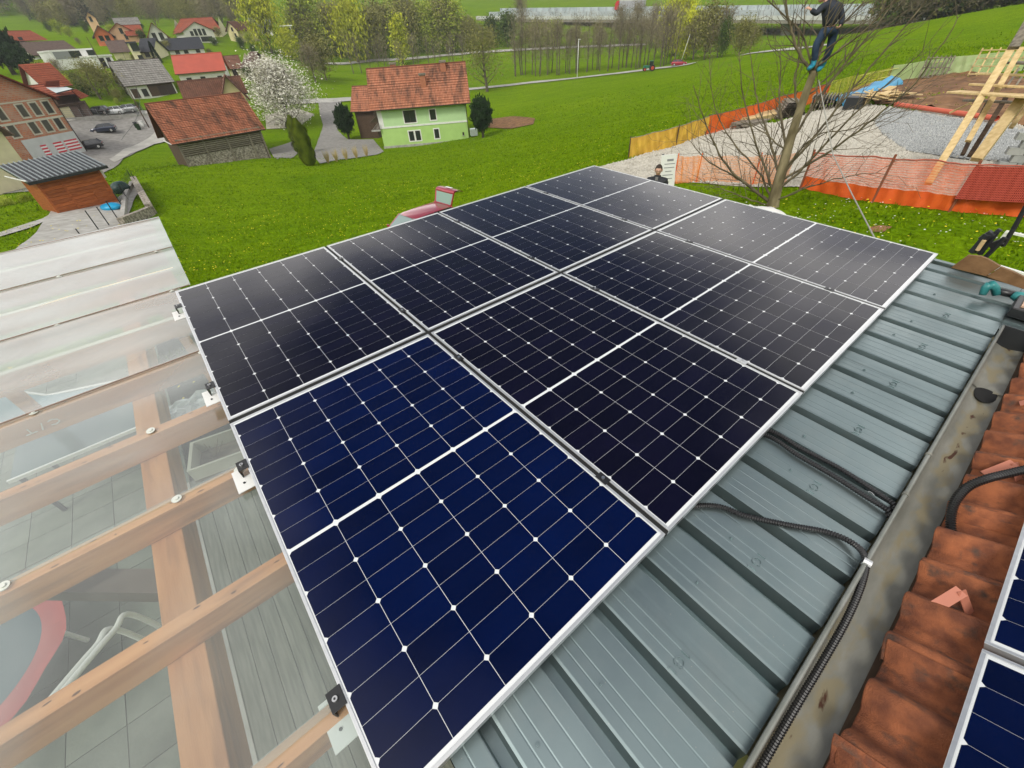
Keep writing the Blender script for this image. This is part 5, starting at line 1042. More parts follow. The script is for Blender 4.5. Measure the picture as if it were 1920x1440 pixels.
# leaning white sign behind the man
sp = at(1250, 298, 12.6); g0 = hm(sp.x, sp.y); sg = thing('leaning_sign', 'white information board with grey lines of print leaning behind the man', 'sign', (sp.x, sp.y, g0), math.radians(-22))
Rm_ = Matrix.Rotation(math.radians(-6), 3, 'Y')
mb = MB(); mb.box((.10, 0, sp.z - g0 - .42), (.38, .03, 1.05), M=Rm_); mb.build('board', M_white, sg); mb = MB(); mb.box((-.02, .06, (sp.z - g0) / 2), (.05, .05, sp.z - g0 + .2), M=Rm_); mb.build('post', M_dark, sg)
mb = MB()
for i in range(9): mb.box(Vector((.10 - .012 * i * .1, -.018, sp.z - g0 - .02 - i * .09)), (.26 if i % 3 else .16, .003, .018 if i else .05), M=Rm_)
mb.build('print_lines', mat('grey_print', (.25, .25, .26), None, rough=.7), sg)

# ------------------------------------------------------------------ building site goods
def stack(label, u, v, ln, n, layers, yaw, name='lumber_stack', w_=.14, h=.06, m=None, cat='timber stack', jitter=.15, gap=.02, sink=0):
    p = gz(u, v, -sink); t = thing(name, label, cat, tuple(p), yaw); me_ = MB(); me_.bx(-ln / 2, ln / 2, -w_ / 2, w_ / 2, 0, h); me_ = me_.mesh('plank', m or M_lumber)
    for l in range(layers):
        for i in range(n): inst('plank', me_, t, (random.uniform(-jitter, jitter), (i - (n - 1) / 2) * (w_ + gap) + random.uniform(-.01, .01), .08 + l * (h + .012)), (0, 0, random.uniform(-.03, .03)))
    for x in (-ln * .3, ln * .3): mb = MB(); mb.bx(x - .05, x + .05, -n * w_ / 2, n * w_ / 2, 0, .08); mb.build('bearer', M_greywood, t)
    return t
stack('long pale planks stacked in front of the orange netting, left of the tree', 1425, 226, 3.4, 7, 4, .45); stack('low pile of grey weathered boards at the left end of the long planks', 1405, 237, 2.0, 6, 3, .5, m=M_greywood, jitter=.3)
p = gz(1478, 218); t = thing('prop_stack', 'stack of round scaffold props with dark open ends behind the tree trunk', 'prop stack', tuple(p), 1.2)
mb = MB(); mb.tube([(-1, 0, 0), (1, 0, 0)], .06, 8, cap=False); pm = mb.mesh('prop', M_greywood)
for r_ in range(7):
    for i in range(12 - r_): inst('prop', pm, t, (random.uniform(-.08, .08), (i - (11 - r_) / 2) * .13, .07 + r_ * .115))
p = gz(1545, 205); t = thing('frame_stack', 'rack of thin stacked scaffold boards right of the trunk', 'board stack', tuple(p), .9)
mb = MB(); mb.bx(-.8, .8, -.03, .03, 0, .16); pm = mb.mesh('board', M_greywood)
for r_ in range(4):
    for i in range(10): inst('board', pm, t, (random.uniform(-.1, .1), (i - 4.5) * .16, r_ * .2), (0, 0, random.uniform(-.04, .04)))
# blue tarpaulin over a long pile
a, b = gz(1556, 204), gz(1670, 165); d = (b - a); t = thing('tarpaulin', 'bright blue tarpaulin draped over a long pile on the building site', 'tarpaulin', tuple(a)); rows = []; nrm = Vector((-d.y, d.x, 0)).normalized()
for i in range(22):
    s = i / 21; q = d * s; hh = .55 + .30 * math.sin(s * 9) * .4 + .12 * mnoise.noise(Vector((s * 9, 0, 0))) + .2 * s; row = []
    for j, (o_, z) in enumerate(((-.75, .05), (-.62, .7), (-.30, 1.0), (.2, 1.02), (.6, .8), (.75, .1))): row.append(q + nrm * (o_ * (.9 + .25 * mnoise.noise(Vector((s * 7, j, 3))))) + Vector((0, 0, z * .75 * hh * (1 + .3 * mnoise.noise(Vector((s * 11, j * .9, 1)))))))
    rows.append(row)
mb = MB(); mb.grid(rows); mb.build('sheet', M_blue, t, smooth=True)
a2 = gz(1600, 203); t = thing('covered_pallet', 'dark wire crate with upright slats in front of the blue tarpaulin', 'crate', tuple(a2), .8); mb = MB(); mb.bx(-1.0, 1.0, -.4, .4, .05, .62); mb.build('dark_wrap', M_dark, t)
for i in range(5): mb = MB(); mb.bar((.2 + i * .2, -.45, 0), (.28 + i * .2, -.45, .85), .05, .04); mb.build('slat', M_lumber, t)
p = gz(1672, 190); t = thing('offcut_heap', 'heap of pale broken boards and sheets between the tarpaulin and the red pipe', 'board heap', tuple(p))
for i in range(34):
    mb = MB(); a = random.uniform(0, PI); c = Vector((random.uniform(-1.7, 1.5), random.uniform(-1.3, 1.3), random.uniform(.05, .5))); l_ = random.uniform(.4, 1.3); mb.bar(c, c + Vector((math.cos(a) * l_, math.sin(a) * l_, random.uniform(-.1, .25))), random.uniform(.15, .5), .03); mb.build('board', M_lumber, t)
pa, pb = gz(1677, 205, .22), gz(1862, 234, .22); mb = MB(); o = None
mb.tube([pa, pb], .10, 14, cap=False); tag(mb.build('red_pipe', M_pipe, None, smooth=True), 'long salmon red drain pipe lying along the edge of the dug soil', 'pipe')
mb = MB(); mb.tube([pa - (pb - pa).normalized() * .04, pa + (pb - pa).normalized() * .12], .125, 14, cap=False); mb.build('socket', M_pipe, bpy.data.objects['red_pipe'], smooth=True)
# timber scaffold frame
def sp_(u, v, d): return at(u, v, d)
t = thing('timber_scaffold', 'tall timber scaffold of leaning poles and wide planks at the right edge', 'scaffold', tuple(gz(1790, 320))); O = Vector(t.location)
def tb_(a, b, w_, th, m=M_lumber, nm='pole'): mb = MB(); mb.bar(Vector(a) - O, Vector(b) - O, w_, th); mb.build(nm, m, t, bevel=.01)
tb_(sp_(1740, 345, 16.8), sp_(1900, 85, 19.5), .17, .13); tb_(sp_(1900, 90, 19.3), sp_(1990, -60, 21), .22, .1, M_greywood); tb_(sp_(1830, 300, 17.5), sp_(1920, 180, 18.5), .24, .2); tb_(sp_(1815, 265, 18.2), sp_(1915, 90, 20), .13, .1)
tb_(sp_(1787, 172, 19.3), sp_(2010, 186, 17.5), .42, .05, nm='plank'); tb_(sp_(1820, 158, 19.6), sp_(2010, 168, 18), .14, .05, nm='plank'); tb_(sp_(1832, 138, 20.5), sp_(2010, 144, 19), .16, .05, nm='plank'); tb_(sp_(1810, 188, 19.8), sp_(1900, 192, 19), .22, .05, M_greywood, 'plank'); tb_(sp_(1895, 117, 20), sp_(2010, 122, 19), .35, .05, M_greywood, 'plank')
tb_(sp_(1805, 290, 19), sp_(1850, 195, 20.5), .10, .10, M_darkwood); tb_(sp_(1818, 293, 19), sp_(1888, 180, 20.5), .12, .10, M_darkwood); tb_(sp_(1780, 212, 20), sp_(1822, 192, 20), .05, .05, nm='batten'); tb_(sp_(1895, 240, 18.6), sp_(1930, 195, 19), .10, .08, nm='pole'); tb_(sp_(1908, 330, 17), sp_(1990, 230, 17), .12, .12, M_greywood)
for i in range(4): tb_(sp_(1870 + i * 16, 165, 20.8), sp_(1895 + i * 16, 128, 21.3), .05, .05, M_greywood, 'batten')
# stacked blocks at the right edge
p = gz(1915, 318); t = thing('block_wall', 'low wall of grey concrete blocks at the right edge of the building site', 'block wall', tuple(p), -.6); mb = MB(); mb.bx(-.19, .19, -.12, .12, 0, .19); bm_ = mb.mesh('block', mat('block_grey', (.25, .26, .25), (.36, .37, .35), 3, .9, .4, 20, rnd=.15))
for r_ in range(5):
    for i in range(9): inst('block', bm_, t, (-.4 + i * .395 + (.2 if r_ % 2 else 0), 0, r_ * .198), (0, 0, random.uniform(-.02, .02)))
p = gz(1925, 305, 0); t = thing('foam_block', 'white foam slab with a black underside at the right edge behind the netting', 'foam slab', (p.x - .5, p.y - .5, p.z), -.6); mb = MB(); mb.bx(-.1, 1.4, -.4, .4, .5, .66); mb.build('slab', M_white, t); mb = MB(); mb.bx(-.2, 1.4, -.45, .45, 0, .5); mb.build('underside', M_black, t)
# white covered slab at foot of the tree
p = at(1425, 384, 12.6); t = thing('white_cover', 'white crumpled cover lying at the foot of the bare tree', 'cover', (p.x, p.y, hm(p.x, p.y))); mb = MB(); rows = [[((i - 4) * .17, (j - 3) * .17, .30 + .12 * mnoise.noise(Vector((i * .8, j * .8, 5))) - .25 * max(abs(i - 4) / 4, abs(j - 3) / 3) ** 3) for j in range(7)] for i in range(9)]; mb.grid(rows); mb.build('cover', M_white, t, smooth=True)

# ------------------------------------------------------------------ vehicles
def car(name, label, cat, loc, rz, paint, l=4.2, w_=1.75, h=1.48, style='hatch', open_gate=False, group=None):
    t = thing(name, label, cat, loc, rz, group); hw = w_ / 2
    # side profile sections from the front (x=-l/2) to the rear
    if style == 'hatch': secs = [(-.5, .30, .58, .78), (-.47, .22, .70, .88), (-.38, .20, .80, .97), (-.22, .20, .92, 1.0), (-.10, .20, .95, 1.0), (.10, .20, .96, 1.0), (.30, .20, .97, 1.0), (.42, .20, .98, .98), (.48, .22, .95, .94), (.5, .32, .70, .88)]
    else: secs = [(-.5, .30, .56, .78), (-.47, .22, .68, .88), (-.36, .20, .80, .97), (-.20, .20, .90, 1.0), (0, .20, .92, 1.0), (.2, .20, .93, 1.0), (.36, .20, .94, .98), (.47, .22, .90, .93), (.5, .32, .66, .86)]
    rows = []
    for x, zb, zt, k in secs:
        X = x * l; y = hw * k
        rows.append([(X, -y * .90, zb), (X, -y, zb + .12), (X, -y, zt * .72), (X, -y * .97, zt - .03), (X, -y * .90, zt), (X, 0, zt + .025), (X, y * .90, zt), (X, y * .97, zt - .03), (X, y, zt * .72), (X, y, zb + .12), (X, y * .90, zb)])
    mb = MB(); mb.grid(rows); n0 = 0; m = 11
    mb.f.append(tuple(range(m))); mb.f.append(tuple(len(rows) * m - m + i for i in range(m))[::-1]); mb.grid([[r[0] for r in rows], [r[-1] for r in rows]]); mb.build('body', paint, t, smooth=True)
    # roof shell and pillars
    rf0, rf1 = (-.10, .36) if style != 'wagon' else (-.12, .42); bz = .95 if style == 'hatch' else .92; ax0 = (-.255 if style == 'hatch' else -.24); ax1 = .47 if style != 'sedan' else .40
    if style == 'sedan': rf1 = .22
    def rim(x, z, k): return (x * l, k * hw, z)
    rr = [(rf0 - .015, h - .05), (rf0 + .04, h - .01), ((rf0 + rf1) / 2, h), (rf1 - .04, h - .015), (rf1, h - .05)]
    mb = MB(); mb.grid([[(x * l, y * hw, z - .035 * (abs(y) / .72) ** 3) for y in (-.72, -.66, -.4, 0, .4, .66, .72)] for x, z in rr]); mb.grid([[(x * l, y * hw, z - .06) for y in (-.72, 0, .72)] for x, z in rr]); mb.build('roof', paint, t, smooth=True)
    for s in (-1, 1):
        for (xa, xb) in ((ax0, rf0), (ax1, rf1), (.12, .11)):
            mb = MB(); mb.bar((xa * l, s * hw * .90, bz - .02), (xb * l, s * hw * .72, h - .06), .07 if xa != ax1 else .11, .05); mb.build('pillar', paint, t)
        mb = MB(); mb.quad((ax0 * l + .06, s * hw * .885, bz), (.10 * l, s * hw * .885, bz), (.10 * l, s * hw * .715, h - .07), (rf0 * l, s * hw * .715, h - .07)); mb.quad((.13 * l, s * hw * .885, bz), ((ax1 - .03) * l, s * hw * .885, bz), (rf1 * l - .03, s * hw * .715, h - .07), (.12 * l, s * hw * .715, h - .07)); mb.build('side_window', M_pane, t)
        mb = MB(); mb.box((ax0 * l + .12, s * (hw * .92 + .09), bz + .06), (.08, .17, .12)); mb.build('mirror', paint, t, bevel=.02)
        mb = MB(); mb.box((-.475 * l, s * hw * .66, .66), (.10, .34, .13)); mb.build('headlight', M_white, t, bevel=.02)
        mb = MB(); mb.box((.487 * l, s * hw * .76, .78), (.08, .24, .17)); mb.build('tail_light', mat('tail_light', (.4, .01, .01), None, rough=.2), t, bevel=.02)
        for x in (-.31, .31):
            mb = MB(); mb.tube([(x * l, s * (hw - .20), .31), (x * l, s * (hw + .01), .31)], .31, 18); wh = mb.build('wheel', M_rubber, t, smooth=False, bevel=.02)
            mb = MB(); mb.tube([(x * l, s * (hw + .0), .31), (x * l, s * (hw + .02), .31)], .20, 12); mb.build('rim', M_alu, wh)
    mb = MB(); k = .88; mb.quad((ax0 * l, -hw * k, bz + .01), (ax0 * l, hw * k, bz + .01), (rf0 * l - .02, hw * .70, h - .05), (rf0 * l - .02, -hw * .70, h - .05)); mb.build('windscreen', mat('windscreen', (.18, .25, .24), None, rough=.1, spec=.8) if open_gate else M_pane, t)
    mb = MB(); mb.box((-.502 * l, 0, .42), (.02, .52, .11)); mb.build('number_plate', M_white, t)
    if not open_gate:
        mb = MB(); mb.quad((ax1 * l + .04, -hw * k, bz), (ax1 * l + .04, hw * k, bz), (rf1 * l + .02, hw * .70, h - .06), (rf1 * l + .02, -hw * .70, h - .06)); mb.build('rear_window', M_pane, t)
        mb = MB(); mb.box((.502 * l, 0, .55), (.02, .52, .11)); mb.build('number_plate', M_white, t)
    return t
M_pred = car_mat('paint_red', (.34, .018, .035)); M_pblk = car_mat('paint_black', (.012, .013, .018)); M_pblu = car_mat('paint_blue', (.02, .03, .06)); M_pwht = car_mat('paint_white', (.72, .74, .75), 0); M_psil = car_mat('paint_silver', (.42, .44, .45), .6)
ra, rb_ = atz(830, 381, -1.5), atz(736, 414, -1.5); hd = math.atan2((ra - rb_).y, (ra - rb_).x); L_ = 4.35; hC = 1.50
# roof spans -.10..+.40 of the length
c = rb_ + (ra - rb_) * ((.10) / .50); off = (ra - rb_).normalized(); cc_ = ra - off * (.36 * L_); gzc = -1.5 - hC
rc = car('estate_car', 'dark red estate car with its tailgate open, standing on the meadow behind the array', 'car', (cc_.x, cc_.y, gzc + .02), hd, M_pred, L_, 1.74, hC, 'hatch', True)
# tailgate, hinged at the rear roof edge and swung up
tg = Matrix.Translation((.36 * L_ + .03, 0, hC - .05)) @ Matrix.Rotation(-math.radians(68), 4, 'Y') @ Matrix.Diagonal((.88, .95, .88, 1))
def gp3(x, y, z): return tg @ Vector((x, y, z))
mb = MB(); mb.grid([[gp3(x, y * (.62 + .10 * x), z + .03 * (1 - (y / 1.0) ** 2)) for y in (-1, -.5, 0, .5, 1)] for x, z in ((.60, .02), (.67, .02), (.74, -.06), (.80, -.22), (.84, -.42), (.82, -.56), (.78, -.62))]); mb.grid([[gp3(x, y * (.62 + .10 * x), z) for y in (-1, 1)] for x, z in ((.60, -.03), (.68, -.08), (.73, -.24), (.76, -.56))])
tgo = mb.build('tailgate', M_pred, rc, smooth=True)
mb = MB()
for a_, b_ in (((0, -.60), (.62, -.66)), ((0, .60), (.62, .66)), ((0, -.60), (0, .60)), ((.60, -.66), (.60, .66))): mb.bar(gp3(a_[0], a_[1], 0), gp3(b_[0], b_[1], 0), .07, .05)
mb.build('gate_frame', M_pred, tgo); mb = MB(); mb.quad(gp3(.04, -.57, .01), gp3(.04, .57, .01), gp3(.59, .63, .02), gp3(.59, -.63, .02)); mb.build('rear_window', mat('gate_glass', (.16, .28, .22), None, rough=.08, spec=.8), tgo)
mb = MB(); q = [gp3(.815, -.24, -.16), gp3(.815, .24, -.16), gp3(.865, .24, -.30), gp3(.865, -.24, -.30)]; mb.quad(*q); mb.build('number_plate', M_white, tgo)
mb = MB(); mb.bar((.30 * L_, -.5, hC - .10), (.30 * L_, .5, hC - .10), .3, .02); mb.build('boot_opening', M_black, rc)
def pcar(u, v, rz, paint, label, **k): p = gz(u, v, .1); return car('parked_car', label, 'car', tuple(p), rz, paint, **k)
pcar(172, 280, .55, M_pblk, 'black hatchback parked nearest the striped wall'); pcar(198, 249, .45, M_pblu, 'dark blue car with roof rails parked in the middle of the yard'); pcar(217, 216, .35, M_pwht, 'white car parked left of two beside the hedge', l=3.9); pcar(241, 212, .35, M_psil, 'cream silver car parked right of two beside the hedge', l=3.9); pcar(188, 216, .3, M_pblk, 'black car half under the dark awning by the brown doors')
pcar(1272, 124, 2.9, M_pred, 'pale red car on the farm lane behind the tractor, at the lamp post')
# tractor on the lane
p = gz(1218, 134, .1); t = thing('tractor', 'small green tractor with red wheels driving on the farm lane', 'tractor', tuple(p), math.atan2((gr(1160, 138) - gr(1230, 129)).y, (gr(1160, 138) - gr(1230, 129)).x)); Mg = mat('tractor_green', (.02, .16, .09), None, rough=.4); Mr = mat('tractor_red', (.45, .06, .03), None, rough=.5)
mb = MB(); mb.bx(.2, 1.9, -.38, .38, .75, 1.3); mb.build('bonnet', Mg, t, bevel=.08); mb = MB(); mb.bx(-.6, .3, -.6, .6, .6, 1.2); mb.build('chassis', M_dark, t); mb = MB(); mb.bx(-.75, .35, -.65, .65, 2.2, 2.32); mb.build('cab_roof', Mg, t, bevel=.04)
mb = MB(); mb.bx(-.65, .25, -.55, .55, 1.25, 2.2); mb.build('cab_glass', M_pane, t)
for x, r_, w2 in ((-.55, .72, .95), (1.5, .45, .8)):
    for s in (-1, 1):
        mb = MB(); mb.tube([(x, s * w2, r_), (x, s * (w2 - .35), r_)], r_, 16); wh = mb.build('wheel', M_rubber, t, bevel=.03); mb = MB(); mb.tube([(x, s * (w2 + .02), r_), (x, s * (w2 - .1), r_)], r_ * .6, 12); mb.build('rim', Mr, wh)
# ------------------------------------------------------------------ viaduct with barrier and lorry
vz = at(1400, 34, 262).z
va, vb = at(560, 37, 340), at(1700, 35, 250); vm = at(900, 34, 325)
dv = (vb - vm).normalized(); vz = vm.z; nv = Vector((-dv.y, dv.x, 0)).normalized()
if nv.y < 0: nv = -nv
t = thing('road_viaduct', 'long concrete motorway viaduct with pale noise barriers crossing the valley', 'viaduct', tuple(vm)); O = Vector(vm)
def seg(a, b, off, w_, z0, z1): 
    mb = MB(); A = a + nv * off - O; B_ = b + nv * off - O; N_ = nv * w_
    return mb.hexa([A + Vector((0, 0, z0)), B_ + Vector((0, 0, z0)), B_ + N_ + Vector((0, 0, z0)), A + N_ + Vector((0, 0, z0)), A + Vector((0, 0, z1)), B_ + Vector((0, 0, z1)), B_ + N_ + Vector((0, 0, z1)), A + N_ + Vector((0, 0, z1))])
A0 = vm - dv * 3; B0 = vb + dv * 6
seg(A0, B0, 0, 24, -1.6, 0).build('deck', mat('bridge_concrete', (.20, .18, .15), (.27, .25, .21), .3, .9), t); seg(A0, B0, -.15, .3, -.5, .9).build('parapet', mat('parapet', (.52, .53, .50), (.45, .46, .43), .5, .8), t)
Mb = mat('noise_barrier', (.30, .35, .345), (.42, .47, .46), .25, .5)
seg(A0, B0, 12.5, 11.5, .0, 2.6).build('upper_carriageway', Mb, t); seg(A0, B0, 24, .3, 0, 4.2).build('far_barrier', Mb, t)
for i in range(48): k = i / 47; q = A0.lerp(B0, k); mb = MB(); mb.bar(q + nv * 23.9 - O, q + nv * 23.9 + Vector((0, 0, 4.3)) - O, .2); mb.build('barrier_post', M_alud, t)
for u in (1140, 1325, 1480, 1640): 
    q = at(u, 60, 268); k = (q - vm).dot(dv); q = vm + dv * k; gzz = min(hm(q.x, q.y), q.z - 3) - 1; vz = q.z
    for off in (5, 18): mb = MB(); A = q + nv * off - O; mb.hexa([A + Vector(v_) for v_ in ((-1.2, -.8, gzz - vz), (1.2, -.8, gzz - vz), (1.2, .8, gzz - vz), (-1.2, .8, gzz - vz), (-2.6, -.9, -1.6), (2.6, -.9, -1.6), (2.6, .9, -1.6), (-2.6, .9, -1.6))]); mb.build('pier', mat('pier', (.24, .22, .18), (.32, .30, .26), .3, .9), t)
lq = vm + dv * ((at(1168, 20, 285) - vm).dot(dv)) + nv * 15 + Vector((0, 0, 2.6)); t = thing('lorry', 'articulated lorry with a red cab and pale grey trailer on the viaduct', 'lorry', tuple(lq), math.atan2(dv.y, dv.x)); t.rotation_euler = (0, -math.asin(dv.z), math.atan2(dv.y, dv.x))
mb = MB(); mb.bx(-5, 8.4, -1.25, 1.25, 1.2, 4.0); mb.build('trailer', mat('trailer_grey', (.30, .31, .32), (.36, .37, .38), .5, .6), t, bevel=.05); mb = MB(); mb.bx(-5.02, 8.42, -1.28, 1.28, 3.9, 4.05); mb.build('trailer_top', M_white, t)
mb = MB(); mb.prism([(-7.4, .5), (-5.2, .5), (-5.2, 3.9), (-6.6, 3.8), (-7.3, 2.6)], -1.22, 1.22, lambda x, z, y: (x, y, z)); mb.build('cab', mat('cab_red', (.50, .02, .03), None, rough=.35), t); mb = MB(); mb.box((-7.05, 0, 2.6), (.5, 2.2, .8)); mb.build('windscreen', M_pane, t)
for x in (-6.3, -3.8, 4, 5.3, 6.6):
    for s in (-1, 1): mb = MB(); mb.tube([(x, s * 1.2, .5), (x, s * .9, .5)], .5, 12); mb.build('wheel', M_rubber, t)
mb = MB(); q = at(1044, 33, 300) ; mb.bar(q, q - Vector((0, 0, 3.2)), .9, .9); tag(mb.build('dark_marker', M_dark), 'dark upright post against the noise barrier left of the lorry', 'post')
# ------------------------------------------------------------------ buildings
def uvbuild(name, faces, m, parent):
    """faces: list of (4 points, 4 uv)"""
    me = bpy.data.meshes.new(name); V = [tuple(p) for f, u in faces for p in f]; F = []; k = 0
    for f, u in faces: F.append(tuple(range(k, k + len(f)))); k += len(f)
    me.from_pydata(V, [], F); uv = me.uv_layers.new(name='UVMap'); i = 0
    for f, u in faces:
        for q in u: uv.data[i].uv = q; i += 1
    me.materials.append(m); me.update(); o = bpy.data.objects.new(name, me); C.objects.link(o); o.parent = parent; return o
def courses(a, b, c, d, n, st=.09, th=.10):
    """roof slope with lower edge a-b and upper edge d-c as n stepped courses"""
    a, b, c, d = map(Vector, (a, b, c, d)); nm = (b - a).cross(d - a).normalized()
    if nm.z < 0: nm = -nm
    fs = []; w1 = (b - a).length; hh = (d - a).length
    for i in range(n):
        s0, s1 = i / n, (i + 1) / n; p0 = a.lerp(d, s0) + nm * st; p1 = b.lerp(c, s0) + nm * st; p2 = b.lerp(c, s1) + nm * .012; p3 = a.lerp(d, s1) + nm * .012
        wa, wb = (p1 - p0).length, (p2 - p3).length
        fs.append(([p0, p1, p2, p3], [(0, s0 * hh), (wa, s0 * hh), (wb, s1 * hh), (0, s1 * hh)]))
        q0, q1 = p0 - nm * (st - .0), p1 - nm * (st - .0); fs.append(([q0, q1, p1, p0], [(0, s0 * hh), (w1, s0 * hh), (w1, s0 * hh + .01), (0, s0 * hh + .01)]))
    A, B_, C_, D = [v - nm * th for v in (a, b, c, d)]
    z2 = [(0, 0), (.01, 0), (.01, .01), (0, .01)]
    fs += [([A, B_, b, a], z2), ([B_, C_, c + nm * .01, b + nm * st], z2), ([D, A, a + nm * st, d + nm * .01], z2), ([A, D, C_, B_], z2)]
    return fs
def window(parent, face, L_, Dp, x, z, w_, h, fm, pm=None, mull=1, surr=None):
    """face: front (y=0), right (x=L), left (x=0); x along the face, z bottom"""
    def T(a, dd, zz):
        if face == 'front': return Vector((a, -dd, zz))
        if face == 'right': return Vector((L_ + dd, a, zz))
        return Vector((-dd, a, zz))
    def bxx(a0, a1, z0, z1, d0, d1, mb): mb.hexa([T(a0, d0, z0), T(a1, d0, z0), T(a1, d1, z0), T(a0, d1, z0), T(a0, d0, z1), T(a1, d0, z1), T(a1, d1, z1), T(a0, d1, z1)])
    if surr is not None: mb = MB(); s = .16; bxx(x - s, x + w_ + s, z + h, z + h + s, .002, .04, mb); bxx(x - s, x + w_ + s, z - s, z, .002, .06, mb); bxx(x - s, x, z, z + h, .002, .04, mb); bxx(x + w_, x + w_ + s, z, z + h, .002, .04, mb); mb.build('surround', surr, parent)
    mb = MB(); f = .08; bxx(x, x + w_, z + h - f, z + h, .0, .035, mb); bxx(x, x + w_, z, z + f, .0, .035, mb); bxx(x, x + f, z + f, z + h - f, .0, .035, mb); bxx(x + w_ - f, x + w_, z + f, z + h - f, .0, .035, mb)
    for k in range(mull): q = x + w_ * (k + 1) / (mull + 1); bxx(q - f / 2, q + f / 2, z + f, z + h - f, .0, .035, mb)
    o = mb.build('window', fm, parent)
    if surr is None: mb = MB(); bxx(x - .08, x + w_ + .08, z - .09, z, .0, .13, mb); mb.build('sill', M_concrete, o)
    mb = MB(); bxx(x + f, x + w_ - f, z + f, z + h - f, .003, .010, mb); mb.build('pane', pm or M_pane, o)
def house_(name, label, cat, eL, eR, d0, d1, depth, rv, wm, rm, over=(.5, .4), nc=12, wins=(), gable_m=None, group=None, flat=False, mono=False, gable_front=False, trim=M_frame_br, uvw=False, zfloor=None, chims=(), ridge_h=None, wall_h=None, hip=0):
    """eL, eR: the two ends of the front wall's top edge as sight lines at distances d0, d1"""
    if eL[0] == -75: d0, d1, depth = 108, 114, 15
    elif eL[0] < 520 and d0 > 100: d0 *= 1.24; d1 *= 1.24; depth *= 1.15
    A = at(*eL, d0); B_ = at(*eR, d1); ze = (A.z + B_.z) / 2; g = min(hm(A.x, A.y), hm(B_.x, B_.y)) if zfloor is None else zfloor
    if wall_h: g = ze - wall_h
    X = Vector((B_.x - A.x, B_.y - A.y, 0)); Ln = X.length; X.normalize(); Y = Vector((-X.y, X.x, 0))
    if Y.dot(Vector((A.x, A.y, 0))) < 0: Y = -Y
    t = thing(name, label, cat, (A.x, A.y, g), math.atan2(X.y, X.x), group); H = ze - g; Dp = depth
    um, vm_ = (eL[0] + eR[0]) / 2, rv
    R = (at(um, rv, (d0 + d1) / 2 + depth / 2).z - ze) if ridge_h is None else ridge_h
    t['_dbg'] = ''; del t['_dbg']
    if 0: print('HOUSE %-60s L=%.1f H=%.1f R=%.1f' % (label[:60], Ln, H, R))
    ov, og = over; Hb = H + .6
    def q4(a, b, c, d): 
        w1 = (Vector(b) - Vector(a)).length; h1 = (Vector(d) - Vector(a)).length; return ([a, b, c, d], [(0, 0), (w1, 0), (w1, h1), (0, h1)])
    fs = [q4((0, 0, -.6), (Ln, 0, -.6), (Ln, 0, H), (0, 0, H)), q4((Ln, 0, -.6), (Ln, Dp, -.6), (Ln, Dp, H), (Ln, 0, H)), q4((Ln, Dp, -.6), (0, Dp, -.6), (0, Dp, H), (Ln, Dp, H)), q4((0, Dp, -.6), (0, 0, -.6), (0, 0, H), (0, Dp, H))]
    if not flat and not mono:
        if gable_front: fs += [([(0, 0, H), (Ln, 0, H), (Ln / 2, 0, H + R)], [(0, H), (Ln, H), (Ln / 2, H + R)]), ([(0, Dp, H), (Ln, Dp, H), (Ln / 2, Dp, H + R)], [(0, H), (Ln, H), (Ln / 2, H + R)])]
        elif gable_m is None: fs += [([(x, 0, H), (x, Dp, H), (x, Dp / 2, H + R)], [(0, H), (Dp, H), (Dp / 2, H + R)]) for x in (0, Ln)]
    uvbuild('wall', fs, wm, t)
    if gable_m is not None and not gable_front: uvbuild('gable', [([(x, -.01, H), (x, Dp + .01, H), (x, Dp / 2, H + R)], [(0, 0), (Dp, 0), (Dp / 2, R)]) for x in (-.01, Ln + .01)], gable_m, t)
    roofo = None
    if flat: mb = MB(); mb.bx(-ov, Ln + ov, -ov, Dp + ov, H, H + .35); roofo = mb.build('roof', rm, t)
    elif mono: roofo = uvbuild('roof', courses((-og, -ov, H - ov * R / Dp), (Ln + og, -ov, H - ov * R / Dp), (Ln + og, Dp + .3, H + R), (-og, Dp + .3, H + R), 1, .02, .12), rm, t)
    elif gable_front:
        sl = R / (Ln / 2); e = ov
        roofo = uvbuild('roof', courses((-e, Dp + og, H - e * sl), (-e, -og, H - e * sl), (Ln / 2, -og, H + R), (Ln / 2, Dp + og, H + R), nc) + courses((Ln + e, -og, H - e * sl), (Ln + e, Dp + og, H - e * sl), (Ln / 2, Dp + og, H + R), (Ln / 2, -og, H + R), nc), rm, t)
    else:
        sl = R / (Dp / 2); e = ov; hp = hip
        roofo = uvbuild('roof', courses((-og, -e, H - e * sl), (Ln + og, -e, H - e * sl), (Ln + og - hp, Dp / 2, H + R), (-og + hp, Dp / 2, H + R), nc) + courses((Ln + og, Dp + e, H - e * sl), (-og, Dp + e, H - e * sl), (-og + hp, Dp / 2, H + R), (Ln + og - hp, Dp / 2, H + R), nc), rm, t)
        mb = MB(); mb.tube([(-og + hp, Dp / 2, H + R + .03), (Ln + og - hp, Dp / 2, H + R + .03)], .11, 6); mb.build('ridge_tiles', rm, roofo)
        mb = MB(); mb.tube([(-og, -e - .06, H - e * sl), (Ln + og, -e - .06, H - e * sl)], .07, 6); mb.build('eaves_gutter', trim, t)
    for w_ in wins:
        face, fx, z, ww, hh = w_[:5]; kw = w_[5] if len(w_) > 5 else {}
        span = Ln if face == 'front' else Dp
        window(t, face, Ln, Dp, fx * span, z * H, ww, hh, kw.get('fm', trim), kw.get('pm'), kw.get('mull', 1), kw.get('surr'))
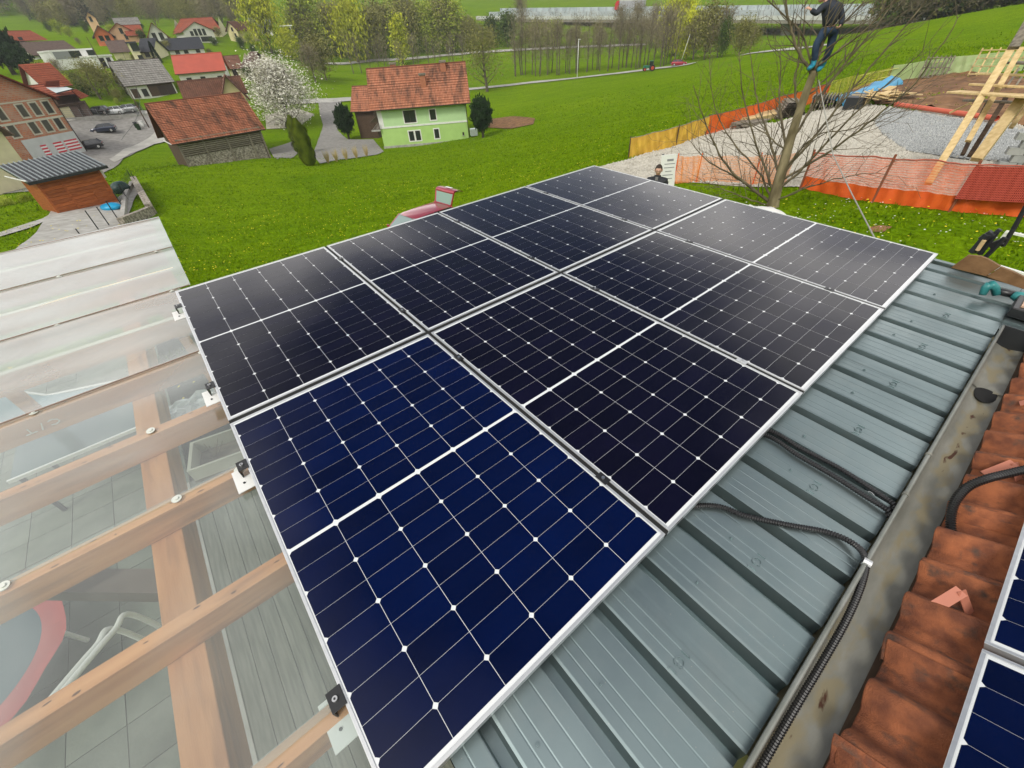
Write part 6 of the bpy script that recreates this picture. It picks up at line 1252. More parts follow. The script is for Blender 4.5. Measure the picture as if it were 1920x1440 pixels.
    for cx, cy, ch_, cm, cwd in chims:
        zz = H + R * (1 - abs(cy - .5) * 2); mb = MB(); mb.bx(cx * Ln - cwd / 2, cx * Ln + cwd / 2, cy * Dp - cwd / 2, cy * Dp + cwd / 2, zz - .8, zz + ch_); o = mb.build('chimney', cm, roofo); mb = MB(); mb.bx(cx * Ln - cwd * .65, cx * Ln + cwd * .65, cy * Dp - cwd * .6, cy * Dp + cwd * .6, zz + ch_, zz + ch_ + .28); mb.build('cap', M_greywood, o)
    return t, Ln, H, R, Dp
WB = dict(mull=1); 
# green house
t, Ln, H, R, Dp = house_('green_house', 'two-storey pale green house with a mossy red clay tile roof and a brown balcony', 'house', (703, 197), (871, 182), 85, 84, 9.5, 122, M_green1, M_tile_g, (.8, .9), 17,
    [('front', .29, .55, 2.0, 1.75, dict(surr=M_white)), ('front', .585, .57, 1.0, 1.5, dict(surr=M_white, mull=0)), ('front', .31, .13, .85, 1.45, dict(surr=M_white, mull=0)), ('front', .385, .13, .85, 1.45, dict(surr=M_white, mull=0)), ('front', .605, .14, .8, 1.4, dict(surr=M_white, mull=0)), ('front', .93, .16, .3, .45, dict(mull=0))],
    gable_m=M_darkwood, chims=((.56, .22, 1.3, mat('chimney_brick', (.36, .13, .07), (.42, .17, .09), 4, .8), .9), (.80, .42, .9, bpy.data.materials['chimney_brick'], .9), (.24, .56, .9, bpy.data.materials['chimney_brick'], .9)))
mb = MB(); mb.bx(-.002, Ln + .002, -.002, 0, -.5, H * .46); mb.bx(-.002, 0, 0, Dp, -.5, H * .46); mb.build('lower_wall', M_green2, t)
mb = MB(); mb.bx(-.05, Ln + .05, -.06, 0, H * .46, H * .50); mb.bx(-.05, 0, 0, Dp, H * .46, H * .50); mb.build('white_band', M_white, t)
mb = MB(); mb.bx(-.1, Ln + .1, -.12, 0, -.6, .35); mb.build('plinth', M_concrete, t); mb = MB(); mb.bx(-.02, .75, -.03, 0, H * .5, H - .1); mb.bx(-.03, 0, 0, 1.6, H * .5, H - .1); mb.build('corner_panel', M_white, t)
mb = MB(); mb.bx(-1.5, 0, -.4, Dp * .8, H * .42, H * .46); mb.build('balcony_floor', M_concrete, t)
bal = MB(); bal.bx(-1.5, 0, -.42, -.36, H * .46 + .95, H * .46 + 1.05); bal.bx(-1.54, -1.46, -.4, Dp * .8, H * .46 + .95, H * .46 + 1.05); bo = bal.build('balcony_rail', M_darkwood, t)
for i in range(7): mb = MB(); mb.bx(-1.45 + i * .22, -1.31 + i * .22, -.42, -.38, H * .46, H * .46 + .95); mb.build('baluster', M_darkwood, bo)
mb = MB()
for i in range(28): mb.bx(-1.52, -1.48, -.3 + i * .28, -.12 + i * .28, H * .46, H * .46 + .95)
mb.build('side_balusters', M_darkwood, bo)
mb = MB(); mb.tube([(Ln + .05, -.08, H), (Ln + .05, -.08, 0)], .06, 6); mb.build('downpipe', M_frame_br, t)
# wing with a lower red roof behind the balcony
house_('wing_house', 'brown timber wing with a low red tiled roof, left of the green house', 'house', (662, 200), (698, 203), 102, 100, 5, 152, M_darkwood, M_tile_g, (.5, .6), 12, [], wall_h=6.5, ridge_h=3.2)
tk = gz(889, 256); t = thing('water_tank', 'white caged water tank at the right wall of the green house', 'tank', tuple(tk), .2); mb = MB(); mb.bx(-.6, .6, -.5, .5, .15, 1.25); mb.build('tank_body', mat('tank_white', (.62, .68, .70), (.52, .58, .60), 3, .4), t, bevel=.1); mb = MB()
for i in range(5): mb.bx(-.63, .63, -.53, -.51, .2 + i * .24, .24 + i * .24); mb.bx(-.6 + i * .29, -.56 + i * .29, -.54, -.52, .15, 1.25)
mb.build('cage', M_alu, t)

# barn with open slatted front over a rubble wall
t, Ln, H, R, Dp = house_('hay_barn', 'old barn with open dark slats over a rubble wall and a worn red tile roof', 'barn', (326, 258), (484, 240), 72, 74, 8.0, 180, M_darkwood, M_tile_b, (.5, .7), 26, [], gable_m=M_darkwood)
mb = MB(); mb.bx(.15, Ln - .15, -.10, -.001, -.7, H * .50); mb.build('stone_wall', M_stone, t); mb = MB(); mb.bx(Ln, Ln + .12, 0, Dp, -.7, H * .62); mb.build('stone_wall', M_stone, t)
for i in range(9): mb = MB(); z = H * .50 + .10 + i * (H * .48 / 9); mb.bx(.1, Ln - .1, -.22, -.14, z, z + .13); mb.build('slat', M_greywood, t)
for x in (0, .28, .56, .84, 1.0): mb = MB(); mb.bx(x * Ln - .1, x * Ln + .1, -.34, -.22, -.5, H); mb.build('post', M_greywood, t)
for i in range(8): mb = MB(); z = .3 + i * .5; mb.bx(Ln + .25, Ln + .31, .3, 1.6, z, z + .12); mb.build('rack_bar', M_greywood, t)
mb = MB(); mb.bx(-.75, -.68, -.6, Dp / 2, H - .4, H - .3); mb.build('white_verge', M_white, t)

M_sw = dict(mull=0)
# village, from near to far
house_('red_roof_house', 'white house with a smooth bright red metal roof and a single skylight', 'house', (332, 136), (419, 129), 118, 117, 9, 101, M_plaster, M_redmetal, (.6, .5), 1, [('front', .13, .35, 1.1, 1.9, M_sw), ('front', .43, .35, 1.1, 1.9, M_sw), ('front', .80, .35, 1.0, 1.8, M_sw), ('right', .2, .3, .9, 1.8, M_sw), ('right', .45, .3, .9, 1.8, M_sw), ('right', .7, .3, .9, 1.8, M_sw)])
house_('brown_roof_house', 'yellow house with a wide brown tiled roof right behind the barn', 'house', (348, 180), (458, 173), 96, 96, 8, 147, M_cream, M_tile_br, (.6, .5), 16, [])
house_('yellow_gable', 'small yellow gable under brown tiles beside the blossoming tree', 'house', (416, 181), (458, 177), 92, 92, 7, 150, M_yellow, M_tile_br, (.5, .6), 8, [], gable_front=True, ridge_h=2.6)
t, Ln, H, R, Dp = house_('grey_barn', 'long farm building with a patched grey fibre cement roof', 'barn', (234, 158), (322, 151), 117, 118, 10, 111, M_plaster, M_greytile, (.5, .4), 12, [('front', .05, .05, 1.3, 1.7, dict(mull=0, pm=M_darkwood)), ('front', .26, .1, 1.1, 1.4, M_sw)]); mb = MB(); mb.bx(Ln * .42, Ln * .97, -.06, -.001, .1, H - .1); mb.build('timber_front', M_darkwood, t)
for x in (.62, .80): mb = MB(); mb.bx(Ln * x, Ln * x + 1.6, -.12, -.06, .1, H * .7); mb.build('door', M_frame_br, t)
house_('garage_row', 'cream garages under two brown tiled roofs right of the red metal roof', 'house', (428, 128), (452, 126), 132, 132, 8, 104, M_cream, M_tile_br, (.5, .5), 10, [('front', .2, 0, 1.2, 2.2, dict(mull=0, pm=M_frame_br))]); house_('garage_row', 'brown hipped roof beside the willow, right of the cream garages', 'house', (452, 126), (486, 124), 132, 130, 8, 98, M_cream, M_brownroof, (.4, .4), 10, [], hip=2)
house_('slate_roof_house', 'white house with a long dark slate roof in front of the arched gable house', 'house', (316, 93), (381, 90), 158, 158, 9, 71, M_plaster, M_slate, (.4, .4), 12, [('front', .15, .5, 1.2, 1.0, M_sw), ('front', .4, .5, 1.2, 1.0, M_sw), ('front', .75, .5, 1.2, 1.0, M_sw)])
house_('dark_roof_house', 'cream house with a dark slate roof and a square bay left of the conifer', 'house', (262, 97), (284, 95), 150, 149, 9, 73, M_cream, M_slate, (.4, .6), 12, [('front', .3, .4, 1.3, 1.2, M_sw)]); house_('cream_bay', 'cream bay tower with one big window in front of the dark slate roof', 'house', (238, 82), (253, 80), 145, 145, 6, 78, M_cream, M_slate, (.3, .3), 1, [('front', .25, .62, 1.8, 1.7, M_sw), ('front', .5, .2, 1.2, 1.0, M_sw)], flat=True)
house_('old_roof_house', 'low house with a worn olive brown roof beside the white modern house', 'house', (210, 97), (240, 95), 152, 152, 8, 76, M_cream, M_brownroof, (.5, .5), 10, [])
t, Ln, H, R, Dp = house_('modern_house', 'white flat-roofed modern house with grey window bands', 'house', (93, 99), (172, 92), 142, 144, 8, 85, M_white, M_white, (.1, .1), 1, [('front', .42, .62, 2.4, 1.5), ('front', .84, .66, 1.7, 1.6, M_sw)], flat=True); mb = MB(); mb.bx(Ln * .06, Ln * .42, -.06, -.001, H * .60, H * .60 + 1.7); mb.build('grey_band', mat('grey_panel', (.25, .26, .26), None, rough=.7), t)
house_('modern_annex', 'low white annex with tall dark windows, right of the modern house', 'house', (172, 108), (208, 104), 140, 142, 7, 103, M_white, M_white, (.2, .2), 1, [('front', .28, .08, 1.3, 2.1), ('front', .66, .08, 1.0, 2.1)], flat=True)
house_('brown_roof_hall', 'long house with a broad dark brown roof behind the modern house', 'house', (62, 103), (148, 97), 165, 168, 12, 77, M_plaster, M_brownroof, (.6, .5), 14, [('front', .1, .2, 1.4, 1.3)])
house_('yellow_end_house', 'yellow-walled house with dark solar tiles on a red roof at the far left', 'house', (32, 78), (84, 72), 195, 198, 11, 57, M_yellow, M_tile_r, (.5, .5), 12, [('front', .1, .4, 1.2, 1.2, M_sw)], gable_m=M_yellow)
house_('orange_house', 'bright orange gabled house with two dark windows and a grey roof', 'house', (176, 66), (208, 63), 178, 178, 11, 49, M_orange, M_greytile, (.8, 1.0), 8, [('front', .2, .45, 1.2, 1.3, M_sw), ('front', .55, .45, 1.2, 1.3, M_sw)], gable_front=True)
house_('peach_house', 'peach coloured gabled house with a brick red roof right of the orange house', 'house', (205, 58), (246, 57), 188, 188, 14, 45, M_peach, M_tile_r, (.8, .7), 10, [('front', .45, .75, 1.0, 1.5, M_sw), ('front', .80, .55, .8, 1.2, M_sw), ('front', .55, .25, .9, 1.4, M_sw)], gable_front=True)
house_('red_hip_house', 'long low red tiled roof joining the peach house', 'house', (240, 66), (268, 64), 186, 186, 10, 47, M_peach, M_tile_r, (.6, .5), 10, [])
house_('white_gable_house', 'white house with paired narrow windows and a red roof left of the arched gable house', 'house', (277, 66), (312, 66), 178, 178, 14, 44, M_plaster, M_tile_r, (.9, .9), 10, [('front', .22, .55, .6, 2.0, M_sw), ('front', .33, .55, .6, 2.0, M_sw), ('front', .60, .55, .6, 2.0, M_sw), ('front', .71, .55, .6, 2.0, M_sw), ('front', .3, .1, 3, 1.1, dict(mull=3, fm=M_greywood))], gable_front=True)
house_('arched_gable_house', 'large house with a half-round row of gable windows under a red hipped roof', 'house', (342, 58), (398, 56), 198, 200, 12, 42, M_plaster, M_tile_r, (.9, .6), 10, [('front', .22, .62, 1.1, 1.4, M_sw), ('front', .36, .62, 1.1, 2.0, M_sw), ('front', .50, .62, 1.1, 2.0, M_sw), ('front', .64, .62, 1.1, 2.0, M_sw), ('front', .5, .15, 2.8, 1.5, dict(mull=2)), ('front', .75, .15, 1.6, 1.5)], gable_front=True)
house_('red_slope_house', 'red and brown mansard roof behind the arched gable house', 'house', (326, 54), (412, 56), 215, 212, 12, 34, M_cream, M_tile_r, (.6, .6), 14, [], hip=3)
house_('yellow_cottage', 'small yellow gabled cottage with a brown roof and white chimney strip', 'house', (424, 52), (444, 57), 205, 203, 12, 41, M_yellow, M_tile_br, (.6, .7), 10, [('front', .45, .85, .9, 1.2, M_sw), ('front', .6, .4, .8, 1.3, M_sw)], gable_front=True)
house_('grey_roof_bungalow', 'low white bungalow with a grey roof partly hidden by the willow', 'house', (470, 52), (508, 50), 225, 225, 9, 33, M_plaster, mat('grey_sheet', (.17, .17, .18), (.22, .22, .23), 2, .7), (.6, .5), 1, [('front', .5, .3, 2, 1.0)])
house_('tan_house', 'narrow tan house with an arched top at the wood edge', 'house', (160, 32), (179, 34), 230, 230, 10, 24, M_peach, M_brownroof, (.3, .5), 6, [('front', .3, .75, .9, 1.6, M_sw)], gable_front=True)
house_('grey_roof_house', 'grey-roofed house behind the peach and orange houses', 'house', (218, 46), (262, 45), 225, 225, 10, 33, M_cream, M_greytile, (.5, .5), 10, [])
house_('white_shed', 'tiny white building at the top edge of the picture among trees', 'shed', (758, -6), (770, -6), 330, 330, 4, -9, M_white, M_white, (.2, .2), 1, [('front', .3, .5, 1.2, 1.2, M_sw)], flat=True, wall_h=6)
house_('tin_roof_shed', 'pale tin-roofed shed glimpsed between the green trees', 'shed', (621, 44), (646, 42), 250, 250, 6, 29, M_plaster, mat('tin_roof', (.42, .46, .47), None, rough=.4), (.5, .5), 1, [], wall_h=3, ridge_h=2.4)
house_('white_veranda', 'small white framed veranda under the yellow-green willow', 'shed', (527, 50), (545, 49), 235, 235, 4, 46, M_white, M_white, (.6, .4), 1, [('front', .2, .2, 1.0, 1.6), ('front', .6, .2, 1.0, 1.6)], flat=True, wall_h=2.7)
# left edge group
t, Ln, H, R, Dp = house_('brick_building', 'tall unplastered brick house with cream lintels and a grey-white lower wall', 'house', (-75, 205), (94, 180), 96, 99.9, 13, 128, M_brick, M_tile_r, (.6, .8), 26,
    [('front', q, z, 1.0, 1.7, dict(mull=0, fm=M_greywood, surr=mat('lintel', (.46, .45, .36), (.52, .50, .42), 2, .8) if 'lintel' not in bpy.data.materials else bpy.data.materials['lintel'])) for q, z in ((.10, .74), (.30, .74), (.545, .74), (.70, .74), (.85, .74), (.10, .46), (.30, .46), (.54, .46), (.70, .46), (.85, .46))], gable_front=True)
mb = MB(); mb.bx(-.05, Ln + .05, -.07, 0, H * .655, H * .69); mb.bx(-.02, Ln + .02, -.05, 0, H * .98, H); mb.build('string_course', bpy.data.materials['lintel'], t)
mb = MB(); mb.bx(Ln * .34, Ln + .06, -.09, 0, -.6, H * .40); mb.build('lower_plaster', mat('grey_plaster', (.44, .46, .46), (.52, .54, .54), .8, .8), t)
M_stripe = mat('red_stripe', (.55, .03, .05), None, rough=.6); M_stripew = mat('white_stripe', (.75, .72, .72), None, rough=.6)
for k, x in enumerate((.50, .66, .80, .92)):
    w2 = (1.1, 1.7, 1.8, .8)[k]
    for i in range(7): mb = MB(); z = H * .085 + i * .22; mb.bx(Ln * x, Ln * x + w2 * .8, -.12, -.09, z, z + .20); mb.build('painted_stripe', M_stripe if i % 2 == 0 else M_stripew, t)
mb = MB(); mb.tube([(Ln + .02, -.12, H), (Ln + .02, -.12, 0)], .07, 6); mb.build('downpipe', M_frame_br, t)
house_('yellow_building', 'pale yellow building with a brown verge cut off by the left edge', 'house', (-95, 262), (2, 247), 74, 78, 9, 205, M_cream, M_brownroof, (.5, .7), 12, [], gable_front=True, ridge_h=3.0)
house_('white_gable_barn', 'white gable with a dark verge and red roof behind the brick house', 'house', (48, 150), (84, 162), 122, 118, 3.5, 128, M_plaster, M_tile_r, (.8, .8), 12, [], gable_front=True, ridge_h=3.2)
house_('cream_garage', 'cream garage with two brown doors under a dark timber storey', 'house', (104, 208), (152, 191), 104, 106, 8, 178, M_cream, M_darkwood, (.3, .3), 1, [('front', .50, .05, 1.9, 2.6, dict(pm=M_brownroof, mull=0)), ('front', .78, .05, 1.9, 2.6, dict(pm=M_brownroof, mull=0))], flat=True)
house_('timber_storey', 'dark timber balcony storey with a pale awning above the cream garage', 'house', (98, 178), (142, 174), 106, 108, 8, 165, M_darkwood, M_tile_r, (.8, .5), 6, [], wall_h=2.6, ridge_h=1.6)
t = thing('awning', 'pale blue-grey sloping awning between two red roofs', 'awning', tuple(at(112, 170, 130))); O = Vector(t.location); mb = MB(); mb.quad(at(86, 164, 132) - O, at(106, 175, 127) - O, at(138, 167, 129) - O, at(124, 163, 134) - O); mb.build('sheet', mat('awning_sheet', (.50, .56, .56), None, rough=.5), t); mb = MB(); mb.bar(at(106, 175, 127) - O, at(138, 167, 129) - O, .15); mb.build('edge_beam', M_dark, t)
for l, q in (('small red tiled canopy at the end of the awning', ((134, 170), (152, 186), (167, 180), (142, 167))), ('red tiled roof patch between the white gable and the awning', ((86, 152), (83, 162), (111, 162), (110, 150)))):
    P_ = [at(*a, 131 + (i > 1) * 2) for i, a in enumerate(q)]; t = thing('roof_canopy', l, 'roof', tuple(P_[0])); uvbuild('roof', courses(*[p - P_[0] for p in P_], 5), M_tile_r, t)
# red timber shed with a ribbed lean-to roof
t, Ln, H, R, Dp = house_('timber_shed', 'reddish brown timber shed with a grey ribbed lean-to roof', 'shed', (58, 331), (181, 315), 49, 50, 3.4, 292, M_shedwood, M_dark, (.55, .55), 1, [], mono=True, zfloor=None, ridge_h=.75)
for x in (0, .34, 1.0): mb = MB(); mb.bx(x * Ln - .07, x * Ln + .07, -.07, 0, -.3, H); mb.build('corner_post', M_shedwood, t)
for i in range(12): mb = MB(); z = i * H / 12; mb.bx(.07, Ln * .34 - .07, -.035, -.001, z + .01, z + H / 12 - .012); mb.build('board', M_shedwood, t); mb = MB(); mb.bx(Ln * .34 + .07, Ln - .07, -.035, -.001, z + .01, z + H / 12 - .012); mb.build('board', M_shedwood, t)
mb = MB(); mb.bx(Ln * .70, Ln * .93, -.06, -.036, H * .12, H * .42); mb.build('hatch_door', M_shedwood, t)
rr = MB(); M_rib = mat('ribbed_grey_roof', (.20, .23, .24), (.27, .30, .31), 2, .4, metal=.3); nr = 17
for i in range(nr): x = -.5 + (Ln + 1.0) * i / (nr - 1); mb = MB(); mb.hexa([(x - .055, -.56, H - .10 + .02), (x + .055, -.56, H - .10 + .02), (x + .055, Dp + .3, H + R + .02), (x - .055, Dp + .3, H + R + .02), (x - .035, -.56, H - .10 + .09), (x + .035, -.56, H - .10 + .09), (x + .035, Dp + .3, H + R + .09), (x - .035, Dp + .3, H + R + .09)]); mb.build('roof_rib', M_rib, t)
mb = MB(); mb.bx(-.57, Ln + .57, -.64, -.56, H - .26, H - .06); mb.build('fascia', M_dark, t); mb = MB(); mb.bx(-.62, -.55, -.6, Dp + .3, H, H + .06); mb.build('white_verge', M_white, t)
mb = MB(); mb.bx(Ln + .05, Ln + .5, .8, 1.5, H * .62, H * .62 + .7); mb.build('wall_box', M_white, t)
# stone retaining wall, posts with netting
wa, wb, wc = gz(252, 346), gz(281, 402), gz(228, 425); t = thing('retaining_wall', 'low rubble retaining wall with a pale cap beside the timber shed', 'wall', tuple(wa)); O = Vector(wa)
def wallrow(a, b, h, th, m, nm): 
    mb = MB(); d = (b - a); n = 9
    for i in range(n): p, q = a + d * i / n, a + d * (i + 1) / n; hz0 = hm(p.x, p.y); hz1 = hm(q.x, q.y); o2 = Vector((-d.y, d.x, 0)).normalized() * th; mb.hexa([Vector((p.x, p.y, hz0 - .8)) - O, Vector((q.x, q.y, hz1 - .8)) - O, Vector((q.x, q.y, hz1 - .8)) + o2 - O, Vector((p.x, p.y, hz0 - .8)) + o2 - O, Vector((p.x, p.y, hz0 + h)) - O, Vector((q.x, q.y, hz1 + h)) - O, Vector((q.x, q.y, hz1 + h)) + o2 - O, Vector((p.x, p.y, hz0 + h)) + o2 - O])
    mb.build(nm, m, t)
wallrow(wa, wb, .75, .5, M_stone, 'rubble_wall'); wallrow(wa + Vector((-.3, 0, 0)), wc, .35, .3, M_concrete, 'cap'); wallrow(wb, wc, .6, .4, M_stone, 'rubble_wall')
for i, (u, v, tp_) in enumerate(((186, 432, 28), (206, 424, 40), (222, 412, 42), (233, 392, 34), (241, 376, 34), (253, 344, 38), (150, 440, 8), (262, 352, 34))):
    p = gz(u, v); mb = MB(); mb.tube([p, p + Vector((0, 0, 1.35 if i != 6 else .4))], .035, 6); tag(mb.build('fence_post', M_dark), 'thin dark fence post along the slab path and retaining wall', 'post', 'dark posts along the slab path')
p1, p2, p3 = gz(206, 424), gz(233, 392), gz(253, 344)
fence('wire_fence', 'dark green mesh fence panel beside the timber shed', [p2 + Vector((0, 0, 1.2)), p3 + Vector((0, 0, 1.3))], [p2, p3], mat('dark_green_mesh', (.01, .03, .02), None, rough=.6), 40, 12, .03, ())
for l, u, v, m_, s_ in (('round blue covered pool or tub on the slab path', 211, 393, M_blue, (.75, .6, .30)), ('dark green covered bundle behind the shed corner', 232, 362, mat('green_cover', (.008, .035, .03), None, rough=.5), (.7, .8, .6))):
    p = gz(u, v); t = thing('covered_tub', l, 'cover', tuple(p)); mb = MB(); mb.blob((0, 0, s_[2] * .7), s_, 14, 8, .12, 3); mb.build('cover', m_, t, smooth=True)
p = gz(148, 391); t = thing('toy_rider', 'small red and yellow plastic toy standing at the shed wall', 'toy', tuple(p)); mb = MB(); mb.blob((0, 0, .3), (.35, .25, .25), 8, 6, .2, 1); mb.build('seat', mat('toy_red', (.75, .08, .02), None, rough=.4), t); mb = MB(); mb.tube([(-.2, 0, .4), (-.3, 0, .9)], .06, 6); mb.build('handle', mat('toy_yellow', (.8, .5, .03), None, rough=.4), t)
# yard fence, bins, poles
a, b = gz(128, 226), gz(312, 215); t = thing('yard_fence', 'thin mesh fence on a low grey wall along the road above the parked cars', 'fence', tuple(a)); O = Vector(a)
mb = MB(); mb.hexa([Vector(q) for q in ((0, 0, -.3), (b - O) + Vector((0, 0, -.3)), (b - O) + Vector((0, .25, -.3)), (0, .25, -.3), (0, 0, .45), (b - O) + Vector((0, 0, .45)), (b - O) + Vector((0, .25, .45)), (0, .25, .45))]); mb.build('base_wall', M_concrete, t)
for i in range(14): q = (b - O) * (i / 13); mb = MB(); mb.tube([q, q + Vector((0, 0, 1.7))], .035, 5); mb.build('fence_post', M_alud, t)
mb = MB()
for z in (.7, 1.0, 1.3, 1.6): mb.bar(Vector((0, 0, z)), (b - O) + Vector((0, 0, z)), .025)
mb.build('wires', M_alud, t)
for l, u, v, m_ in (('dark grey wheeled bin by the lamp pole in the yard', 258, 240, M_dark), ('pale bin between the dark bin and the pole', 268, 238, M_white), ('green bin nearest the pole in the yard', 262, 244, M_conif)):
    p = gz(u, v); t = thing('wheeled_bin', l, 'bin', tuple(p), .4); mb = MB(); mb.bx(-.3, .3, -.35, .35, .05, 1.0); mb.build('bin_body', m_, t, bevel=.05); mb = MB(); mb.bx(-.33, .33, -.38, .38, 1.0, 1.08); mb.build('lid', m_, t)
def pole(l, u, v, vt, r_=.10, m_=M_concrete, lamp=False, name='utility_pole', cat='pole', lean=0):
    p = gz(u, v); d = math.hypot(p.x, p.y); top = at(u, vt, d).z; t = thing(name, l, cat, tuple(p)); mb = MB(); hgt = max(3, top - p.z); mb.tube([(0, 0, -.2), (lean, 0, hgt)], [r_, r_ * .6], 8); mb.build('pole', m_, t, smooth=True)
    if lamp: mb = MB(); mb.box((.25 + lean, 0, hgt), (.7, .2, .12)); mb.build('lamp_head', M_white, t)
    return p, hgt
pole('pale lamp post on the farm lane among the slender trees', 1082, 147, 74, .11, M_white, True, 'street_lamp', 'street lamp'); pole('leaning pale pole beside the red car at the end of the lane', 1275, 121, 66, .07, M_white, False, lean=1.4); pole('dark wooden pole in the yard between the cars and the barn', 280, 240, 160, .12, M_darkwood); pole('thin dark pole left of the modern house annex', 216, 165, 66, .10, M_darkwood); pole('thin pole with a wire at the left gable of the green house', 846, 122, 85, .07, M_alud)
mb = MB(); mb.tube(smooth_path([at(216, 66, 125), at(262, 190, 105), at(228, 262, 90)], 8), .03, 4); tag(mb.build('power_line', M_black), 'thin dark overhead wire above the parking yard', 'wire')

# ------------------------------------------------------------------ trees and shrubs
def twig_tree(seed, h=10, spread=.34, trunk_r=.18, m_bark=M_bark_far, fork=.22, nl=14, up=.9):
    r = random.Random(seed); mb = MB(); ends = []
    top = Vector((r.uniform(-.5, .5), r.uniform(-.5, .5), h * .93)); mid = Vector((r.uniform(-.3, .3), r.uniform(-.3, .3), h * .45))
    P_ = smooth_path([Vector((0, 0, -.4)), mid, top], 5); mb.tube(P_, [trunk_r * (1 - .9 * i / (len(P_) - 1)) + .015 for i in range(len(P_))], 7)
    for i in range(nl):
        s = fork + (1 - fork) * (i / nl) ** .9; b = P_[min(len(P_) - 1, int(s * (len(P_) - 1)))]; a = i * 2.4 + r.uniform(-.5, .5); ln = h * spread * (1.15 - s) * r.uniform(.8, 1.2) + .4
        d = Vector((math.cos(a), math.sin(a), up * r.uniform(.7, 1.3))).normalized(); c = b + d * ln * .5 + Vector((0, 0, .05 * ln)); e = c + (d + Vector((0, 0, .55))).normalized() * ln * .6
        mb.tube([b, c, e], [trunk_r * .38 * (1.1 - s), trunk_r * .22 * (1.1 - s), .015], 5); ends += [c, e, b.lerp(c, .6), c.lerp(e, .5)]
        for k in range(3): f = c.lerp(e, r.random()) ; g = f + Vector((r.uniform(-1, 1), r.uniform(-1, 1), r.uniform(.1, 1))) * ln * .3; mb.tube([f, g], [.02, .008], 3, cap=False); ends.append(g)
    ends.append(top); return mb, ends
def crown_pts(r, ends, n, rad, flat=.9):
    for _ in range(n):
        c = r.choice(ends); v = Vector((r.gauss(0, 1), r.gauss(0, 1), r.gauss(0, 1) * flat)); yield c + v * rad * .5
def leaf_mesh(name, seed, ends, n, rad, size, m, flat=.9, droop=0, drop_low=0):
    r = random.Random(seed); mb = MB()
    for p in crown_pts(r, ends, n, rad, flat):
        if p.z < drop_low: continue
        a = Vector((r.gauss(0, 1), r.gauss(0, 1), r.gauss(0, 1))).normalized(); b = a.orthogonal().normalized(); s = size * r.uniform(.5, 1.3); c = a.cross(b)
        if droop: c = (c * .4 + Vector((0, 0, -droop))).normalized()
        mb.tri(p - b * s * .5, p + b * s * .5, p + c * s * r.uniform(.8, 1.4))
    return mb.mesh(name, m)
def twig_mesh(name, seed, ends, n, rad, ln, wd, m, up=1.0):
    r = random.Random(seed); mb = MB()
    for p in crown_pts(r, ends, n, rad):
        d = Vector((r.gauss(0, 1), r.gauss(0, 1), r.gauss(0, .7) + up)).normalized(); b = d.cross(Vector((r.gauss(0, 1), r.gauss(0, 1), r.gauss(0, 1)))).normalized(); l = ln * r.uniform(.5, 1.3)
        mb.tri(p - b * wd, p + b * wd, p + d * l)
    return mb.mesh(name, m)
PR = {}
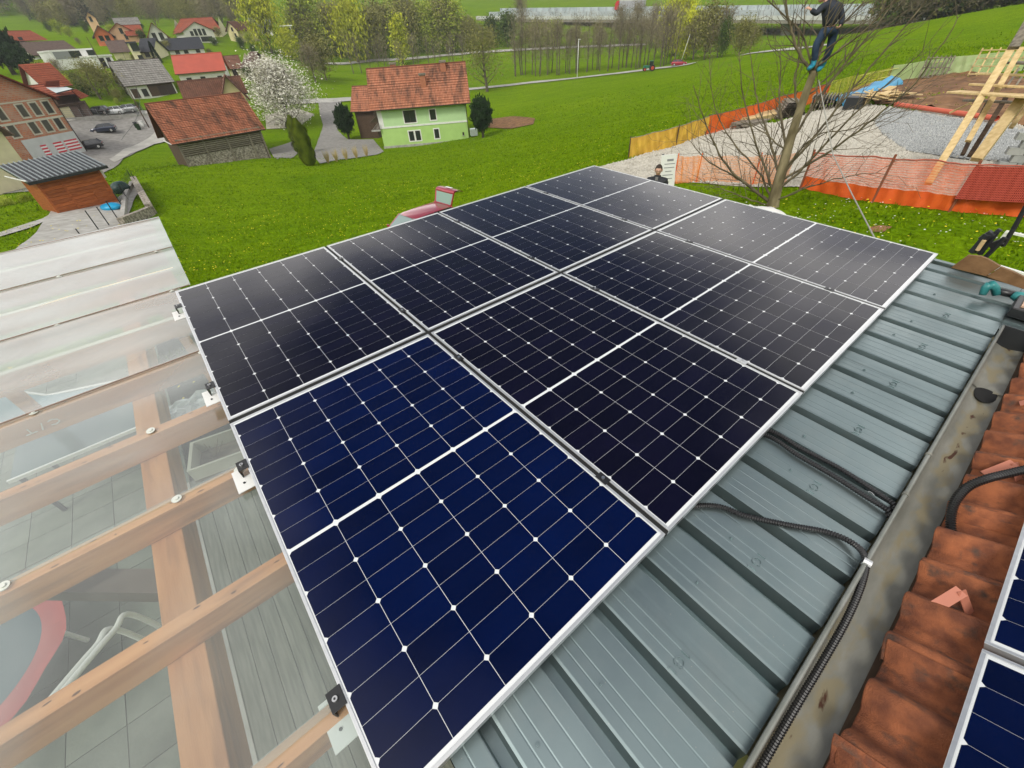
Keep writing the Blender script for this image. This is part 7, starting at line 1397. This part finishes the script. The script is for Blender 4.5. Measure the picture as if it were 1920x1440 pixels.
def proto(kind, seed):
    if (kind, seed) in PR: return PR[(kind, seed)]
    k = kind; h = 10.0
    if k == 'slender': tm, e = twig_tree(seed, h, .12, .13, fork=.35, nl=12, up=1.3); cm = twig_mesh('crown', seed, e, 330, 1.5, 1.3, .028, M_twigcrown, 1.2)
    elif k == 'bare': tm, e = twig_tree(seed, h, .36, .20, nl=18); cm = twig_mesh('crown', seed, e, 2000, 1.9, 1.2, .045, M_twigcrown, .8)
    elif k == 'budding': tm, e = twig_tree(seed, h, .34, .18, nl=18); cm = twig_mesh('crown', seed, e, 900, 1.9, 1.1, .04, M_twigcrown, .8); cm2 = leaf_mesh('x', seed + 1, e, 1600, 2.2, .34, M_olive); 
    elif k == 'leafing': tm, e = twig_tree(seed, h, .42, .26, nl=24, fork=.2, up=.9); cm = leaf_mesh('crown', seed, e, 4200, 2.2, .19, M_olive)
    elif k == 'willow': tm, e = twig_tree(seed, h, .38, .20, nl=20); cm = leaf_mesh('crown', seed, e, 4200, 2.5, .46, M_willow, 1.0, .8)
    elif k == 'fresh': tm, e = twig_tree(seed, h, .33, .18, nl=18); cm = leaf_mesh('crown', seed, e, 4200, 2.5, .34, M_fresh)
    elif k == 'olive': tm, e = twig_tree(seed, h, .34, .18, nl=18); cm = leaf_mesh('crown', seed, e, 3800, 2.5, .31, M_olive)
    elif k == 'green': tm, e = twig_tree(seed, h, .33, .18, nl=18); cm = leaf_mesh('crown', seed, e, 3800, 2.4, .45, M_mid)
    elif k == 'yellow': tm, e = twig_tree(seed, h, .20, .14, nl=16, up=1.3); cm = leaf_mesh('crown', seed, e, 2600, 1.9, .44, M_willow)
    elif k == 'conifer':
        r = random.Random(seed); tm = MB(); tm.tube([(0, 0, -.3), (0, 0, h * .97)], [.17, .03], 7); e = []
        cmb = MB()
        for i in range(5200):
            s = r.random() ** .8; z = h * (.06 + .94 * s); R_ = 2.1 * (1 - s) ** .8 + .12; a = r.uniform(0, 6.3); q = R_ * r.uniform(.45, 1.05); p = Vector((q * math.cos(a), q * math.sin(a), z - q * .25)); d = Vector((math.cos(a), math.sin(a), r.uniform(-.6, .2))).normalized(); b = d.orthogonal().normalized() * .11; l = .42 * r.uniform(.6, 1.2); cmb.tri(p - b, p + b, p + d * l)
        cm = cmb.mesh('crown', M_conif)
    elif k == 'round_conifer':
        r = random.Random(seed); tm = MB(); tm.tube([(0, 0, -.3), (0, 0, h * .8)], [.45, .1], 7); cmb = MB()
        for i in range(6500):
            a = r.uniform(0, 6.3); t_ = math.acos(r.uniform(-1, 1)); k_ = r.uniform(.55, 1.05) * (1 + .13 * math.sin(a * 5 + t_ * 7) + .12 * math.sin(a * 3 - t_ * 11 + seed) + .07 * math.sin(a * 11)); p = Vector((3.0 * math.sin(t_) * math.cos(a) * k_, 3.0 * math.sin(t_) * math.sin(a) * k_, 6.2 + 3.9 * math.cos(t_) * k_ - .0)); b = Vector((r.gauss(0, 1), r.gauss(0, 1), 0)).normalized() * .18; cmb.tri(p - b, p + b, p + Vector((r.uniform(-.2, .2), r.uniform(-.2, .2), .65)))
        cm = cmb.mesh('crown', M_conif)
    elif k == 'thuja':
        r = random.Random(seed); tm = MB(); tm.tube([(0, 0, -.2), (0, 0, h * .8)], [.2, .05], 6); cmb = MB()
        for i in range(9000):
            s = r.random(); z = h * s; R_ = 1.75 * min(1, s * 6 + .35) * (1 - max(0, s - .75) * 3.4) ; a = r.uniform(0, 6.3); q = R_ * r.uniform(.7, 1.0) * (1 + .16 * math.sin(a * 6 + 1.3 * math.sin(z)) + .10 * math.sin(z * 2.3 + a * 2)); p = Vector((q * math.cos(a), q * math.sin(a), z)); b = Vector((-math.sin(a), math.cos(a), 0)) * .13; cmb.tri(p - b, p + b, p + Vector((math.cos(a) * .15, math.sin(a) * .15, .55)))
        cm = cmb.mesh('crown', M_thuja)
    elif k == 'blossom':
        tm, e = twig_tree(seed, h, .42, .24, nl=26, fork=.10, up=.7); cm = leaf_mesh('crown', seed, e, 15000, 2.4, .20, M_blossom); cm2 = twig_mesh('x', seed, e, 2000, 2.4, 1.0, .035, M_twig, .6)
    elif k == 'shrub':
        r = random.Random(seed); tm = MB(); cmb = MB()
        for i in range(9): a = r.uniform(0, 6.3); tm.tube([(0, 0, 0), (2.2 * math.cos(a), 2.2 * math.sin(a), 5.5)], [.08, .03], 4)
        for i in range(2600):
            a = r.uniform(0, 6.3); t_ = math.acos(r.uniform(-.2, 1)); k_ = r.uniform(.5, 1.05) * (1 + .2 * math.sin(a * 4) * math.sin(t_ * 5)); p = Vector((4.6 * math.sin(t_) * math.cos(a) * k_, 4.6 * math.sin(t_) * math.sin(a) * k_, 1 + 7.5 * math.cos(t_) * k_)); b = Vector((r.gauss(0, 1), r.gauss(0, 1), r.gauss(0, 1))).normalized() * .25; c = b.orthogonal().normalized() * .5; cmb.tri(p - b, p + b, p + c)
        cm = cmb.mesh('crown', M_fresh)
    if k in ('budding', 'blossom'):
        bm = bmesh.new(); bm.from_mesh(cm); n0 = len(bm.faces); bm.from_mesh(cm2); bm.faces.ensure_lookup_table()
        for i in range(n0, len(bm.faces)): bm.faces[i].material_index = 1
        cm.materials.append(cm2.materials[0]); bm.to_mesh(cm); bm.free()
    tmm = tm.mesh('trunk', M_bark_far, True); PR[(kind, seed)] = (tmm, cm); return PR[(kind, seed)]
def plant(kind, seed, x, y, h, label, cat='tree', group=None, wid=1.0, name=None, z=None):
    tmm, cm = proto(kind, seed); zz = hm(x, y) if z is None else z
    t = thing(name or {'conifer': 'conifer', 'round_conifer': 'round_conifer', 'thuja': 'columnar_thuja', 'blossom': 'blossoming_tree', 'shrub': 'shrub', 'willow': 'willow_tree', 'slender': 'slender_tree', 'bare': 'leafless_tree'}.get(kind, 'leafy_tree'), label, cat, (x, y, zz - .1), random.uniform(0, 6.3), group)
    s = h / 10; t.scale = (s * wid, s * wid, s); inst('trunk', tmm, t); inst('crown', cm, t); return t
def tree_px(kind, u, v, vt, label, wid=1.0, group=None, cat='tree', seed=None, d=None, ut=None):
    p = gz(u, v) if d is None else at(u, v, d); dd = math.hypot(p.x, p.y); zt = at(u if ut is None else ut, vt, dd).z; z = hm(p.x, p.y); h = max(1.0, zt - z)
    return plant(kind, seed if seed is not None else random.choice((1, 2)), p.x, p.y, h, label, cat, group, wid)
tree_px('blossom', 545, 236, 118, 'big blossoming white tree right of the barn', 1.45, seed=3)
tree_px('thuja', 582, 310, 220, 'tall green columnar thuja nearest the barn drive', 1.0, seed=1); tree_px('thuja', 566, 288, 214, 'second columnar thuja, half hidden behind the nearer one', 1.0, seed=2)
tree_px('round_conifer', 655, 262, 197, 'small dark evergreen tree on the lawn left of the green house', .95, seed=1); tree_px('round_conifer', 906, 258, 184, 'dense dark round-headed evergreen right of the green house', 1.0, seed=2)
tree_px('leafing', 914, 172, 58, 'large spreading tree just leafing out behind the green house on the farm lane', 1.25, seed=5)
for i, (u, v) in enumerate(((616, 306), (632, 303), (650, 300), (669, 297), (688, 293))):
    p = gz(u, v); t = thing('dry_grass_tuft', 'straw coloured ornamental grass tuft in the row along the drive', 'grass tuft', tuple(p), group='straw grass tufts along the drive'); r = random.Random(i); mb = MB()
    for k in range(90): a = r.uniform(0, 6.3); q = r.uniform(.2, .55); mb.tri((.08 * math.cos(a) - .02, .08 * math.sin(a), 0), (.08 * math.cos(a) + .02, .08 * math.sin(a), 0), (q * math.cos(a), q * math.sin(a), r.uniform(1.0, 1.9)))
    mb.build('blades', mat('straw', (.42, .32, .13), (.50, .40, .18), 4, .9) if 'straw' not in bpy.data.materials else bpy.data.materials['straw'], t)
# slender alders along the farm lane, in front and behind
for i in range(46):
    s = i / 45; u = 962 + 300 * s + random.uniform(-5, 5); v = 150 - 24 * s - random.uniform(2, 9)
    tree_px('slender', u, v, 52 - 26 * s + random.uniform(-26, 16), 'slender leafless tree in the row along the farm lane', 1.0, 'slender trees along the farm lane', seed=random.choice((1, 2, 3, 4)))
for i in range(16):
    u = 668 + 200 * (i / 15) + random.uniform(-5, 5); tree_px('slender', u, 138 - 8 * i / 15, 62 + random.uniform(-14, 18), 'slender leafless tree between the green house roof and the second lane', 1.0, 'slender trees behind the green house', seed=random.choice((1, 2, 3, 4)))
# belt of trees behind the second lane
belt = [('willow', 510, 100, -30, 1.1, 'tall yellow-green willow beside the grey-roofed bungalow'), ('willow', 548, 112, 55, 1.2, 'low bright green willow above the blossoming tree'), ('fresh', 585, 98, -25, 1.0, 'pale green tall tree right of the yellow-green willow'), ('olive', 612, 150, 70, 1.3, 'brownish budding thicket tree right of the blossoming tree'), ('bare', 592, 155, 85, 1.4, 'bare brown bushy tree behind the blossoming tree'), ('olive', 640, 108, 10, 1.0, 'olive coloured tree left of the round yellow tree'), ('willow', 672, 118, 8, 1.15, 'broad round yellow-green tree left of the slim yellow poplar'), ('yellow', 757, 122, 32, 1.0, 'slim bright yellow poplar above the green house roof'),
        ('olive', 712, 112, 18, 1.1, 'grey-olive tree between the round yellow tree and the poplar'), ('fresh', 800, 96, 12, 1.1, 'fresh green tree right of the slim poplar'), ('fresh', 838, 98, 14, 1.1, 'yellow-green tree left of the dark noise barrier post'), ('olive', 868, 96, 40, 1.2, 'low yellowish olive tree behind the leafing lane tree'), ('green', 952, 88, 28, 1.2, 'deep green tree in front of the pale noise barrier'), ('green', 925, 84, 34, 1.2, 'dark green bushy tree left of the deep green one'), ('bare', 978, 84, -20, .7, 'tall bare poplar crossing the noise barrier'), ('olive', 1005, 90, 40, 1.2, 'rust olive bush tree under the viaduct end'), ('fresh', 1040, 88, 42, 1.3, 'pale green bush tree in front of the dark marker post'),
        ('olive', 1080, 86, 50, 1.3, 'brownish bush tree under the viaduct'), ('olive', 1120, 84, 46, 1.3, 'brownish bush tree beneath the lorry cab'), ('bare', 1160, 84, 15, 1.0, 'bare grey tree in front of the lorry trailer'), ('bare', 1190, 84, 8, 1.0, 'bare grey tree behind the lorry end'), ('bare', 1222, 86, 12, 1.1, 'bare tree thicket right of the lorry'), ('willow', 1262, 105, -8, 1.15, 'yellow-green willow left of the bare tree top'), ('willow', 1285, 112, 30, 1.2, 'lower yellow-green willow at the end of the farm lane'), ('olive', 1320, 112, 10, 1.1, 'grey-brown tree right of the willow at the lane end'), ('green', 1352, 108, 42, .7, 'dark ivy-green tree before the viaduct pier'), ('bare', 1345, 108, 20, 1.1, 'bare brown tree next to the dark ivy-green one'), ('olive', 1385, 104, 38, 1.3, 'olive bush at the foot of the viaduct pier'), ('bare', 1240, 110, 20, 1.1, 'bare brown tree behind the tractor'), ('bare', 1300, 112, 25, 1.2, 'bare bushy tree above the pale red car')]
for k, u, v, vt, wd, l in belt: tree_px(k, u, v, vt, l, wd)
kk = ['fresh', 'olive', 'bare', 'olive', 'budding']
for i in range(34):
    u = 560 + 330 * (i / 33) + random.uniform(-8, 8); tree_px(kk[i % 5], u, random.uniform(80, 104), random.uniform(-6, 46), 'budding tree in the dense belt between the village and the motorway', random.uniform(.9, 1.3), 'budding trees in the belt before the motorway')
for i in range(26):
    u = 900 + 500 * (i / 25) + random.uniform(-8, 8); tree_px(('bare', 'olive', 'budding', 'bare')[i % 4], u, random.uniform(80, 92) - (u > 1250) * -8, random.uniform(38, 62), 'brown thicket tree in the hedge belt below the viaduct', random.uniform(1.0, 1.5), 'thicket trees below the viaduct')
# village trees
for k, u, v, vt, wd, l in (('round_conifer', 28, 140, 50, 1.5, 'large dark evergreen at the left edge behind the brick house'), ('round_conifer', 58, 145, 84, 1.3, 'dark evergreen between the brick house and the modern house'), ('green', 15, 110, 72, 1.2, 'dark leafy tree at the left edge'), ('leafing', 190, 186, 112, 1.5, 'greyish olive garden tree in front of the modern house'), ('olive', 205, 178, 118, 1.5, 'olive garden bush right of the grey garden tree'), ('fresh', 105, 164, 118, 1.6, 'yellowish shrub in front of the modern house'), ('conifer', 298, 118, 75, 1.0, 'dark leaning conifer beside the cream house'), ('green', 165, 62, 40, 1.0, 'dark tree left of the orange house'), ('fresh', 115, 66, 38, 1.3, 'pale green tree behind the brown roof hall'), ('shrub', 12, 385, 358, 1.5, 'leafy shrub hedge left of the timber shed'), ('shrub', 50, 378, 354, 1.4, 'shrub hedge at the left corner of the timber shed'), ('willow', 590, 110, 96, 1.4, 'bright green shrub mass beside the village lane'), ('green', 455, 92, 70, 1.2, 'green hedge bush below the yellow cottage'), ('olive', 330, 214, 196, 1.3, 'hedge bush behind the parked cars'), ('green', 262, 206, 190, 1.3, 'green hedge right of the white parked cars'), ('bare', 150, 118, 90, .9, 'small bare tree before the modern house wall')):
    tree_px(k, u, v, vt, l, wd, cat='shrub' if k == 'shrub' else 'tree')
for i, (k, u, v, vt) in enumerate((('fresh', 85, 158, 128), ('willow', 128, 170, 140), ('green', 165, 180, 150), ('olive', 225, 190, 165), ('fresh', 235, 140, 118), ('green', 150, 165, 135), ('bare', 120, 148, 112), ('budding', 240, 178, 140))): tree_px(k, u, v, vt, ('yellowish garden bush behind the brick house roof', 'bright garden bush beside the red canopy', 'dark garden bush beside the garden tree', 'low olive bush left of the grey barn', 'pale bush between the modern annex and the grey barn', 'green bush in front of the modern house corner', 'thin bare garden tree before the white house wall', 'thin budding tree left of the grey barn')[i], 1.5)
vb_ = ('pale green garden bush', 'dark green garden bush', 'olive garden bush', 'bare garden tree')
spots = ((218, 152), (232, 126), (256, 118), (208, 84), (214, 70), (272, 80), (318, 100), (306, 76), (330, 84), (404, 86), (412, 72), (446, 78), (470, 84), (476, 100), (500, 92), (150, 84), (132, 70), (96, 60), (60, 116), (78, 128), (245, 60), (268, 56), (396, 106), (402, 130), (222, 196), (470, 150), (486, 160), (500, 190))
near = ('beside the grey barn', 'behind the grey barn', 'left of the cream bay', 'by the orange house', 'above the orange house', 'by the peach house', 'by the slate roof', 'by the white gable house', 'before the arched gable house', 'right of the arched gable house', 'left of the yellow cottage', 'below the yellow cottage', 'right of the yellow cottage', 'above the cream garages', 'below the bungalow', 'behind the modern house', 'behind the brown roof hall', 'by the yellow end house', 'at the far left lawn', 'left of the modern house', 'behind the peach house roof', 'above the red hipped roof', 'right of the slate roof', 'right of the red metal roof', 'at the low yard hedge', 'left of the blossoming tree', 'behind the blossoming tree', 'below the cream garages')
for i, (u, v) in enumerate(spots): tree_px(('fresh', 'green', 'olive', 'bare')[i % 4], u, v, v - random.uniform(12, 24), vb_[i % 4] + ' ' + near[i], random.uniform(1.2, 1.8))
# wooded slopes: individual trees along the front, one mass behind
for i in range(60):
    u = random.uniform(55, 480); v = random.uniform(28, 52) + (u < 150) * 6; tree_px(random.choice(('bare', 'olive', 'bare', 'budding', 'conifer' if u < 230 else 'olive')), u, v, v - random.uniform(34, 60), 'tree at the front of the brown wooded slope above the village', random.uniform(.9, 1.3), 'front trees of the wooded slope')
def wood(name, label, boxes, n, kinds, hr, dist=None):
    V = []; F = []; base = 0; Vb = []; MI = []; mats = []
    for q in range(n):
        u0, u1, v0, v1 = random.choice(boxes); p = gr(random.uniform(u0, u1), random.uniform(v0, v1))
        if dist: p = at(random.uniform(u0, u1), 30, random.uniform(*dist)); p.z = hm(p.x, p.y)
        tmm, cm = proto(random.choice(kinds), random.choice((1, 2))); h = random.uniform(*hr) / 10; w2 = h * random.uniform(.9, 1.4)
        for me_ in (cm,):
            co = np.empty(len(me_.vertices) * 3); me_.vertices.foreach_get('co', co); co = co.reshape(-1, 3); lv = np.empty(len(me_.loops), int); me_.loops.foreach_get('vertex_index', lv)
            if len(lv) % 3: continue
            st_ = 3 if len(lv) > 6000 else 1; tri = lv.reshape(-1, 3)[::st_]; a = random.uniform(0, 6.3); ca_, sa_ = math.cos(a), math.sin(a); k_ = 1.5 if st_ == 3 else 1.2
            co3 = co[tri]; ctr = co3.mean(1, keepdims=True); co3 = ctr + (co3 - ctr) * k_; co3 = co3.reshape(-1, 3)
            o2 = np.stack([(co3[:, 0] * ca_ - co3[:, 1] * sa_) * w2 + p.x, (co3[:, 0] * sa_ + co3[:, 1] * ca_) * w2 + p.y, co3[:, 2] * h + p.z], 1); m_ = me_.materials[0]
            if m_ not in mats: mats.append(m_)
            Vb.append(o2); MI.append(np.full(len(tri), mats.index(m_)))
    V = np.concatenate(Vb); MI = np.concatenate(MI); n3 = len(V); me = bpy.data.meshes.new(name); me.vertices.add(n3); me.vertices.foreach_set('co', V.ravel()); me.loops.add(n3); me.loops.foreach_set('vertex_index', np.arange(n3)); me.polygons.add(n3 // 3); me.polygons.foreach_set('loop_start', np.arange(n3 // 3) * 3)
    for m_ in mats: me.materials.append(m_)
    me.polygons.foreach_set('material_index', MI); me.update(calc_edges=True); o = bpy.data.objects.new(name, me); C.objects.link(o); tag(o, label, 'wood', kind='stuff'); print('wood', name, n3 // 3)
wood('wooded_slope', 'brown and dark green wood covering the far slope above the village', [(60, 480, -60, 26), (90, 200, 20, 50), (-40, 60, -60, 30), (230, 480, 0, 34)], 260, ('bare', 'olive', 'bare', 'conifer', 'budding'), (11, 17))
wood('right_wood', 'dark brown wood on the rim of the meadow at the top right', [(1655, 1960, 0, 1)], 110, ('bare', 'olive', 'green', 'bare'), (9, 14), (160, 215))
wood('distant_wood', 'trees along the upper edge of the far green field', [(480, 900, -50, -5), (900, 1900, -60, -35)], 120, ('bare', 'olive', 'fresh'), (10, 15))

# ------------------------------------------------------------------ the air of the valley
mb = MB(); mb.bx(-1650, 1650, -1650, 1650, float(GZ.min()) - 1.5, max(float(GZ.max()), 60) + 6)
m = bpy.data.materials.new('haze_air'); m.use_nodes = True; N = m.node_tree.nodes; N.remove(N['Principled BSDF']); v = N.new('ShaderNodeVolumePrincipled'); v.inputs['Density'].default_value = .00032; v.inputs['Color'].default_value = (.90, .94, 1, 1); v.inputs['Anisotropy'].default_value = .2
m.node_tree.links.new(v.outputs[0], N['Material Output'].inputs['Volume']); tag(mb.build('haze', m), kind='stuff')
